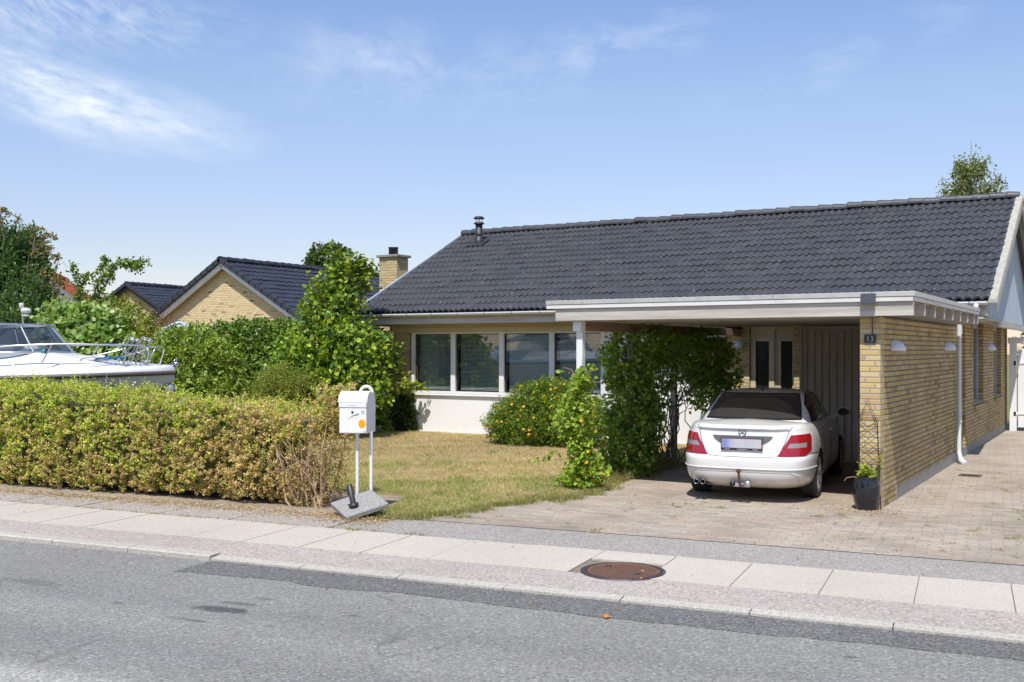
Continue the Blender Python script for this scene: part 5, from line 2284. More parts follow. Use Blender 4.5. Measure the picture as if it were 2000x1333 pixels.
for k in range(6):
    z = .33 + k * .145
    for s in (1, -1):
        a0, a1 = (tx0 + .01, tx1) if s > 0 else (tx1, tx0 + .01)
        z1 = z + .18
        t = 1.0
        if z1 > 1.06:
            t = max(.1, (1.10 - z) / .18 * .9)
        mb.tube([(a0, ty, z), (a0 + (a1 - a0) * t, ty, z + .18 * t)], .0028, 5)
for k in range(2):
    mb.tube([(tx0, ty, .98 + .0 * k), (tx1, ty, 1.05)], .0028, 5)
mb.build('wire_lattice', M_BLACKM, TR)

# ------------------------------------------------------------------ motor boat behind the hedge
bt = at(342, 17.1)
BOAT = thing('motor_boat', 'white cabin motor boat with steel bow rails and wraparound windscreen behind the hedge', 'boat', (bt.x, bt.y, 0), YAW)
# local: bow tip at x=0, stern towards -x; camera side is -y
SX = [0, -.06, -.2, -.45, -.8, -1.3, -1.9, -2.7, -3.7, -5.0, -6.6]
SB = [.03, .12, .26, .46, .68, .90, 1.06, 1.16, 1.20, 1.20, 1.16]
SK = [1.44, 1.38, 1.24, 1.06, .92, .80, .73, .69, .67, .66, .66]
SZ = [1.56, 1.56, 1.555, 1.55, 1.54, 1.525, 1.51, 1.495, 1.48, 1.46, 1.45]
M_GEL = plain('white gelcoat', (.76, .76, .75), (.70, .70, .69), 2, .25, coat=.5)
M_HULL = plain('grey hull side', (.58, .585, .58), (.50, .505, .50), 1.5, .35, coat=.3)
M_RUBR = plain('black rub rail', (.05, .045, .045), (.09, .085, .08), 20, .5)


def loft(mb, secs, mi=0, smooth=True, close=False):
    n = len(secs[0])
    vs = [p for s in secs for p in s]
    fs = []
    for i in range(len(secs) - 1):
        for k in range(n - 1):
            fs.append((i * n + k, i * n + k + 1, (i + 1) * n + k + 1, (i + 1) * n + k))
    mb.add(vs, fs, mi, smooth)


def interp(x, arr):
    return float(np.interp(-x, [-v for v in SX], arr))


xs = list(np.linspace(0, -.45, 10)) + list(np.linspace(-.6, -6.6, 26))
mb = MB()
secs = []
for x in xs:
    b, k, z = interp(x, SB), interp(x, SK), interp(x, SZ)
    row = []
    half = [(0, k), (b * .45, k + (z - k) * .16), (b * .74, k + (z - k) * .36), (b * .80, k + (z - k) * .40), (b * .90, k + (z - k) * .66), (b * .955, k + (z - k) * .86), (b * .965, k + (z - k) * .88), (b, z)]
    for y, zz in half[::-1]:
        row.append((x, -y, zz))
    for y, zz in half[1:]:
        row.append((x, y, zz))
    secs.append(row)
loft(mb, secs)
mb.add(secs[-1], [tuple(range(len(secs[-1])))])
HULL = mb.build('hull', M_HULL, BOAT)
mb = MB()
for s in (-1, 1):
    mb.tube([(x, s * (interp(x, SB) + .012), interp(x, SZ)) for x in xs], .036, 8)
mb.build('rub_rail', M_RUBR, BOAT)
# deck: rises as a trunk cabin towards the screen, cockpit aft
DX = [0, -.2, -.45, -.8, -1.2, -1.6, -1.9, -2.1, -3.0, -6.6]
DZ = [1.665, 1.68, 1.70, 1.73, 1.775, 1.85, 1.92, 1.945, 1.955, 1.90]
mb = MB()
secs = []
for x in xs:
    b, z = interp(x, SB), interp(x, SZ)
    zc = float(np.interp(-x, [-v for v in DX], DZ))
    half = [(b, z), (b * .995, z + .05), (b * .96, z + .105), (b * .90, z + .118), (b * .80, z + .125 + (zc - z - .125) * .12), (b * .70, z + .125 + (zc - z - .125) * .55), (b * .60, z + .125 + (zc - z - .125) * .86), (b * .4, zc - .01), (0, zc + .015)]
    row = [(x, -y, zz) for y, zz in half] + [(x, y, zz) for y, zz in half[::-1][1:]]
    secs.append(row)
loft(mb, secs)
mb.add(secs[0], [tuple(range(len(secs[0])))])
mb.build('deck', M_GEL, BOAT)
mb = MB()
mb.cbox(-.12, .03, -.05, .05, 1.655, 1.70, .01)
mb.lathe([(0, -.05), (.04, -.045), (.05, 0), (.04, .045), (0, .05)], (.015, 0, 1.70), 14, axis='Y')
mb.tube([(-.05, -.05, 1.70), (.03, -.055, 1.79), (.05, -.02, 1.72)], .014, 6)
mb.build('bow_roller', M_CHROME, BOAT)
# windscreen: U in plan, raked; glass in panes between posts
SCR = glass_mat('smoked screen', (.42, .47, .52), 1.5, .02, .10)
base = [(-4.2, .98), (-3.4, .96), (-2.7, .90), (-2.22, .78), (-1.95, .58), (-1.76, .30), (-1.68, 0)]
top = [(-4.0, .88), (-3.4, .86), (-2.85, .80), (-2.45, .68), (-2.22, .50), (-2.08, .26), (-2.02, 0)]
bz = [1.86, 1.885, 1.90, 1.905, 1.905, 1.905, 1.90]
tz = [2.20, 2.27, 2.295, 2.30, 2.30, 2.295, 2.29]
fullb = [(x, -y, z) for (x, y), z in zip(base, bz)] + [(x, y, z) for (x, y), z in list(zip(base, bz))[::-1][1:]]
fullt = [(x, -y, z) for (x, y), z in zip(top, tz)] + [(x, y, z) for (x, y), z in list(zip(top, tz))[::-1][1:]]


def smooth_line(P, n=60):
    P = np.array(P)
    s = np.concatenate([[0], np.cumsum(np.linalg.norm(np.diff(P, axis=0), axis=1))])
    q = np.linspace(0, s[-1], n)
    out = np.stack([np.interp(q, s, P[:, k]) for k in range(3)], 1)
    for _ in range(3):
        out[1:-1] = (out[:-2] + 2 * out[1:-1] + out[2:]) / 4
    return out


B_, T_ = smooth_line(fullb), smooth_line(fullt)
mb = MB()
loft(mb, [[tuple(p) for p in B_], [tuple(p) for p in (B_ * .5 + T_ * .5)], [tuple(p) for p in T_]])
WS = mb.build('windscreen', SCR, BOAT, fixn=False)
mb = MB()
mb.tube([tuple(p + np.array([0, 0, -.012])) for p in B_], .022, 6)
for k in (13, 22, 30, 38, 47):
    mb.tube([tuple(B_[k] + np.array([.004, 0, 0])), tuple(T_[k])], .016, 6)
mb.build('screen_frame', plain('bare aluminium', (.55, .56, .57), rough=.3, metal=.8), WS)
mb = MB()
R = T_.copy()
R[:, 2] += .045
R[:, :2] *= 1.01
mb.tube([tuple(p) for p in R[2:-2]], .019, 8)
for k in (8, 18, 30, 42, 52):
    mb.tube([tuple(T_[k]), tuple(R[k])], .011, 6)
mb.build('screen_rail', M_CHROME, BOAT)
mb = MB()
for s in (-1, 1):
    mb.cbox(-2.9, -2.35, s * .42 - .2, s * .42 + .2, 1.9, 2.02, .05)
mb.cbox(-4.2, -3.6, -.7, -.2, 1.5, 2.15, .06)
mb.build('cockpit_seat', plain('pale vinyl', (.60, .57, .52), rough=.5), BOAT)
# mast lamp
mb = MB()
mx, my = -2.23, -.62
mb.tube([(mx + .02, my, 2.32), (mx, my, 2.60)], .016, 8)
mb.build('lamp_mast', M_CHROME, BOAT)
mb = MB()
mb.lathe([(0, -.01), (.036, -.01), (.036, .07), (.032, .078), (0, .08)], (mx - .005, my, 2.60), 14)
mb.lathe([(0, -.045), (.05, -.04), (.075, -.015), (.078, .01), (.06, .035), (0, .05)], (mx + .075, my - .02, 2.555), 16)
mb.lathe([(0, -.06), (.045, -.055), (.06, -.03), (0, -.02)], (mx + .075, my - .02, 2.52), 14)
mb.build('navigation_light', plain('opal lamp', (.62, .62, .62), rough=.3), BOAT)
# rails
M_RAIL = plain('stainless tube', (.66, .66, .66), rough=.30, metal=.9)
for s in (-1, 1):
    mb = MB()
    def pt(x, z, k=.93):
        return (x, s * interp(x, SB) * k, z)
    rail = [pt(-3.4, 1.70), pt(-3.1, 1.80), pt(-2.75, 1.93), pt(-2.3, 1.995), pt(-1.6, 2.03), pt(-1.0, 2.02), pt(-.74, 2.005), pt(-.64, 1.985), pt(-.585, 1.94), pt(-.60, 1.86), pt(-.66, 1.70, .9)]
    mb.tube([tuple(p) for p in smooth_line(rail, 44)], .0125, 8)
    for xb, xt in ((-2.78, -2.62), (-1.78, -1.62)):
        zt_ = float(np.interp(-xt, [.585, .74, 1.0, 1.6, 2.3, 2.75], [1.94, 2.005, 2.02, 2.03, 1.995, 1.93]))
        mb.tube([pt(xb, 1.70 + .02, .9), pt(xt, zt_)], .012, 6)
    mb.tube([pt(-1.25, 1.76, .88), pt(-1.2, 1.80, .9), pt(-.62, 1.955)], .012, 6)
    mb.build('bow_rail', M_RAIL, BOAT)
mb = MB()
fr = [(-.36, -.30, 1.67), (-.25, -.24, 1.95), (-.25, -.20, 1.975), (-.27, 0, 1.98), (-.25, .20, 1.975), (-.25, .24, 1.95), (-.36, .30, 1.67)]
mb.tube([tuple(p) for p in smooth_line(fr, 30)], .0125, 8)
mb.tube([(-.27, .0, 1.98), (-.40, -.1, 1.985), (-.50, -.3, 1.97)], .012, 6)
mb.build('pulpit', M_RAIL, BOAT)
# two wire fender baskets hung on the rail
for k, (bx, byy) in enumerate(((-.70, -.42), (-.52, -.36))):
    o = thing('fender_basket', ('empty wire fender basket on the boat rail, the one nearer the windscreen', 'empty wire fender basket on the boat rail, the one nearer the bow tip')[k], 'basket', tuple(ROOTM[BOAT.name] @ Vector((bx, byy, 1.70))), YAW, group='wire fender baskets on the bow')
    mb = MB()
    ax = Vector((.19, .02, .42)).normalized()
    e1 = ax.cross(Vector((0, 1, 0))).normalized()
    e2 = ax.cross(e1)
    for h in (.02, .20, .43, .455):
        mb.tube([ax * h + (e1 * math.cos(a) + e2 * math.sin(a)) * (.085 if h < .4 else .092) for a in np.linspace(0, 2 * PI, 19)], .005, 5)
    for q in range(7):
        a = q * 2 * PI / 7
        r = (e1 * math.cos(a) + e2 * math.sin(a)) * .085
        mb.tube([r + ax * .02, r + ax * .455], .0048, 5)
    for q in range(2):
        a = q * PI / 2
        r = (e1 * math.cos(a) + e2 * math.sin(a)) * .085
        mb.tube([r + ax * .02, -r + ax * .02], .0048, 5)
    mb.build('wire_cage', M_RAIL, o)
mb = MB()
rr = [Vector((-1.13, -.52, 1.775))]
for k in range(60):
    a = k * .9
    rr.append(Vector((-1.10 + k * .0078 + .035 * math.cos(a), -.50 + .03 * math.sin(a * 1.3), 1.775 + .035 * abs(math.sin(a * .7)) + .01)))
mb.tube([ROOTM[BOAT.name] @ p for p in rr], .011, 6)
tag(mb.build('mooring_rope', plain('blue rope', (.01, .13, .42), (.02, .2, .5), 60, .7), None), 'tangled blue mooring rope lying on the boat foredeck', 'rope')
mb = MB()
mb.cbox(-1.36, -.92, -.47, -.40, 1.755, 1.81, .01)
mb.tube([(-1.36, -.52, 1.82), (-.95, -.52, 1.83)], .02, 8)
mb.build('foredeck_hatch', M_GEL, BOAT)
mb = MB()
mb.cbox(-.42, -.34, -.30, -.24, 1.68, 1.75, .01)
mb.cbox(-.46, -.30, -.30, -.25, 1.745, 1.765, .006)
mb.build('cleat', M_RAIL, BOAT)
mb = MB()
mb.cbox(-1.94, -1.86, -.60, -.50, 1.865, 1.95, .015)
mb.lathe([(0, -.002), (.035, -.002), (.035, .003)], (-1.90, -.602, 1.91), 14, axis='Y', mi=1)
mb.build('deck_vent', [M_BLACKM, plain('blue vent', (.03, .22, .33), rough=.4)], BOAT)
# green lettering low on the side, mostly behind the hedge
mb = MB()
for k, w in enumerate((.16, .05, .12, .14)):
    x = -1.35 + sum((.16, .05, .12, .14)[:k]) + .05 * k
    b = interp(x, SB)
    mb.bar((x, -b * .905 - .012, 1.36), (x + w, -interp(x + w, SB) * .905 - .012, 1.365), .006, .03)
    if k % 2 == 0:
        mb.bar((x + w / 2, -b * .885 - .012, 1.26), (x + w / 2, -b * .91 - .012, 1.36), .006, .03)
mb.build('hull_lettering', plain('green vinyl', (.02, .20, .09), rough=.4), BOAT)
# cockpit hood folded aft, outboard at the stern
mb = MB()
mb.grid(lambda u, v: (-3.7 - 2.0 * v, (-.95 + 1.9 * u), 2.28 + .32 * math.sin(PI * u) ** .5 * (1 - .3 * v) - .3 * v ** 2), 14, 8)
mb.build('cockpit_hood', plain('grey blue canvas', (.20, .25, .33), (.26, .3, .37), 3, .8), BOAT, fixn=False)
OB = bpy.data.objects.new('outboard_motor', None)
COL.objects.link(OB)
OB.parent = BOAT
mb = MB()
bm = bmesh.new()
bmesh.ops.create_cube(bm, size=1.0)
bmesh.ops.bevel(bm, geom=bm.edges[:], offset=.25, segments=4, affect='EDGES')
mb.bm(bm, 0, Matrix.Translation((-6.95, 0, 1.75)) @ Matrix.Diagonal((.75, .5, .65, 1)), True)
mb.build('engine_cowl', M_GEL, OB)
mb = MB()
mb.cbox(-7.0, -6.8, -.08, .08, .7, 1.5, .02)
mb.cbox(-6.85, -6.55, -.12, .12, 1.2, 1.5, .02)
mb.build('engine_leg', M_BLACKM, OB)
# its trailer
TRL = thing('boat_trailer', 'galvanised boat trailer with winch post under the white motor boat', 'trailer', (bt.x, bt.y, 0), YAW)
M_GALV = plain('galvanised steel', (.40, .42, .44), (.32, .34, .36), 8, .5, metal=.5)
mb = MB()
for s in (-1, 1):
    mb.bar((-6.2, s * .55, .52), (-1.6, s * .55, .52), .06, .10)
    mb.bar((-1.6, s * .55, .52), (.4, 0, .52), .06, .10)
for x in (-5.6, -3.6, -1.6):
    mb.bar((x, -.55, .52), (x, .55, .52), .08, .08)
mb.bar((.3, 0, .52), (1.3, 0, .52), .07, .09)
mb.build('chassis', M_GALV, TRL)
mb = MB()
mb.bar((.25, 0, .52), (.08, 0, 1.22), .07, .08)
mb.bar((.08, 0, 1.16), (-.16, 0, 1.16), .06, .06)
mb.build('winch_post', M_GALV, TRL)
mb = MB()
mb.lathe([(0, -.08), (.10, -.075), (.105, 0), (.10, .075), (0, .08)], (-.10, -.02, 1.285), 16, axis='Y')
mb.build('bow_stop', plain('grey blue rubber', (.22, .25, .29), rough=.6), TRL)
for s in (-1, 1):
    for x in (-4.3, -3.6):
        w = bpy.data.objects.new('wheel', None)
        COL.objects.link(w)
        w.parent = TRL
        w.location = (x, s * .95, .30)
        mb = MB()
        mb.lathe([(.17, -.08), (.25, -.085), (.29, -.06), (.30, 0), (.29, .06), (.25, .085), (.17, .08)], n=28, axis='Y')
        mb.build('tyre', M_TYRE, w)
        mb = MB()
        mb.lathe([(0, -.03), (.10, -.03), (.17, -.08), (.17, .08), (0, .03)], n=24, axis='Y')
        mb.build('rim', M_GALV, w)
mb = MB()
for s in (-1, 1):
    for x in (-5.4, -3.9, -2.2):
        mb.bar((x, s * .45, .55), (x, s * .55, .86), .06, .06)
    mb.bar((-5.6, s * .55, .88), (-2.0, s * .55, .90), .09, .06)
mb.build('bunk', M_BLACKM, TRL)

# ------------------------------------------------------------------ grey garden parasol
pr = at(351, 31.5)
PRS = thing('garden_parasol', 'pale grey blue garden parasol showing above the laurel bush', 'parasol', (pr.x, pr.y, 0), .3)
mb = MB()
nseg = 8
R0_ = 1.35
vs, fs = [(0, 0, 2.80)], []
rings = [(.10, 2.775), (.45, 2.62), (.9, 2.42), (R0_, 2.26), (R0_, 2.10)]
m_ = nseg * 6
for r, z in rings:
    for k in range(m_):
        a = 2 * PI * k / m_
        ph = (k % 6) / 6.0
        sag = 4 * ph * (1 - ph)
        rr = r * (1 - .06 * sag)
        vs.append((rr * math.cos(a), rr * math.sin(a), z - .05 * sag * r / R0_))
for k in range(m_):
    fs.append((0, 1 + k, 1 + (k + 1) % m_))
    for q in range(len(rings) - 1):
        fs.append((1 + q * m_ + k, 1 + q * m_ + (k + 1) % m_, 1 + (q + 1) * m_ + (k + 1) % m_, 1 + (q + 1) * m_ + k))
mb.add(vs, fs)
mb.build('canopy', plain('grey blue fabric', (.42, .46, .56), (.38, .42, .52), 4, .8), PRS, fixn=False)
mb = MB()
mb.tube([(0, 0, 0), (0, 0, 2.82)], .022, 10)
mb.build('pole', M_GALV, PRS)
mb = MB()
mb.lathe([(0, 2.80), (.03, 2.80), (.035, 2.83), (.02, 2.86), (0, 2.87)], n=12)
mb.build('finial', M_GALV, PRS)
mb = MB()
mb.lathe([(0, 0), (.28, 0), (.26, .06), (.05, .10), (.04, .3), (0, .3)], n=20)
mb.build('foot', M_CONC, PRS)
# ------------------------------------------------------------------ neighbouring houses
def gable_house(name, label, apex, W, ze, za, length, roofm, wall, orient=0.0, wave=.30, vov=.35, white_verge=True, base=(0, 0)):
    """gable end faces the street; ridge runs away from it. apex = (x, y) of the gable plane"""
    o = thing(name, label, 'house', (apex[0], apex[1], 0), orient)
    hw = W / 2
    zr = za
    ov = .45
    run = hw + ov
    rise = (za - ze) * run / hw
    zl = za - rise
    mb = MB()
    mb.add([(-hw, 0, 0), (hw, 0, 0), (hw, 0, ze - .1), (0, 0, za - .14), (-hw, 0, ze - .1), (-hw, length, 0), (hw, length, 0), (hw, length, ze - .1), (0, length, za - .14), (-hw, length, ze - .1)],
           [(0, 1, 2, 3, 4), (9, 8, 7, 6, 5), (1, 6, 7, 2), (5, 0, 4, 9)])
    mb.build('wall', wall, o)
    mb = MB()
    sd = math.hypot(run, rise)
    up_r = Vector((-run / sd, 0, rise / sd))
    up_l = Vector((run / sd, 0, rise / sd))
    tile_slope(mb, (run, -vov, zl), (0, 1, 0), up_r, length + 2 * vov, sd, wave=wave, course=.36, amp=.030, lip=.030, seg=5)
    tile_slope(mb, (-run, length + vov, zl), (0, -1, 0), up_l, length + 2 * vov, sd, wave=wave, course=.36, amp=.030, lip=.030, seg=2)
    rf = mb.build('roof', roofm, o, fixn=False)
    mb = MB()
    ridge_caps(mb, (0, -vov - .03, za + .03), (0, length + vov, za + .03), r=.15, step=.42)
    # stepped verge tiles down both sides of the gable
    nv = int(sd / .36)
    for s in (1, -1):
        for k in range(nv):
            t0, t1 = k / nv, (k + 1.12) / nv
            a = Vector((s * run * (1 - t0), -vov, zl + rise * t0 + .035))
            b = Vector((s * run * (1 - t1), -vov, zl + rise * t1 + .015))
            mb.bar(a, b, .15, .17)
    mb.build('ridge_tiles', roofm, rf)
    mb = MB()
    for s in (1, -1):
        mb.bar((s * run, -vov + .07, zl - .17), (0, -vov + .07, za - .17), .03, .17)
        mb.bar((s * (run - .03), -vov + .10, zl - .26), (0, -vov + .10, za - .26), .03, .06)
    mb.build('barge_board', M_WHITE if white_verge else M_BLACKM, o)
    mb = MB()
    for s in (1, -1):
        mb.bar((s * run * .99, -vov / 2 + .04, zl - .14), (0, -vov / 2 + .04, za - .16), .03, vov - .06, up=(0, 1, 0))
    mb.build('verge_soffit', M_AGED, o)
    mb = MB()
    for s in (1, -1):
        mb.tube([(s * (run + .05), -vov, zl - .03), (s * (run + .05), length + vov, zl - .03)], .06, 8)
    mb.build('gutter', M_PVC, o)
    return o


a1 = at(443, 40.0)
NH = gable_house('neighbour_house', 'pale yellow brick house with white verge and blue black roof beside the lime tree', (a1.x, a1.y), 7.5, 3.22, 5.33, 16, M_ROOFN, M_BRICKN)
a2 = at(256, 58.0)
NH2 = gable_house('far_house', 'smaller golden brick gable house with dark roof behind the plum branches', (a2.x, a2.y), 8.2, 3.25, 5.55, 12, M_ROOFN, M_BRICK, white_verge=False, orient=.10)
a3 = at(80, 40.0)
NH3 = gable_house('orange_house', 'house with orange clay tile roof glimpsed between the conifers and the plum tree', (a3.x, a3.y), 7.4, 2.3, 4.95, 6, orange_mat(), M_RENDER, orient=.80)
# vent pipe on the far roof
mb = MB()
mb.tube([(2.0, 3.0, 4.2), (2.0, 3.0, 4.95)], .10, 10)
mb.lathe([(0, 4.95), (.16, 4.95), (.14, 5.05), (0, 5.08)], (2.0, 3.0, 0), 12)
mb.build('roof_vent', M_BLACKM, NH2)

# across the road, seen only as reflections in the windows and the car
OP = thing('opposite_house', 'low brown brick house across the road mirrored in the front windows', 'house', tuple(st(-16, -11)), STROT)
mb = MB()
mb.box(-8, 8, -8, 0, 0, 2.6)
mb.build('wall', M_BRICKD, OP)
mb = MB()
mb.add([(-8.5, .5, 2.5), (8.5, .5, 2.5), (8.5, -4, 4.6), (-8.5, -4, 4.6), (-8.5, -8.5, 2.5), (8.5, -8.5, 2.5)], [(0, 1, 2, 3), (3, 2, 5, 4), (0, 3, 4), (1, 5, 2), (0, 4, 5, 1)])
mb.build('roof', M_ROOF, OP)
for x in (-6, -2.5, 1, 4.5):
    mb = MB()
    mb.box(x, x + 1.6, .002, .05, .9, 2.1)
    w = mb.build('window', M_WHITE, OP)
    mb = MB()
    mb.box(x + .08, x + 1.52, .051, .06, .98, 2.02)
    mb.build('pane', M_DOORG, w)
# ------------------------------------------------------------------ planting
def v3(p):
    return np.array([p[0], p[1], p[2]], float)


def limb(mb, a, b, r0, r1, wob=.06, n=6, rng=RNG):
    a, b = v3(a), v3(b)
    P = []
    off = np.zeros(3)
    for i in range(n + 1):
        t = i / n
        if 0 < i < n:
            off = off * .6 + rng.normal(size=3) * wob
        else:
            off = off * 0
        P.append(tuple(a + (b - a) * t + off))
    mb.tube(P, [r0 + (r1 - r0) * i / n for i in range(n + 1)], 7)
    return P


M_BARK = plain('grey brown bark', (.20, .15, .11), (.12, .09, .065), 12, .9, bumpk=.5, bscale=50)
M_TWIG = plain('dry tan twig', (.54, .39, .23), (.38, .26, .15), 14, .85, bumpk=.3)
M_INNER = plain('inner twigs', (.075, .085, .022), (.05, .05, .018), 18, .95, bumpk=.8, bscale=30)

# ---- clipped hedge along the pavement, browned by drought
HA = float(st_inv(*gp(655, 996)[:2])[0]) - .22
rg = np.random.default_rng(101)
hb = st((HA - 18) / 2 - 0, 11.15)
HEDGE = thing('hedge', 'long clipped hedge along the pavement, yellow green with large browned patches', 'hedge', tuple(st(HA, 11.1)), STROT)
NF, NB = 10.68, 11.72
HL = 18.5


def htop(a):
    t = (HA - a)
    return np.interp(t, [0, 1, 3, 7, 9, 20], [1.03, 1.12, 1.27, 1.42, 1.48, 1.5]) + .03 * np.sin(t * 1.7) + .025 * np.sin(t * 4.1 + 1) + .02 * np.sin(t * 9.3)


nsp = 19000
u = rg.random(nsp)
face = rg.choice(4, nsp, p=[.56, .30, .06, .08])     # front, top, back, end
a = HA - u * HL
zz = rg.random(nsp) ** .9
EndT = np.clip((HA - a) / .9, 0, 1)
NBe = NB - .50 * (1 - EndT) ** 2
nn = np.where(face == 0, NF, np.where(face == 2, NBe, NF + rg.random(nsp) * (NBe - NF)))
zt_ = htop(a)
z = np.where(face == 1, zt_, .03 + zz * (zt_ - .04))
a = np.where(face == 3, HA - rg.random(nsp) * .08, a)
nv = np.stack([np.where(face == 3, 1.0, 0), np.where(face == 0, -1.0, np.where(face == 2, 1.0, 0)), np.where(face == 1, 1.0, 0.15)], 1)
P = np.stack([a, nn, z], 1)
dep = vnoise(P, 3.2, 5) * .4 + vnoise(P, 9, 6) * .3 + .75 * np.maximum(vnoise(P * np.array([1.0, .3, .22]), 5.5, 44), -.2)
top_round = np.where(face != 1, np.clip((z - zt_ + .22) / .22, 0, 1) ** 2 * .10, 0)
low_in = np.where(face == 0, np.clip((.28 - z) / .28, 0, 1) * .10, 0)
inn = np.clip(.02 + dep * .11, -.07, .17) + top_round + low_in
P = P - nv * inn[:, None]
# to world
Wp = np.array([tuple(st(p[0], p[1], p[2])) for p in P])
ea = np.array(st(1, 0)) - np.array(st(0, 0))
en = np.array(st(0, 1)) - np.array(st(0, 0))
Wn = nv[:, :1] * ea + nv[:, 1:2] * en + nv[:, 2:3] * np.array([0, 0, 1.0])
Dd = Wn * .55 + rand_dir(nsp, rg) * .55 + np.array([0, 0, .55])
Ln = rg.uniform(.05, .13, nsp)
thin = (rg.random(nsp) < np.clip(1 - (HA - P[:, 0]) / .80, 0, 1) * np.where(P[:, 2] < .8, 1.25, .6))
tall = (face == 1) & (rg.random(nsp) < .16)
Ln = np.where(tall, rg.uniform(.10, .27, nsp), Ln)
bro = .21 + .60 * np.exp(-((HA - P[:, 0]) / 3.6) ** 1.6) + .28 * np.clip(1 - P[:, 2] / .8, 0, 1) + .34 * vnoise(P, .9, 14) + .14 * vnoise(P, 3, 15) - .25 * np.clip((P[:, 2] - zt_ + .35) / .35, 0, 1) - .10 * np.clip((HA - P[:, 0] - 2) / 4, 0, 1)
bro = np.where(tall, bro - .4, bro)


def hcol(p, k):
    n = len(p)
    # whole shoots turn, with a few stray leaves of the other kind
    shoot = rg.random(k.max() + 1) < np.clip(bro[:k.max() + 1] + .03, .03, .97)
    isb = shoot[k] ^ (rg.random(n) < .13)
    tone = (1 + .20 * rg.normal(size=k.max() + 1)).clip(.55, 1.5)[k]
    g = palette(n, jit=.10, cols=[(.52, .58, .07), (.40, .52, .06), (.62, .64, .11), (.22, .36, .05), (.44, .52, .08)], rng=rg)
    b = palette(n, [(.64, .48, .22), (.72, .58, .32), (.56, .38, .15), (.60, .48, .25), (.44, .30, .12)], [3, 2, 2, 2, 1], jit=.10, rng=rg)
    return np.where(isb[:, None], b, g) * tone[:, None]


keep = np.where(~thin)[0]
bro = bro[keep]
V, F, C = spray(Wp[keep], Dd[keep], Ln[keep], 17, .029, .0185, hcol, 'diamond', spread=.9, up=.5, rng=rg, fold=.2, face=-en * .55)
raw_mesh('foliage', V, F, C, M_LEAF, HEDGE)
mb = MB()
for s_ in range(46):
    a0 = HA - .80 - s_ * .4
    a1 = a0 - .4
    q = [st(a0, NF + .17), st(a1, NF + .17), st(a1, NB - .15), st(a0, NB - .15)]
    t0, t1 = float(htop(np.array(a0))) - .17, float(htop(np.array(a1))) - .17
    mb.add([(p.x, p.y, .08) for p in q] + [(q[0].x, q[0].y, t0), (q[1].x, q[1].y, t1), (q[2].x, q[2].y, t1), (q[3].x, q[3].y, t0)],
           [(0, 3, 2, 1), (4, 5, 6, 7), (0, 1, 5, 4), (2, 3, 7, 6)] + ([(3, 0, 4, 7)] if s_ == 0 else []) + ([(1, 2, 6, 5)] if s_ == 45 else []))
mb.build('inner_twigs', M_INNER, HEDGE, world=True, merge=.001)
# bare stems at the dying end
mb = MB()
for i in range(34):
    a0 = HA - rg.random() * .65
    n0 = rg.uniform(NF + .02, NF + .45)
    p0 = v3(st(a0, n0, -.02))
    d = np.array([0, 0, 1.0]) + ea * rg.uniform(-.3, .38) + en * rg.uniform(-.5, .15)
    h = rg.uniform(.4, .9)
    P1 = limb(mb, p0, p0 + d * h, .019, .006, .018, 6, rg)
    for q in range(4):
        b0 = v3(P1[rg.integers(1, 6)])
        dd = d + rand_dir(1, rg)[0] * .9
        limb(mb, b0, b0 + dd * rg.uniform(.12, .32), .006, .002, .008, 3, rg)
mb.build('stems', M_TWIG, HEDGE, world=True)
O = np.array([tuple(st(HA + rg.uniform(-.5, .17), rg.uniform(NF - .06, NF + .6), rg.uniform(.08, .98))) for _ in range(420)])
V, F, C = spray(O, rand_dir(420, rg) * .6 + ea * .35 - en * .3 + np.array([0, 0, .3]), rg.uniform(.08, .2, 420), 9, .034, .016, lambda p, k: palette(len(p), [(.48, .33, .15), (.38, .25, .10), (.55, .41, .21), (.30, .2, .08), (.3, .3, .08)], rng=rg), 'diamond', spread=.8, rng=rg)
raw_mesh('dry_sprays', V, F, C, M_DRYLEAF, HEDGE)


def shrub(name, label, cat, ells, nspr, m, lf, wd, cols, w=None, shape='oval', mat=None, Lr=(.1, .3), up=.5, spread=.8, out=.6, lift=.3, seed=1, stems=6, shell=(.6, 1.02), droop=.15, face=None, rngcol=None, stem_r=.02, base=None, bulge=.12, crown='foliage', trunk='stems', group=None, zmin=.02, colf=None, bark=None):
    rg = np.random.default_rng(seed)
    c0 = np.mean([e[0] for e in ells], axis=0)
    b = base if base is not None else (c0[0], c0[1], 0)
    o = thing(name, label, cat, tuple(b), 0, group)
    P, Nn = blob(ells, nspr, rg, shell, zmin, bulge)
    D = Nn * out + rand_dir(nspr, rg) * .5 + np.array([0, 0, lift])
    Ln = rg.uniform(*Lr, nspr)
    cf = colf or (lambda p, k: palette(len(p), cols, w, rng=rg))
    V, F, C = spray(P, D, Ln, m, lf, wd, cf, shape, spread=spread, up=up, rng=rg, droop=droop, face=face)
    raw_mesh(crown, V, F, C, mat or M_LEAF, o)
    mb = MB()
    for i in range(stems):
        e = ells[i % len(ells)]
        tgt = np.array(e[0]) + rand_dir(1, rg)[0] * np.array(e[1]) * .6
        s = np.array(b, float) + np.array([rg.normal() * .08, rg.normal() * .08, -.03])
        limb(mb, s, tgt, stem_r, stem_r * .35, .05, 6, rg)
    mb.build(trunk, bark or M_BARK, o, world=True)
    return o, rg


def E(px, py, d, rx, ry, rz):
    z = EYE - (py - HOR) / FOC * d
    q = at(px, d, z)
    return ((q.x, q.y, q.z), (rx, ry, rz))


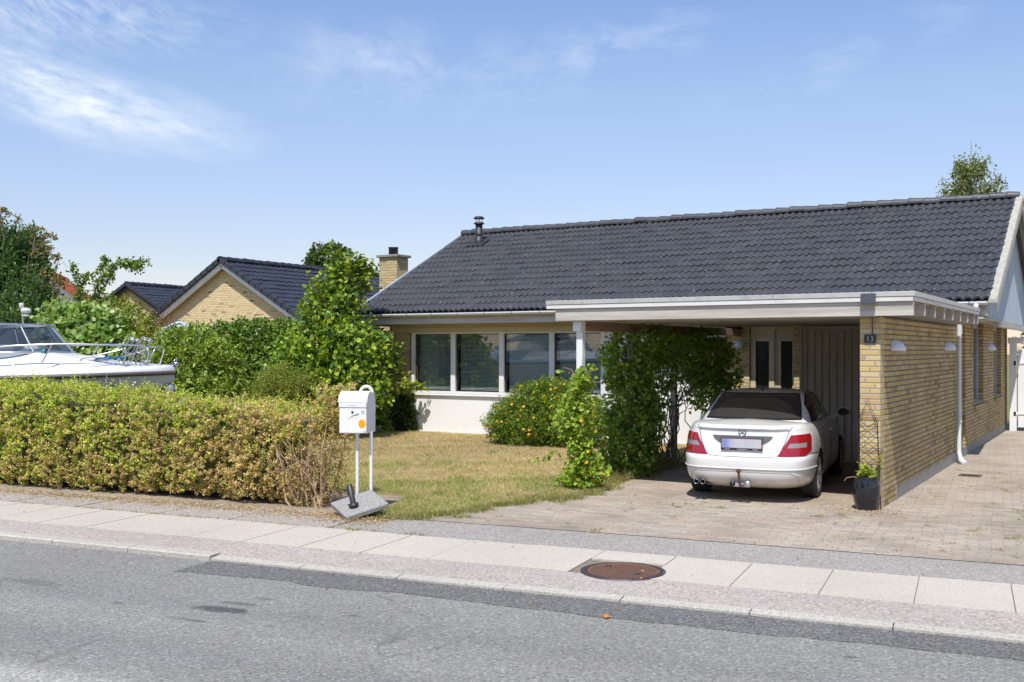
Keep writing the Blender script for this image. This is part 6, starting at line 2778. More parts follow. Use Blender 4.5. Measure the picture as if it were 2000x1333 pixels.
# ---- lime sapling thicket at the house corner
el = [E(645, 705, 23.4, 1.10, 1.0, .90), E(595, 742, 22.9, .75, .7, .6), E(690, 715, 23.4, .56, .6, .66), E(648, 615, 23.6, .40, .5, .66), E(668, 560, 23.7, .26, .3, .50), E(650, 760, 22.9, 1.0, .7, .5), E(700, 768, 23.2, .5, .5, .5), E(696, 556, 23.8, .22, .24, .36), E(640, 655, 23.4, .45, .5, .5)]
LG = [(.27, .38, .03), (.34, .44, .04), (.15, .25, .028), (.085, .165, .03), (.40, .46, .05), (.11, .20, .04)]
LIME, rg = shrub('lime_tree', 'bushy young lime tree with large bright leaves at the left corner of the bungalow', 'tree', el, 3300, 5, .100, .090, LG, [3, 2.4, 3, 2.6, 1.2, 2], Lr=(.18, .5), up=.55, spread=.75, out=.55, lift=.55, seed=7, stems=16, shell=(.45, 1.04), stem_r=.03, base=tuple(at(665, 23.5)), crown='crown', trunk='trunk', face=(0.0, -.5, 0))
# long whippy shoots: upward at the top and one that crosses the window
O, Dv, Ln = [], [], []
for px, py, d, dx, dz, l in ((628, 575, 23.3, -.35, 1, .55), (655, 520, 23.5, -.2, 1, .6), (684, 530, 23.5, .1, 1, .55), (698, 535, 23.6, .25, 1, .4), (630, 590, 23.2, -.5, .9, .55), (722, 545, 23.7, .2, 1, .45), (708, 540, 23.7, .3, 1, .42), (668, 525, 23.6, 0, 1, .48), (690, 590, 23.8, .3, .7, .35), (600, 610, 23.0, -.6, .7, .3)):
    q = at(px, d, EYE - (py - HOR) / FOC * d)
    for k in range(3):
        O.append(v3(q))
        Dv.append(RGT[0] * dx * np.array([1, 0, 0]) + RGT[1] * dx * np.array([0, 1, 0]) + np.array([0, 0, dz]) + rg.normal(size=3) * .2)
        Ln.append(l * rg.uniform(.7, 1.1))
for tgt_u, tgt_z, k in ((-11.75, 1.06, 4), (-11.9, 1.15, 4), (-12.1, 1.35, 5), (-12.2, .95, 5), (-12.15, 1.6, 4), (-11.62, 1.04, 2)):
    s = v3(at(745, 23.6, tgt_z + .15))
    t = np.array([tgt_u, 6.62, tgt_z])
    for j in range(k):
        e = t + rg.normal(size=3) * np.array([.12, .06, .10])
        O.append(s + (e - s) * .45)
        Dv.append(e - s)
        Ln.append(np.linalg.norm(e - s) * .55)
O, Dv, Ln = np.array(O), np.array(Dv), np.array(Ln)
V, F, C = spray(O, Dv, Ln, 10, .108, .096, lambda p, k: palette(len(p), [(.22, .31, .025), (.28, .35, .03), (.14, .22, .025), (.34, .37, .05)], rng=rg), spread=.9, up=.8, rng=rg)
raw_mesh('long_shoots', V, F, C, M_LEAF, LIME)
mb = MB()
for o_, d_, l_ in zip(O, Dv, Ln):
    dn = d_ / np.linalg.norm(d_)
    mb.tube([tuple(o_ - dn * .3), tuple(o_ + dn * l_ * .5), tuple(o_ + dn * l_)], [.008, .006, .003], 5)
mb.build('shoot_stems', M_BARK, LIME, world=True)
# shoots that hang low on the right of the thicket, close to the wall
O = np.array([tuple(at(rg.uniform(690, 762), rg.uniform(23.9, 24.7), rg.uniform(.15, 2.3))) for _ in range(330)])
V, F, C = spray(O, rand_dir(330, rg) + np.array([.5, -.2, .1]), rg.uniform(.15, .45, 330), 7, .105, .094, lambda p, k: palette(len(p), LG, [2, 1.5, 3, 3.5, .8, 3], rng=rg), spread=.9, up=.6, rng=rg)  # more dark leaves, so the shade by the wall is in the colour
raw_mesh('low_shoots', V, F, C, M_LEAF, LIME)

# ---- ivy round the brick corner of the bungalow
P = np.stack([rg.uniform(-12.62, -11.98, 650), 6.86 - rg.random(650) * .14, np.abs(rg.normal(size=650)) * .42 + .02], 1)
P = P[(P[:, 2] < 1.5) & ((P[:, 0] < -12.1) | (P[:, 2] < .75))]
IVY = thing('wall_ivy', 'ivy climbing the brick corner pier left of the front windows', 'ivy', (-12.3, 6.8, 0))
V, F, C = spray(P, rand_dir(len(P), rg) * np.array([1, .4, 1]) + np.array([0, -.3, .4]), rg.uniform(.06, .18, len(P)), 5, .070, .065, lambda p, k: palette(len(p), [(.075, .13, .03), (.05, .095, .025), (.11, .17, .03)], rng=rg), face=(0, -1, 0), rng=rg, spread=.9)
raw_mesh('foliage', V, F, C, M_LEAFG, IVY)
mb = MB()
for k in range(5):
    x = -12.5 + .10 * k
    limb(mb, (x, 6.87, -.02), (x + .05 * (k - 2), 6.86, 1.2 + .12 * k), .018, .008, .03, 7, rg)
mb.build('stems', M_TWIG, IVY, world=True)

# ---- glossy laurel ball behind the boat's bow
el = [E(372, 712, 21.6, .82, .75, .62), E(340, 735, 21.2, .5, .5, .5), E(410, 740, 21.6, .55, .55, .55), E(360, 770, 21.2, .9, .7, .6)]
shrub('laurel_bush', 'rounded glossy green laurel bush just behind the boat bow', 'bush', el, 3300, 6, .105, .040, [(.21, .32, .04), (.28, .39, .05), (.14, .235, .035), (.36, .43, .08)], mat=M_LEAFG, Lr=(.12, .26), up=.35, spread=.8, out=.75, lift=.15, seed=17, stems=10, shell=(.7, 1.02))
# ---- clipped ivy clad hedge between the plots
el = [E(440, 690, 26.2, .8, .6, .72), E(500, 684, 26.2, .85, .6, .76), E(560, 682, 26.2, .8, .6, .76), E(470, 745, 25.6, .8, .6, .6), E(540, 735, 25.9, .9, .6, .8), E(610, 690, 26.4, .8, .6, .8), E(560, 700, 26.0, .9, .5, .7), E(510, 700, 26.0, .8, .5, .7), E(425, 735, 26.0, .5, .5, .6)]
shrub('ivy_hedge', 'dark clipped ivy covered hedge in front of the pale brick gable', 'hedge', el, 6400, 5, .068, .058, [(.11, .20, .03), (.17, .28, .035), (.07, .145, .025), (.25, .35, .045)], mat=M_LEAFG, Lr=(.06, .16), up=.4, spread=.9, out=.8, lift=.1, seed=19, stems=8, shell=(.62, 1.0), bulge=.10)
# ---- ferny yellow green shrub between laurel and lime
el = [E(548, 752, 22.0, .48, .45, .34), E(525, 775, 21.8, .4, .4, .32), E(585, 768, 22.0, .45, .5, .38)]
shrub('yellow_shrub', 'fine leaved yellowish shrub in front of the lime tree and ivy hedge', 'shrub', el, 1700, 8, .045, .017, [(.24, .34, .04), (.32, .38, .06), (.15, .24, .035), (.40, .32, .10)], shape='diamond', Lr=(.10, .26), out=.6, lift=.4, seed=23, stems=10, shell=(.3, 1.05))
# ---- tall conifers at the left edge
el = [E(8, 590, 26.0, .80, .8, 1.45), E(52, 545, 26.5, .45, .5, .95), E(62, 615, 25.6, .5, .55, .85), E(25, 660, 25.0, 1.0, .8, .8), E(-45, 570, 26.0, .8, .8, 1.7), E(-8, 520, 26.4, .34, .42, .75), E(72, 660, 25.3, .45, .5, .7), E(56, 490, 26.6, .20, .25, .40), E(22, 500, 26.6, .2, .25, .45), E(-90, 600, 25.5, .9, .8, 1.5)]
CON, rg = shrub('conifer', 'tall dark blue green conifer clump behind the boat windscreen', 'tree', el, 9500, 9, .105, .042, [(.10, .18, .06), (.14, .24, .075), (.065, .13, .05), (.19, .28, .085), (.22, .21, .08)], [3, 3, 2.5, 1, .4], shape='diamond', Lr=(.14, .34), out=.5, lift=.75, spread=.6, seed=29, stems=10, shell=(.6, 1.05), crown='crown', trunk='trunk', stem_r=.05, bulge=.2)


# ---- red leaved plum that leans out of the conifers
def branch_tree(name, label, segs, lf, wd, cols, seed, per=26, Lr=(.08, .2), m=6, w=None, mat=None, trunk_r=.05, cat='tree', up=.5):
    """limbs given as photo-plan polylines (px, py, d); leaves set along them"""
    rg = np.random.default_rng(seed)
    fpx, fpy, fd = segs[0][0]
    b = at(fpx, fd, 0)
    o = thing(name, label, cat, (b.x, b.y, 0))
    mb = MB()
    O, D = [], []
    for s in segs:
        P = [v3(at(px, d, max(EYE - (py - HOR) / FOC * d, -.05))) for px, py, d in s]
        P = [p + (rg.normal(size=3) * .03 if 0 < i else 0) for i, p in enumerate(P)]
        fine = []
        for p, q in zip(P[:-1], P[1:]):
            for t in np.linspace(0, 1, 5)[:-1]:
                fine.append(p + (q - p) * t + rg.normal(size=3) * .012)
        fine.append(P[-1])
        n = len(fine)
        r0 = trunk_r if s is segs[0] else trunk_r * .5
        mb.tube([tuple(p) for p in fine], [r0 + (.006 - r0) * i / (n - 1) for i in range(n)], 7)
        if s is segs[0]:
            continue
        for i in range(int(per * len(P))):
            t = rg.random() ** .8 * (len(P) - 1)
            k = min(int(t), len(P) - 2)
            O.append(P[k] + (P[k + 1] - P[k]) * (t - k) + rg.normal(size=3) * .04)
            D.append(rand_dir(1, rg)[0] + (P[k + 1] - P[k]) * .6 + np.array([0, 0, .35]))
    mb.build('trunk', M_BARK, o, world=True)
    O, D = np.array(O), np.array(D)
    V, F, C = spray(O, D, rg.uniform(*Lr, len(O)), m, lf, wd, lambda p, k: palette(len(p), cols, w, rng=rg), rng=rg, spread=.8, up=up)
    raw_mesh('crown', V, F, C, mat or M_LEAF, o)
    return o


branch_tree('plum_tree', 'reddish leaved plum tree leaning out of the dark conifers', [[(40, 760, 25.6), (55, 600, 25.6), (62, 500, 25.6)], [(62, 500, 25.6), (80, 470, 25.5), (100, 462, 25.4), (112, 470, 25.4)], [(62, 505, 25.6), (90, 490, 25.4), (112, 500, 25.3), (118, 505, 25.3)], [(62, 500, 25.6), (75, 455, 25.6), (82, 447, 25.6)], [(70, 490, 25.5), (88, 478, 25.4), (100, 485, 25.4)], [(10, 470, 25.6), (2, 412, 25.6), (12, 410, 25.6), (28, 424, 25.6), (37, 445, 25.6)], [(75, 600, 25.4), (80, 540, 25.3), (84, 522, 25.3)], [(100, 600, 25.4), (107, 545, 25.3), (112, 505, 25.3)], [(105, 555, 25.3), (112, 545, 25.2), (122, 556, 25.2)]],
            .062, .046, [(.26, .23, .06), (.36, .20, .11), (.18, .22, .05), (.42, .26, .16), (.14, .21, .05)], 61, per=7, Lr=(.04, .12), m=4)
branch_tree('young_plum', 'thin plum tree with wide arching leafy limbs in front of the orange roof', [[(182, 760, 25.0), (178, 650, 25.0), (170, 600, 25.0)], [(172, 620, 25.0), (158, 570, 25.0), (148, 540, 25.0), (143, 515, 25.0)], [(172, 610, 25.0), (190, 565, 24.9), (210, 530, 24.8), (235, 517, 24.7), (265, 515, 24.6), (288, 512, 24.6)], [(190, 565, 24.9), (198, 530, 25.0), (205, 505, 25.0)], [(180, 590, 25.0), (205, 560, 24.9), (220, 538, 24.8)], [(178, 600, 25), (165, 590, 25.1), (160, 555, 25.1), (180, 535, 25.1)], [(235, 517, 24.7), (255, 520, 24.5), (275, 525, 24.5)], [(172, 615, 25.0), (155, 600, 25), (150, 580, 25)], [(180, 620, 25.0), (200, 600, 24.9), (215, 592, 24.9)]],
            .068, .045, [(.22, .33, .045), (.16, .26, .04), (.29, .39, .06), (.11, .18, .035)], 67, per=17, Lr=(.05, .17), m=5)
# ---- pale leaved viburnum behind the boat
el = [E(140, 665, 24.2, .7, .6, .62), E(190, 660, 24.2, .7, .6, .60), E(165, 645, 24.4, .55, .5, .4), E(115, 650, 24.5, .35, .4, .55), E(160, 700, 23.6, .9, .6, .55), E(215, 690, 23.8, .5, .5, .4)]
shrub('viburnum', 'pale round leaved shrub right behind the boat foredeck', 'shrub', el, 1200, 5, .125, .112, [(.42, .52, .20), (.18, .30, .05), (.52, .60, .28), (.25, .37, .07), (.12, .21, .045)], [2.2, 3, 1.2, 2.5, 2], Lr=(.14, .4), out=.6, lift=.35, seed=31, stems=10, shell=(.5, 1.04), face=(0, -.7, .2))
# ---- gold green and browning shrubs beside it
el = [E(245, 640, 25.0, .50, .5, .5), E(270, 665, 24.6, .5, .5, .42), E(225, 625, 25.2, .45, .4, .35), E(250, 700, 24.2, .7, .6, .5), E(205, 605, 25.4, .35, .35, .25)]
shrub('golden_shrub', 'golden green shrub between the pale viburnum and the garden parasol', 'shrub', el, 1350, 7, .058, .036, [(.35, .41, .035), (.24, .31, .035), (.46, .46, .06), (.15, .21, .035), (.36, .26, .10)], [3, 3, 1.5, 2, 1], Lr=(.12, .34), out=.6, lift=.4, seed=37, stems=12, shell=(.4, 1.06))
el = [E(300, 655, 25.4, .42, .4, .42), E(285, 690, 25.0, .5, .5, .4), E(310, 690, 25.0, .4, .4, .4)]
shrub('browning_shrub', 'reddish brown half dead shrub beside the garden parasol', 'shrub', el, 650, 6, .05, .028, [(.26, .15, .06), (.18, .11, .05), (.30, .22, .08), (.13, .15, .04)], Lr=(.12, .32), out=.6, lift=.4, seed=41, stems=14, shell=(.2, 1.05), mat=M_DRYLEAF)
# ---- hypericum with yellow flowers under the windows
el = [((-7.75, 5.45, .58), (.95, .62, .62)), ((-8.35, 5.35, .42), (.55, .5, .42)), ((-7.1, 5.5, .52), (.8, .6, .55)), ((-7.9, 5.25, .34), (1.0, .55, .36)), ((-6.9, 5.35, .36), (.7, .5, .38)), ((-7.55, 5.55, .95), (.6, .5, .34))]
HYP, rg = shrub('hypericum_bush', 'dense green bush dotted with yellow flowers below the front windows', 'bush', el, 8500, 8, .046, .023, [(.16, .27, .03), (.23, .34, .04), (.10, .18, .03), (.31, .37, .06), (.26, .16, .07)], [3, 3, 2.2, 1, .35], shape='diamond', Lr=(.07, .2), out=.7, lift=.35, seed=43, stems=60, shell=(.35, 1.03), stem_r=.008, base=(-7.6, 5.5, 0))


def flowers(name, P, size, cols, parent, rg, petals=5):
    VV, FF, CC, o = [], [], [], 0
    for p in P:
        n = nrmz(np.array([rg.normal() * .35, -.8, .55 + rg.normal() * .3]))
        a = nrmz(np.cross(n, np.array([0.3, 0, 1.0])))
        b = np.cross(n, a)
        c = palette(1, cols, jit=.08, rng=rg)[0]
        A = np.array([a * math.cos(t) + b * math.sin(t) for t in np.arange(petals) * 2 * PI / petals + rg.random()])
        V, F, C = leaves(np.repeat(p[None], petals, 0), A + n * .25, np.repeat(n[None], petals, 0), size, size * .75, np.repeat(c[None], petals, 0), 'oval', .1, .1)
        VV.append(V)
        FF.append(F + o)
        CC.append(C)
        o += len(V)
    return raw_mesh(name, np.concatenate(VV), np.concatenate(FF), np.concatenate(CC), M_LEAF, parent)


P, Nn = blob(el, 1600, rg, (.98, 1.08), .2, .12)
P = P[(Nn[:, 1] < .1)]
sel = rg.choice(len(P), 85, replace=False)
flowers('flowers', P[sel], .036, [(.75, .48, .01), (.80, .55, .02), (.72, .40, .01)], HYP, rg)

# ---- climbers at the carport posts
PXp = -4.07
rg = np.random.default_rng(71)
n = 620
t = rg.random(n)
zz = t ** 1.25 * 1.55
rad = .10 + .24 * np.exp(-((zz - .95) / .42) ** 2) + .26 * np.exp(-(zz / .28) ** 2) + .05
rad = rad * (.72 - .28 * np.clip((zz - .7) / .8, 0, 1))
th = rg.random(n) * 2 * PI
rr = rad * rg.random(n) ** .5
P = np.stack([PXp + .02 + rr * np.cos(th) + .08 * np.sin(zz * 5), -.10 + rr * np.sin(th) * .9, zz + .03], 1)
HOP = thing('hop_vine', 'bright green hop vine climbing the white front carport post', 'climber', (PXp, -.1, 0))
V, F, C = spray(P, rand_dir(n, rg) + np.array([0, -.3, .2]), rg.uniform(.06, .18, n), 7, .056, .044, lambda p, k: palette(len(p), [(.27, .40, .04), (.37, .47, .06), (.17, .29, .04), (.44, .49, .07)], [3, 2.4, 2, 1], rng=rg), face=(0, -.6, .3), rng=rg, spread=.9)
raw_mesh('foliage', V, F, C, M_LEAF, HOP)
mb = MB()
for k in range(9):
    a = k * .7
    P1 = [(PXp + (.06 + .02 * k % 3 * .01) * math.cos(a + z * 4), -.06 + .07 * math.sin(a + z * 4), z) for z in np.linspace(-.02, 1.2 + .09 * k * .5, 16)]
    mb.tube(P1, [.008 - .0004 * i for i in range(16)], 5)
for (dx, dz, l) in ((.22, .25, .5), (-.25, .3, .3), (.35, .05, .3), (.1, .5, .45)):
    p = np.array([PXp + .05, -.12, 1.45])
    mb.tube([tuple(p), tuple(p + np.array([dx * .5, -.03, dz * .7])), tuple(p + np.array([dx, -.03, dz * .8]))], .003, 5)
mb.build('stems', M_TWIG, HOP, world=True)
P2 = np.array([[PXp + .05 + .22 * t_, -.14, 1.45 + .22 * t_] for t_ in np.linspace(.2, 1, 6)] + [[PXp + .03 - .2 * t_, -.14, 1.4 + .25 * t_] for t_ in np.linspace(.2, 1, 4)] + [[PXp - .1 - .45 * t_, -.3, .55 - .2 * t_] for t_ in np.linspace(.2, 1, 5)] + [[PXp + .25 + .3 * t_, -.25, .35 - .1 * t_] for t_ in np.linspace(.2, 1, 5)])
V, F, C = spray(P2, rand_dir(len(P2), rg), np.full(len(P2), .1), 5, .07, .055, lambda p, k: palette(len(p), [(.22, .32, .035), (.3, .37, .05)], rng=rg), face=(0, -.6, .3), rng=rg)
raw_mesh('tendrils', V, F, C, M_LEAF, HOP)
flowers('flowers', P[rg.choice(n, 8)] + np.array([.12, -.1, 0]), .034, [(.78, .5, .01)], HOP, rg)

# big honeysuckle over posts two and three
el = [((PXp - .05, 1.62, 1.75), (.30, .30, .40)), ((PXp + .04, 1.62, 1.15), (.29, .33, .58)), ((PXp + .05, 1.6, .50), (.30, .36, .55)), ((PXp + .05, 1.5, .2), (.32, .36, .26)), ((PXp + .06, 1.65, .85), (.30, .35, .5)), ((PXp, 2.5, 2.0), (.2, .7, .2)), ((PXp, 3.6, 1.95), (.22, .8, .24)), ((PXp + .02, 4.7, 1.80), (.34, .75, .40)), ((PXp + .06, 5.3, 1.55), (.32, .42, .62)), ((PXp + .04, 4.9, 1.25), (.26, .34, .40)), ((PXp, 2.6, 1.45), (.22, .5, .45)), ((PXp, 2.1, .8), (.2, .3, .3))]
HON, rg = shrub('honeysuckle', 'large dark green honeysuckle arching over the carport posts beside the car', 'climber', el, 2600, 7, .064, .049, [(.20, .33, .055), (.27, .42, .065), (.14, .26, .05), (.36, .48, .07), (.46, .42, .12)], [3, 2.6, 2.4, 1, .25], Lr=(.08, .26), out=.7, lift=.1, seed=79, stems=0, shell=(.45, 1.06), bulge=.2, base=(PXp, 1.7, 0))
mb = MB()
for k in range(26):
    y0 = rg.uniform(2.6, 3.5)
    b0 = (PXp + rg.normal() * .10, y0, -.02)
    limb(mb, b0, (PXp + rg.normal() * .15, y0 + rg.uniform(-1.2, 1.0), rg.uniform(1.3, 2.0)), .012, .005, .06, 9, rg)
for k in range(8):
    limb(mb, (PXp + rg.normal() * .06, 1.7 + rg.normal() * .06, -.02), (PXp + rg.normal() * .1, 1.7 + rg.normal() * .1, 2.1), .02, .008, .04, 9, rg)
for k in range(12):
    y0 = rg.uniform(3.4, 4.4)
    limb(mb, (PXp + .05, 3.46, rg.uniform(.9, 1.6)), (PXp + rg.normal() * .1, y0 + 1.0, rg.uniform(1.2, 2.0)), .008, .003, .06, 7, rg)
mb.build('woody_stems', M_BARK, HON, world=True)
P, Nn = blob(el[:1] + el[5:8], 500, rg, (1.0, 1.1), .3, .2)
P = P[rg.choice(len(P), 34, replace=False)]
P = np.concatenate([P, np.array([[PXp - .25 + rg.normal() * .06, 1.5 + rg.normal() * .08, 2.12 + rg.normal() * .06] for _ in range(8)])])
flowers('flowers', P, .032, [(.62, .38, .22), (.66, .46, .14), (.60, .30, .22)], HON, rg, 6)
# dead stalks and low growth round the post feet
P = np.stack([rg.uniform(-4.35, -3.75, 260), rg.uniform(.2, 3.4, 260), np.full(260, .0)], 1)
V1 = tufts([tuple(p) for p in P], 9, .20, .05, [(.40, .28, .14), (.30, .22, .10), (.18, .22, .05)], rg)
kind(raw_mesh('post_foot_weeds', *V1, M_GRASS), 'stuff')

# ---- trees far behind the roofs
b = at(1893, 50.0)
zb_ = lambda py, d: EYE - (py - HOR) / FOC * d
rg = np.random.default_rng(83)
BIR = thing('birch_tree', 'weeping birch rising behind the right end of the long roof', 'tree', (b.x, b.y, 0))
mb = MB()
P = limb(mb, (b.x, b.y, -.05), tuple(at(1897, 50, zb_(276, 50))), .16, .02, .05, 9, rg)
tips = []
for k in range(46):
    t = rg.uniform(.42, .98)
    p = v3(P[int(t * 9)])
    hgt = p[2]
    reach = (1.9 if hgt < zb_(350, 50) else (1.25 if hgt < zb_(325, 50) else .5)) * rg.uniform(.35, 1.0)
    th = rg.random() * 2 * PI
    q = p + np.array([math.cos(th) * reach, math.sin(th) * reach, reach * .45 + .2])
    limb(mb, p, q, .035, .012, .06, 4, rg)
    for s in np.linspace(.3, 1, 5):
        tips.append(p + (q - p) * s)
mb.build('trunk', plain('birch bark', (.62, .58, .52), (.2, .18, .16), 6, .8), BIR, world=True)
T_ = np.array(tips)
T_ = np.concatenate([T_, T_ + rg.normal(size=T_.shape) * .18, T_ + rg.normal(size=T_.shape) * .22])
D = np.stack([rg.normal(size=len(T_)) * .22, rg.normal(size=len(T_)) * .22, -np.ones(len(T_))], 1)
V, F, C = spray(T_, D, rg.uniform(.5, 1.7, len(T_)), 20, .11, .08, lambda p, k: palette(len(p), [(.17, .23, .055), (.24, .28, .07), (.12, .17, .05), (.29, .28, .09)], rng=rg), spread=.7, up=.1, rng=rg, jit=1.0)
raw_mesh('crown', V, F, C, M_LEAF, BIR)
el = [E(636, 510, 62, 1.0, 1.0, .75), E(655, 502, 62, .7, .7, .5), E(620, 520, 62, .6, .6, .5), E(640, 560, 62, 1.3, 1.2, 1.4)]
shrub('round_tree', 'distant round topped tree above the ridge of the pale brick house', 'tree', el, 900, 7, .17, .13, [(.09, .15, .035), (.13, .19, .045), (.06, .11, .03)], Lr=(.2, .5), seed=89, stems=5, shell=(.5, 1.05), crown='crown', trunk='trunk', stem_r=.14)
el = [((1.6, 16.6, 2.4), (1.1, .7, .9)), ((3.0, 16.8, 2.2), (1.0, .7, 1.0)), ((.7, 16.9, 1.6), (.7, .6, 1.0))]
shrub('garden_shrub', 'dark green shrub showing above the white gate', 'shrub', el, 900, 6, .09, .05, [(.07, .13, .03), (.10, .17, .03), (.05, .09, .02)], seed=97, stems=8, shell=(.5, 1.03))
# across the road (mirrored in the windows)
for k, (a_, n_, h_, lab) in enumerate(((-9.5, -5.5, 5.0, 'broad leafy tree across the road left of the reflected house'), (-20, -6.5, 6.0, 'tall leafy tree across the road behind the reflected boat'), (3.5, -6.0, 5.5, 'leafy tree across the road opposite the carport'))):
    q = st(a_, n_)
    el = [((q.x, q.y, h_ * .62), (1.9, 1.9, h_ * .32)), ((q.x + .9, q.y + .4, h_ * .5), (1.4, 1.4, 1.3)), ((q.x - 1.0, q.y - .3, h_ * .52), (1.4, 1.3, 1.3))]
    shrub('street_tree', lab, 'tree', el, 900, 6, .22, .16, [(.07, .13, .025), (.11, .18, .03), (.05, .09, .02)], Lr=(.25, .6), seed=200 + k, stems=7, shell=(.4, 1.03), crown='crown', trunk='trunk', stem_r=.09, group='trees across the road')
# ------------------------------------------------------------------ light, sky, camera
SUNV = Vector((.18, -.575, 1.0)).normalized()       # towards the sun
elev = math.asin(SUNV.z)
azim = math.atan2(SUNV.x, SUNV.y)                   # clockwise from +y
sun = bpy.data.lights.new('sun', 'SUN')
sun.energy = 4.7
sun.angle = math.radians(.53)
sun.color = (1.0, .965, .91)
so = bpy.data.objects.new('sun', sun)
COL.objects.link(so)
so.rotation_euler = SUNV.to_track_quat('Z', 'Y').to_euler()
so.location = (0, -20, 40)

w = bpy.data.worlds.new('World')
SC.world = w
w.use_nodes = True
nt = w.node_tree
bg = nt.nodes['Background']
sky = nt.nodes.new('ShaderNodeTexSky')
sky.sky_type = 'NISHITA'
sky.sun_disc = False
sky.sun_elevation = elev
sky.sun_rotation = azim
sky.altitude = 0
sky.air_density = 1.0
sky.dust_density = .3
sky.ozone_density = 4.5
SKYK = .15
tc = nt.nodes.new('ShaderNodeTexCoord')
sp = nt.nodes.new('ShaderNodeSeparateXYZ')
L(nt, tc.outputs['Generated'], sp.inputs[0])
# heading and height of each direction, in degrees, heading counted from the +y axis clockwise
az = math_n(nt, 'MULTIPLY', math_n(nt, 'ARCTAN2', sp.outputs[0], sp.outputs[1]), 180 / PI)
el_ = math_n(nt, 'MULTIPLY', math_n(nt, 'ARCSINE', sp.outputs[2]), 180 / PI)


def heading(px, py):
    d = RGT * (px - 1000) / FOC + FWD
    return math.degrees(math.atan2(d[0], d[1])), math.degrees(math.atan2((HOR - py) / FOC, math.hypot((px - 1000) / FOC, 1)))


cmb = nt.nodes.new('ShaderNodeCombineXYZ')
L(nt, az, cmb.inputs[0])
L(nt, el_, cmb.inputs[1])
# slow warp for wisps
wp = nt.nodes.new('ShaderNodeTexNoise')
wp.inputs['Scale'].default_value = .10
wp.inputs['Detail'].default_value = 4
L(nt, cmb.outputs[0], wp.inputs['Vector'])
wadd = nt.nodes.new('ShaderNodeVectorMath')
wadd.operation = 'MULTIPLY_ADD'
L(nt, wp.outputs['Color'], wadd.inputs[0])
wadd.inputs[1].default_value = (5, 3.0, 0)
L(nt, cmb.outputs[0], wadd.inputs[2])


def wisp(rot, sx, sy, scale, detail, lo, hi, vec=None, rough=.62):
    mp = nt.nodes.new('ShaderNodeMapping')
    mp.inputs['Rotation'].default_value = (0, 0, rot)
    L(nt, vec or wadd.outputs[0], mp.inputs['Vector'])
    m2 = nt.nodes.new('ShaderNodeMapping')
    m2.inputs['Scale'].default_value = (sx, sy, 1)
    L(nt, mp.outputs[0], m2.inputs['Vector'])
    f = noise(nt, m2.outputs[0], scale, detail, rough)
    return ramp(nt, f, [(lo, 0.0), (hi, 1.0)])


def spot(px, py, rx, ry, rot=0.0):
    a0, e0 = heading(px, py)
    dx = math_n(nt, 'SUBTRACT', az, a0)
    dy = math_n(nt, 'SUBTRACT', el_, e0)
    c, s = math.cos(rot), math.sin(rot)
    u = math_n(nt, 'DIVIDE', math_n(nt, 'ADD', math_n(nt, 'MULTIPLY', dx, c), math_n(nt, 'MULTIPLY', dy, s)), rx)
    v = math_n(nt, 'DIVIDE', math_n(nt, 'SUBTRACT', math_n(nt, 'MULTIPLY', dy, c), math_n(nt, 'MULTIPLY', dx, s)), ry)
    r = math_n(nt, 'SQRT', math_n(nt, 'ADD', math_n(nt, 'MULTIPLY', u, u), math_n(nt, 'MULTIPLY', v, v)))
    return r


def soft(r, lo=.25, hi=1.0):
    return ramp(nt, r, [(lo, 1.0), ((lo + hi) / 2, .45), (hi, 0.0)])


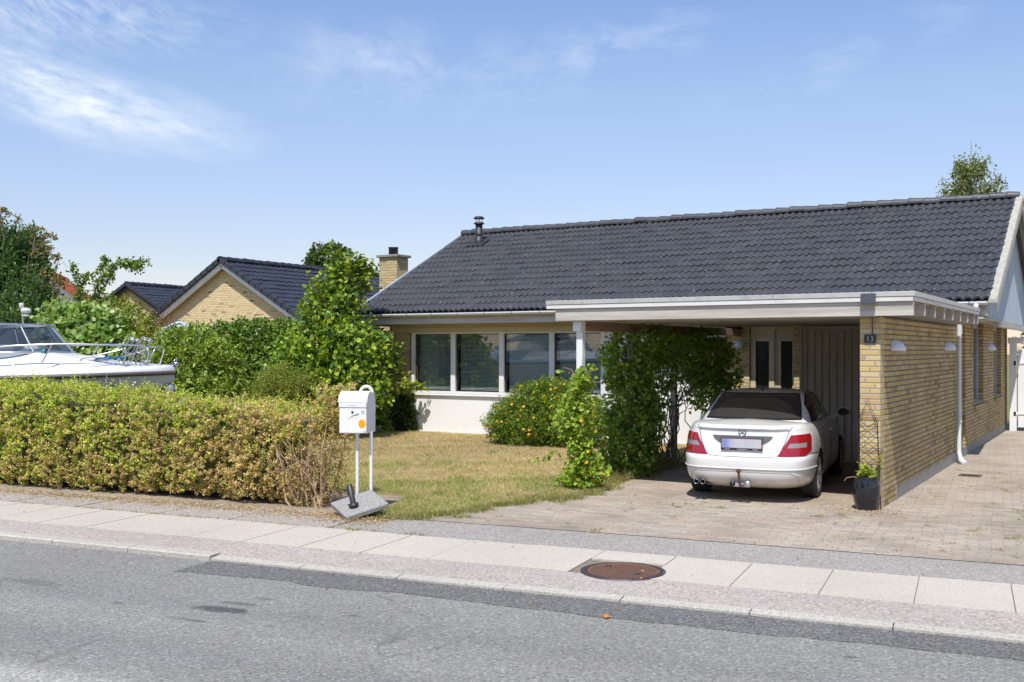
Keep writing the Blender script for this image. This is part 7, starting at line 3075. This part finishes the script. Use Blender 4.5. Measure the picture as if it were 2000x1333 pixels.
fine = wisp(.22, .30, 1.0, 1.15, 8, .36, .68, rough=.68)
fine2 = wisp(.45, .35, 1.0, 2.2, 5, .35, .70)
broad = wisp(.1, .5, 1.0, .32, 6, .46, .76)
m1 = math_n(nt, 'MULTIPLY', soft(spot(215, 215, 9.0, 2.2, -.16), .0, 1.0), math_n(nt, 'ADD', math_n(nt, 'MULTIPLY', fine, .58), .22))
m1b = math_n(nt, 'MULTIPLY', soft(spot(70, 150, 7.0, 2.8, -.5), .0, 1.0), math_n(nt, 'MULTIPLY', fine, .46))
m2 = math_n(nt, 'MULTIPLY', soft(spot(100, 20, 12.0, 2.4, 0), .1, 1.0), math_n(nt, 'MULTIPLY', fine2, .40))
m3 = math_n(nt, 'MULTIPLY', soft(spot(760, 130, 9.5, 3.2, 0), .0, 1.0), math_n(nt, 'MULTIPLY', broad, .55))
m4 = math_n(nt, 'MULTIPLY', soft(spot(1180, 100, 9.0, 2.2, .22), .0, 1.0), math_n(nt, 'MULTIPLY', broad, .55))
m5 = math_n(nt, 'MULTIPLY', soft(spot(1650, 110, 9.0, 1.7, .28), .0, 1.0), math_n(nt, 'MULTIPLY', broad, .38))
tot = m1
for m in (m1b, m2, m3, m4, m5):
    tot = math_n(nt, 'ADD', tot, m)
tot = math_n(nt, 'MINIMUM', tot, .92)
tint = mixc(nt, 1.0, sky.outputs[0], ramp(nt, math_n(nt, 'DIVIDE', el_, 20.0), [(0.0, (.90, .74, .74)), (.27, (1.0, .815, .79)), (.43, (1.10, .90, .875)), (.68, (1.21, 1.045, .975)), (.95, (1.10, 1.02, 1.05))]), 'MULTIPLY')
CLOUD = 6.6
colr = mixc(nt, tot, tint, (CLOUD * .97, CLOUD, CLOUD * 1.04))
L(nt, colr, bg.inputs['Color'])
bg.inputs['Strength'].default_value = SKYK

cam = bpy.data.cameras.new('camera')
cam.sensor_width = 36
cam.lens = 36 * FOC / 2000
cam.shift_y = (HOR - 666.5) / 2000
cam.clip_end = 1500
cam.clip_start = .1
co = bpy.data.objects.new('camera', cam)
COL.objects.link(co)
co.location = (CAM[0], CAM[1], EYE)
co.rotation_euler = (PI / 2, 0, YAW)
SC.camera = co

SC.render.engine = 'CYCLES'
SC.view_settings.view_transform = 'Standard'
SC.view_settings.look = 'None'
SC.view_settings.exposure = 0.18
SC.view_settings.gamma = 1.0
cy = SC.cycles
cy.max_bounces = 8
cy.diffuse_bounces = 6
cy.glossy_bounces = 4
cy.transmission_bounces = 4
cy.transparent_max_bounces = 12
cy.caustics_reflective = False
cy.caustics_refractive = False
cy.sample_clamp_indirect = 10.0
cy.use_denoising = True
cy.denoiser = 'OPENIMAGEDENOISE'
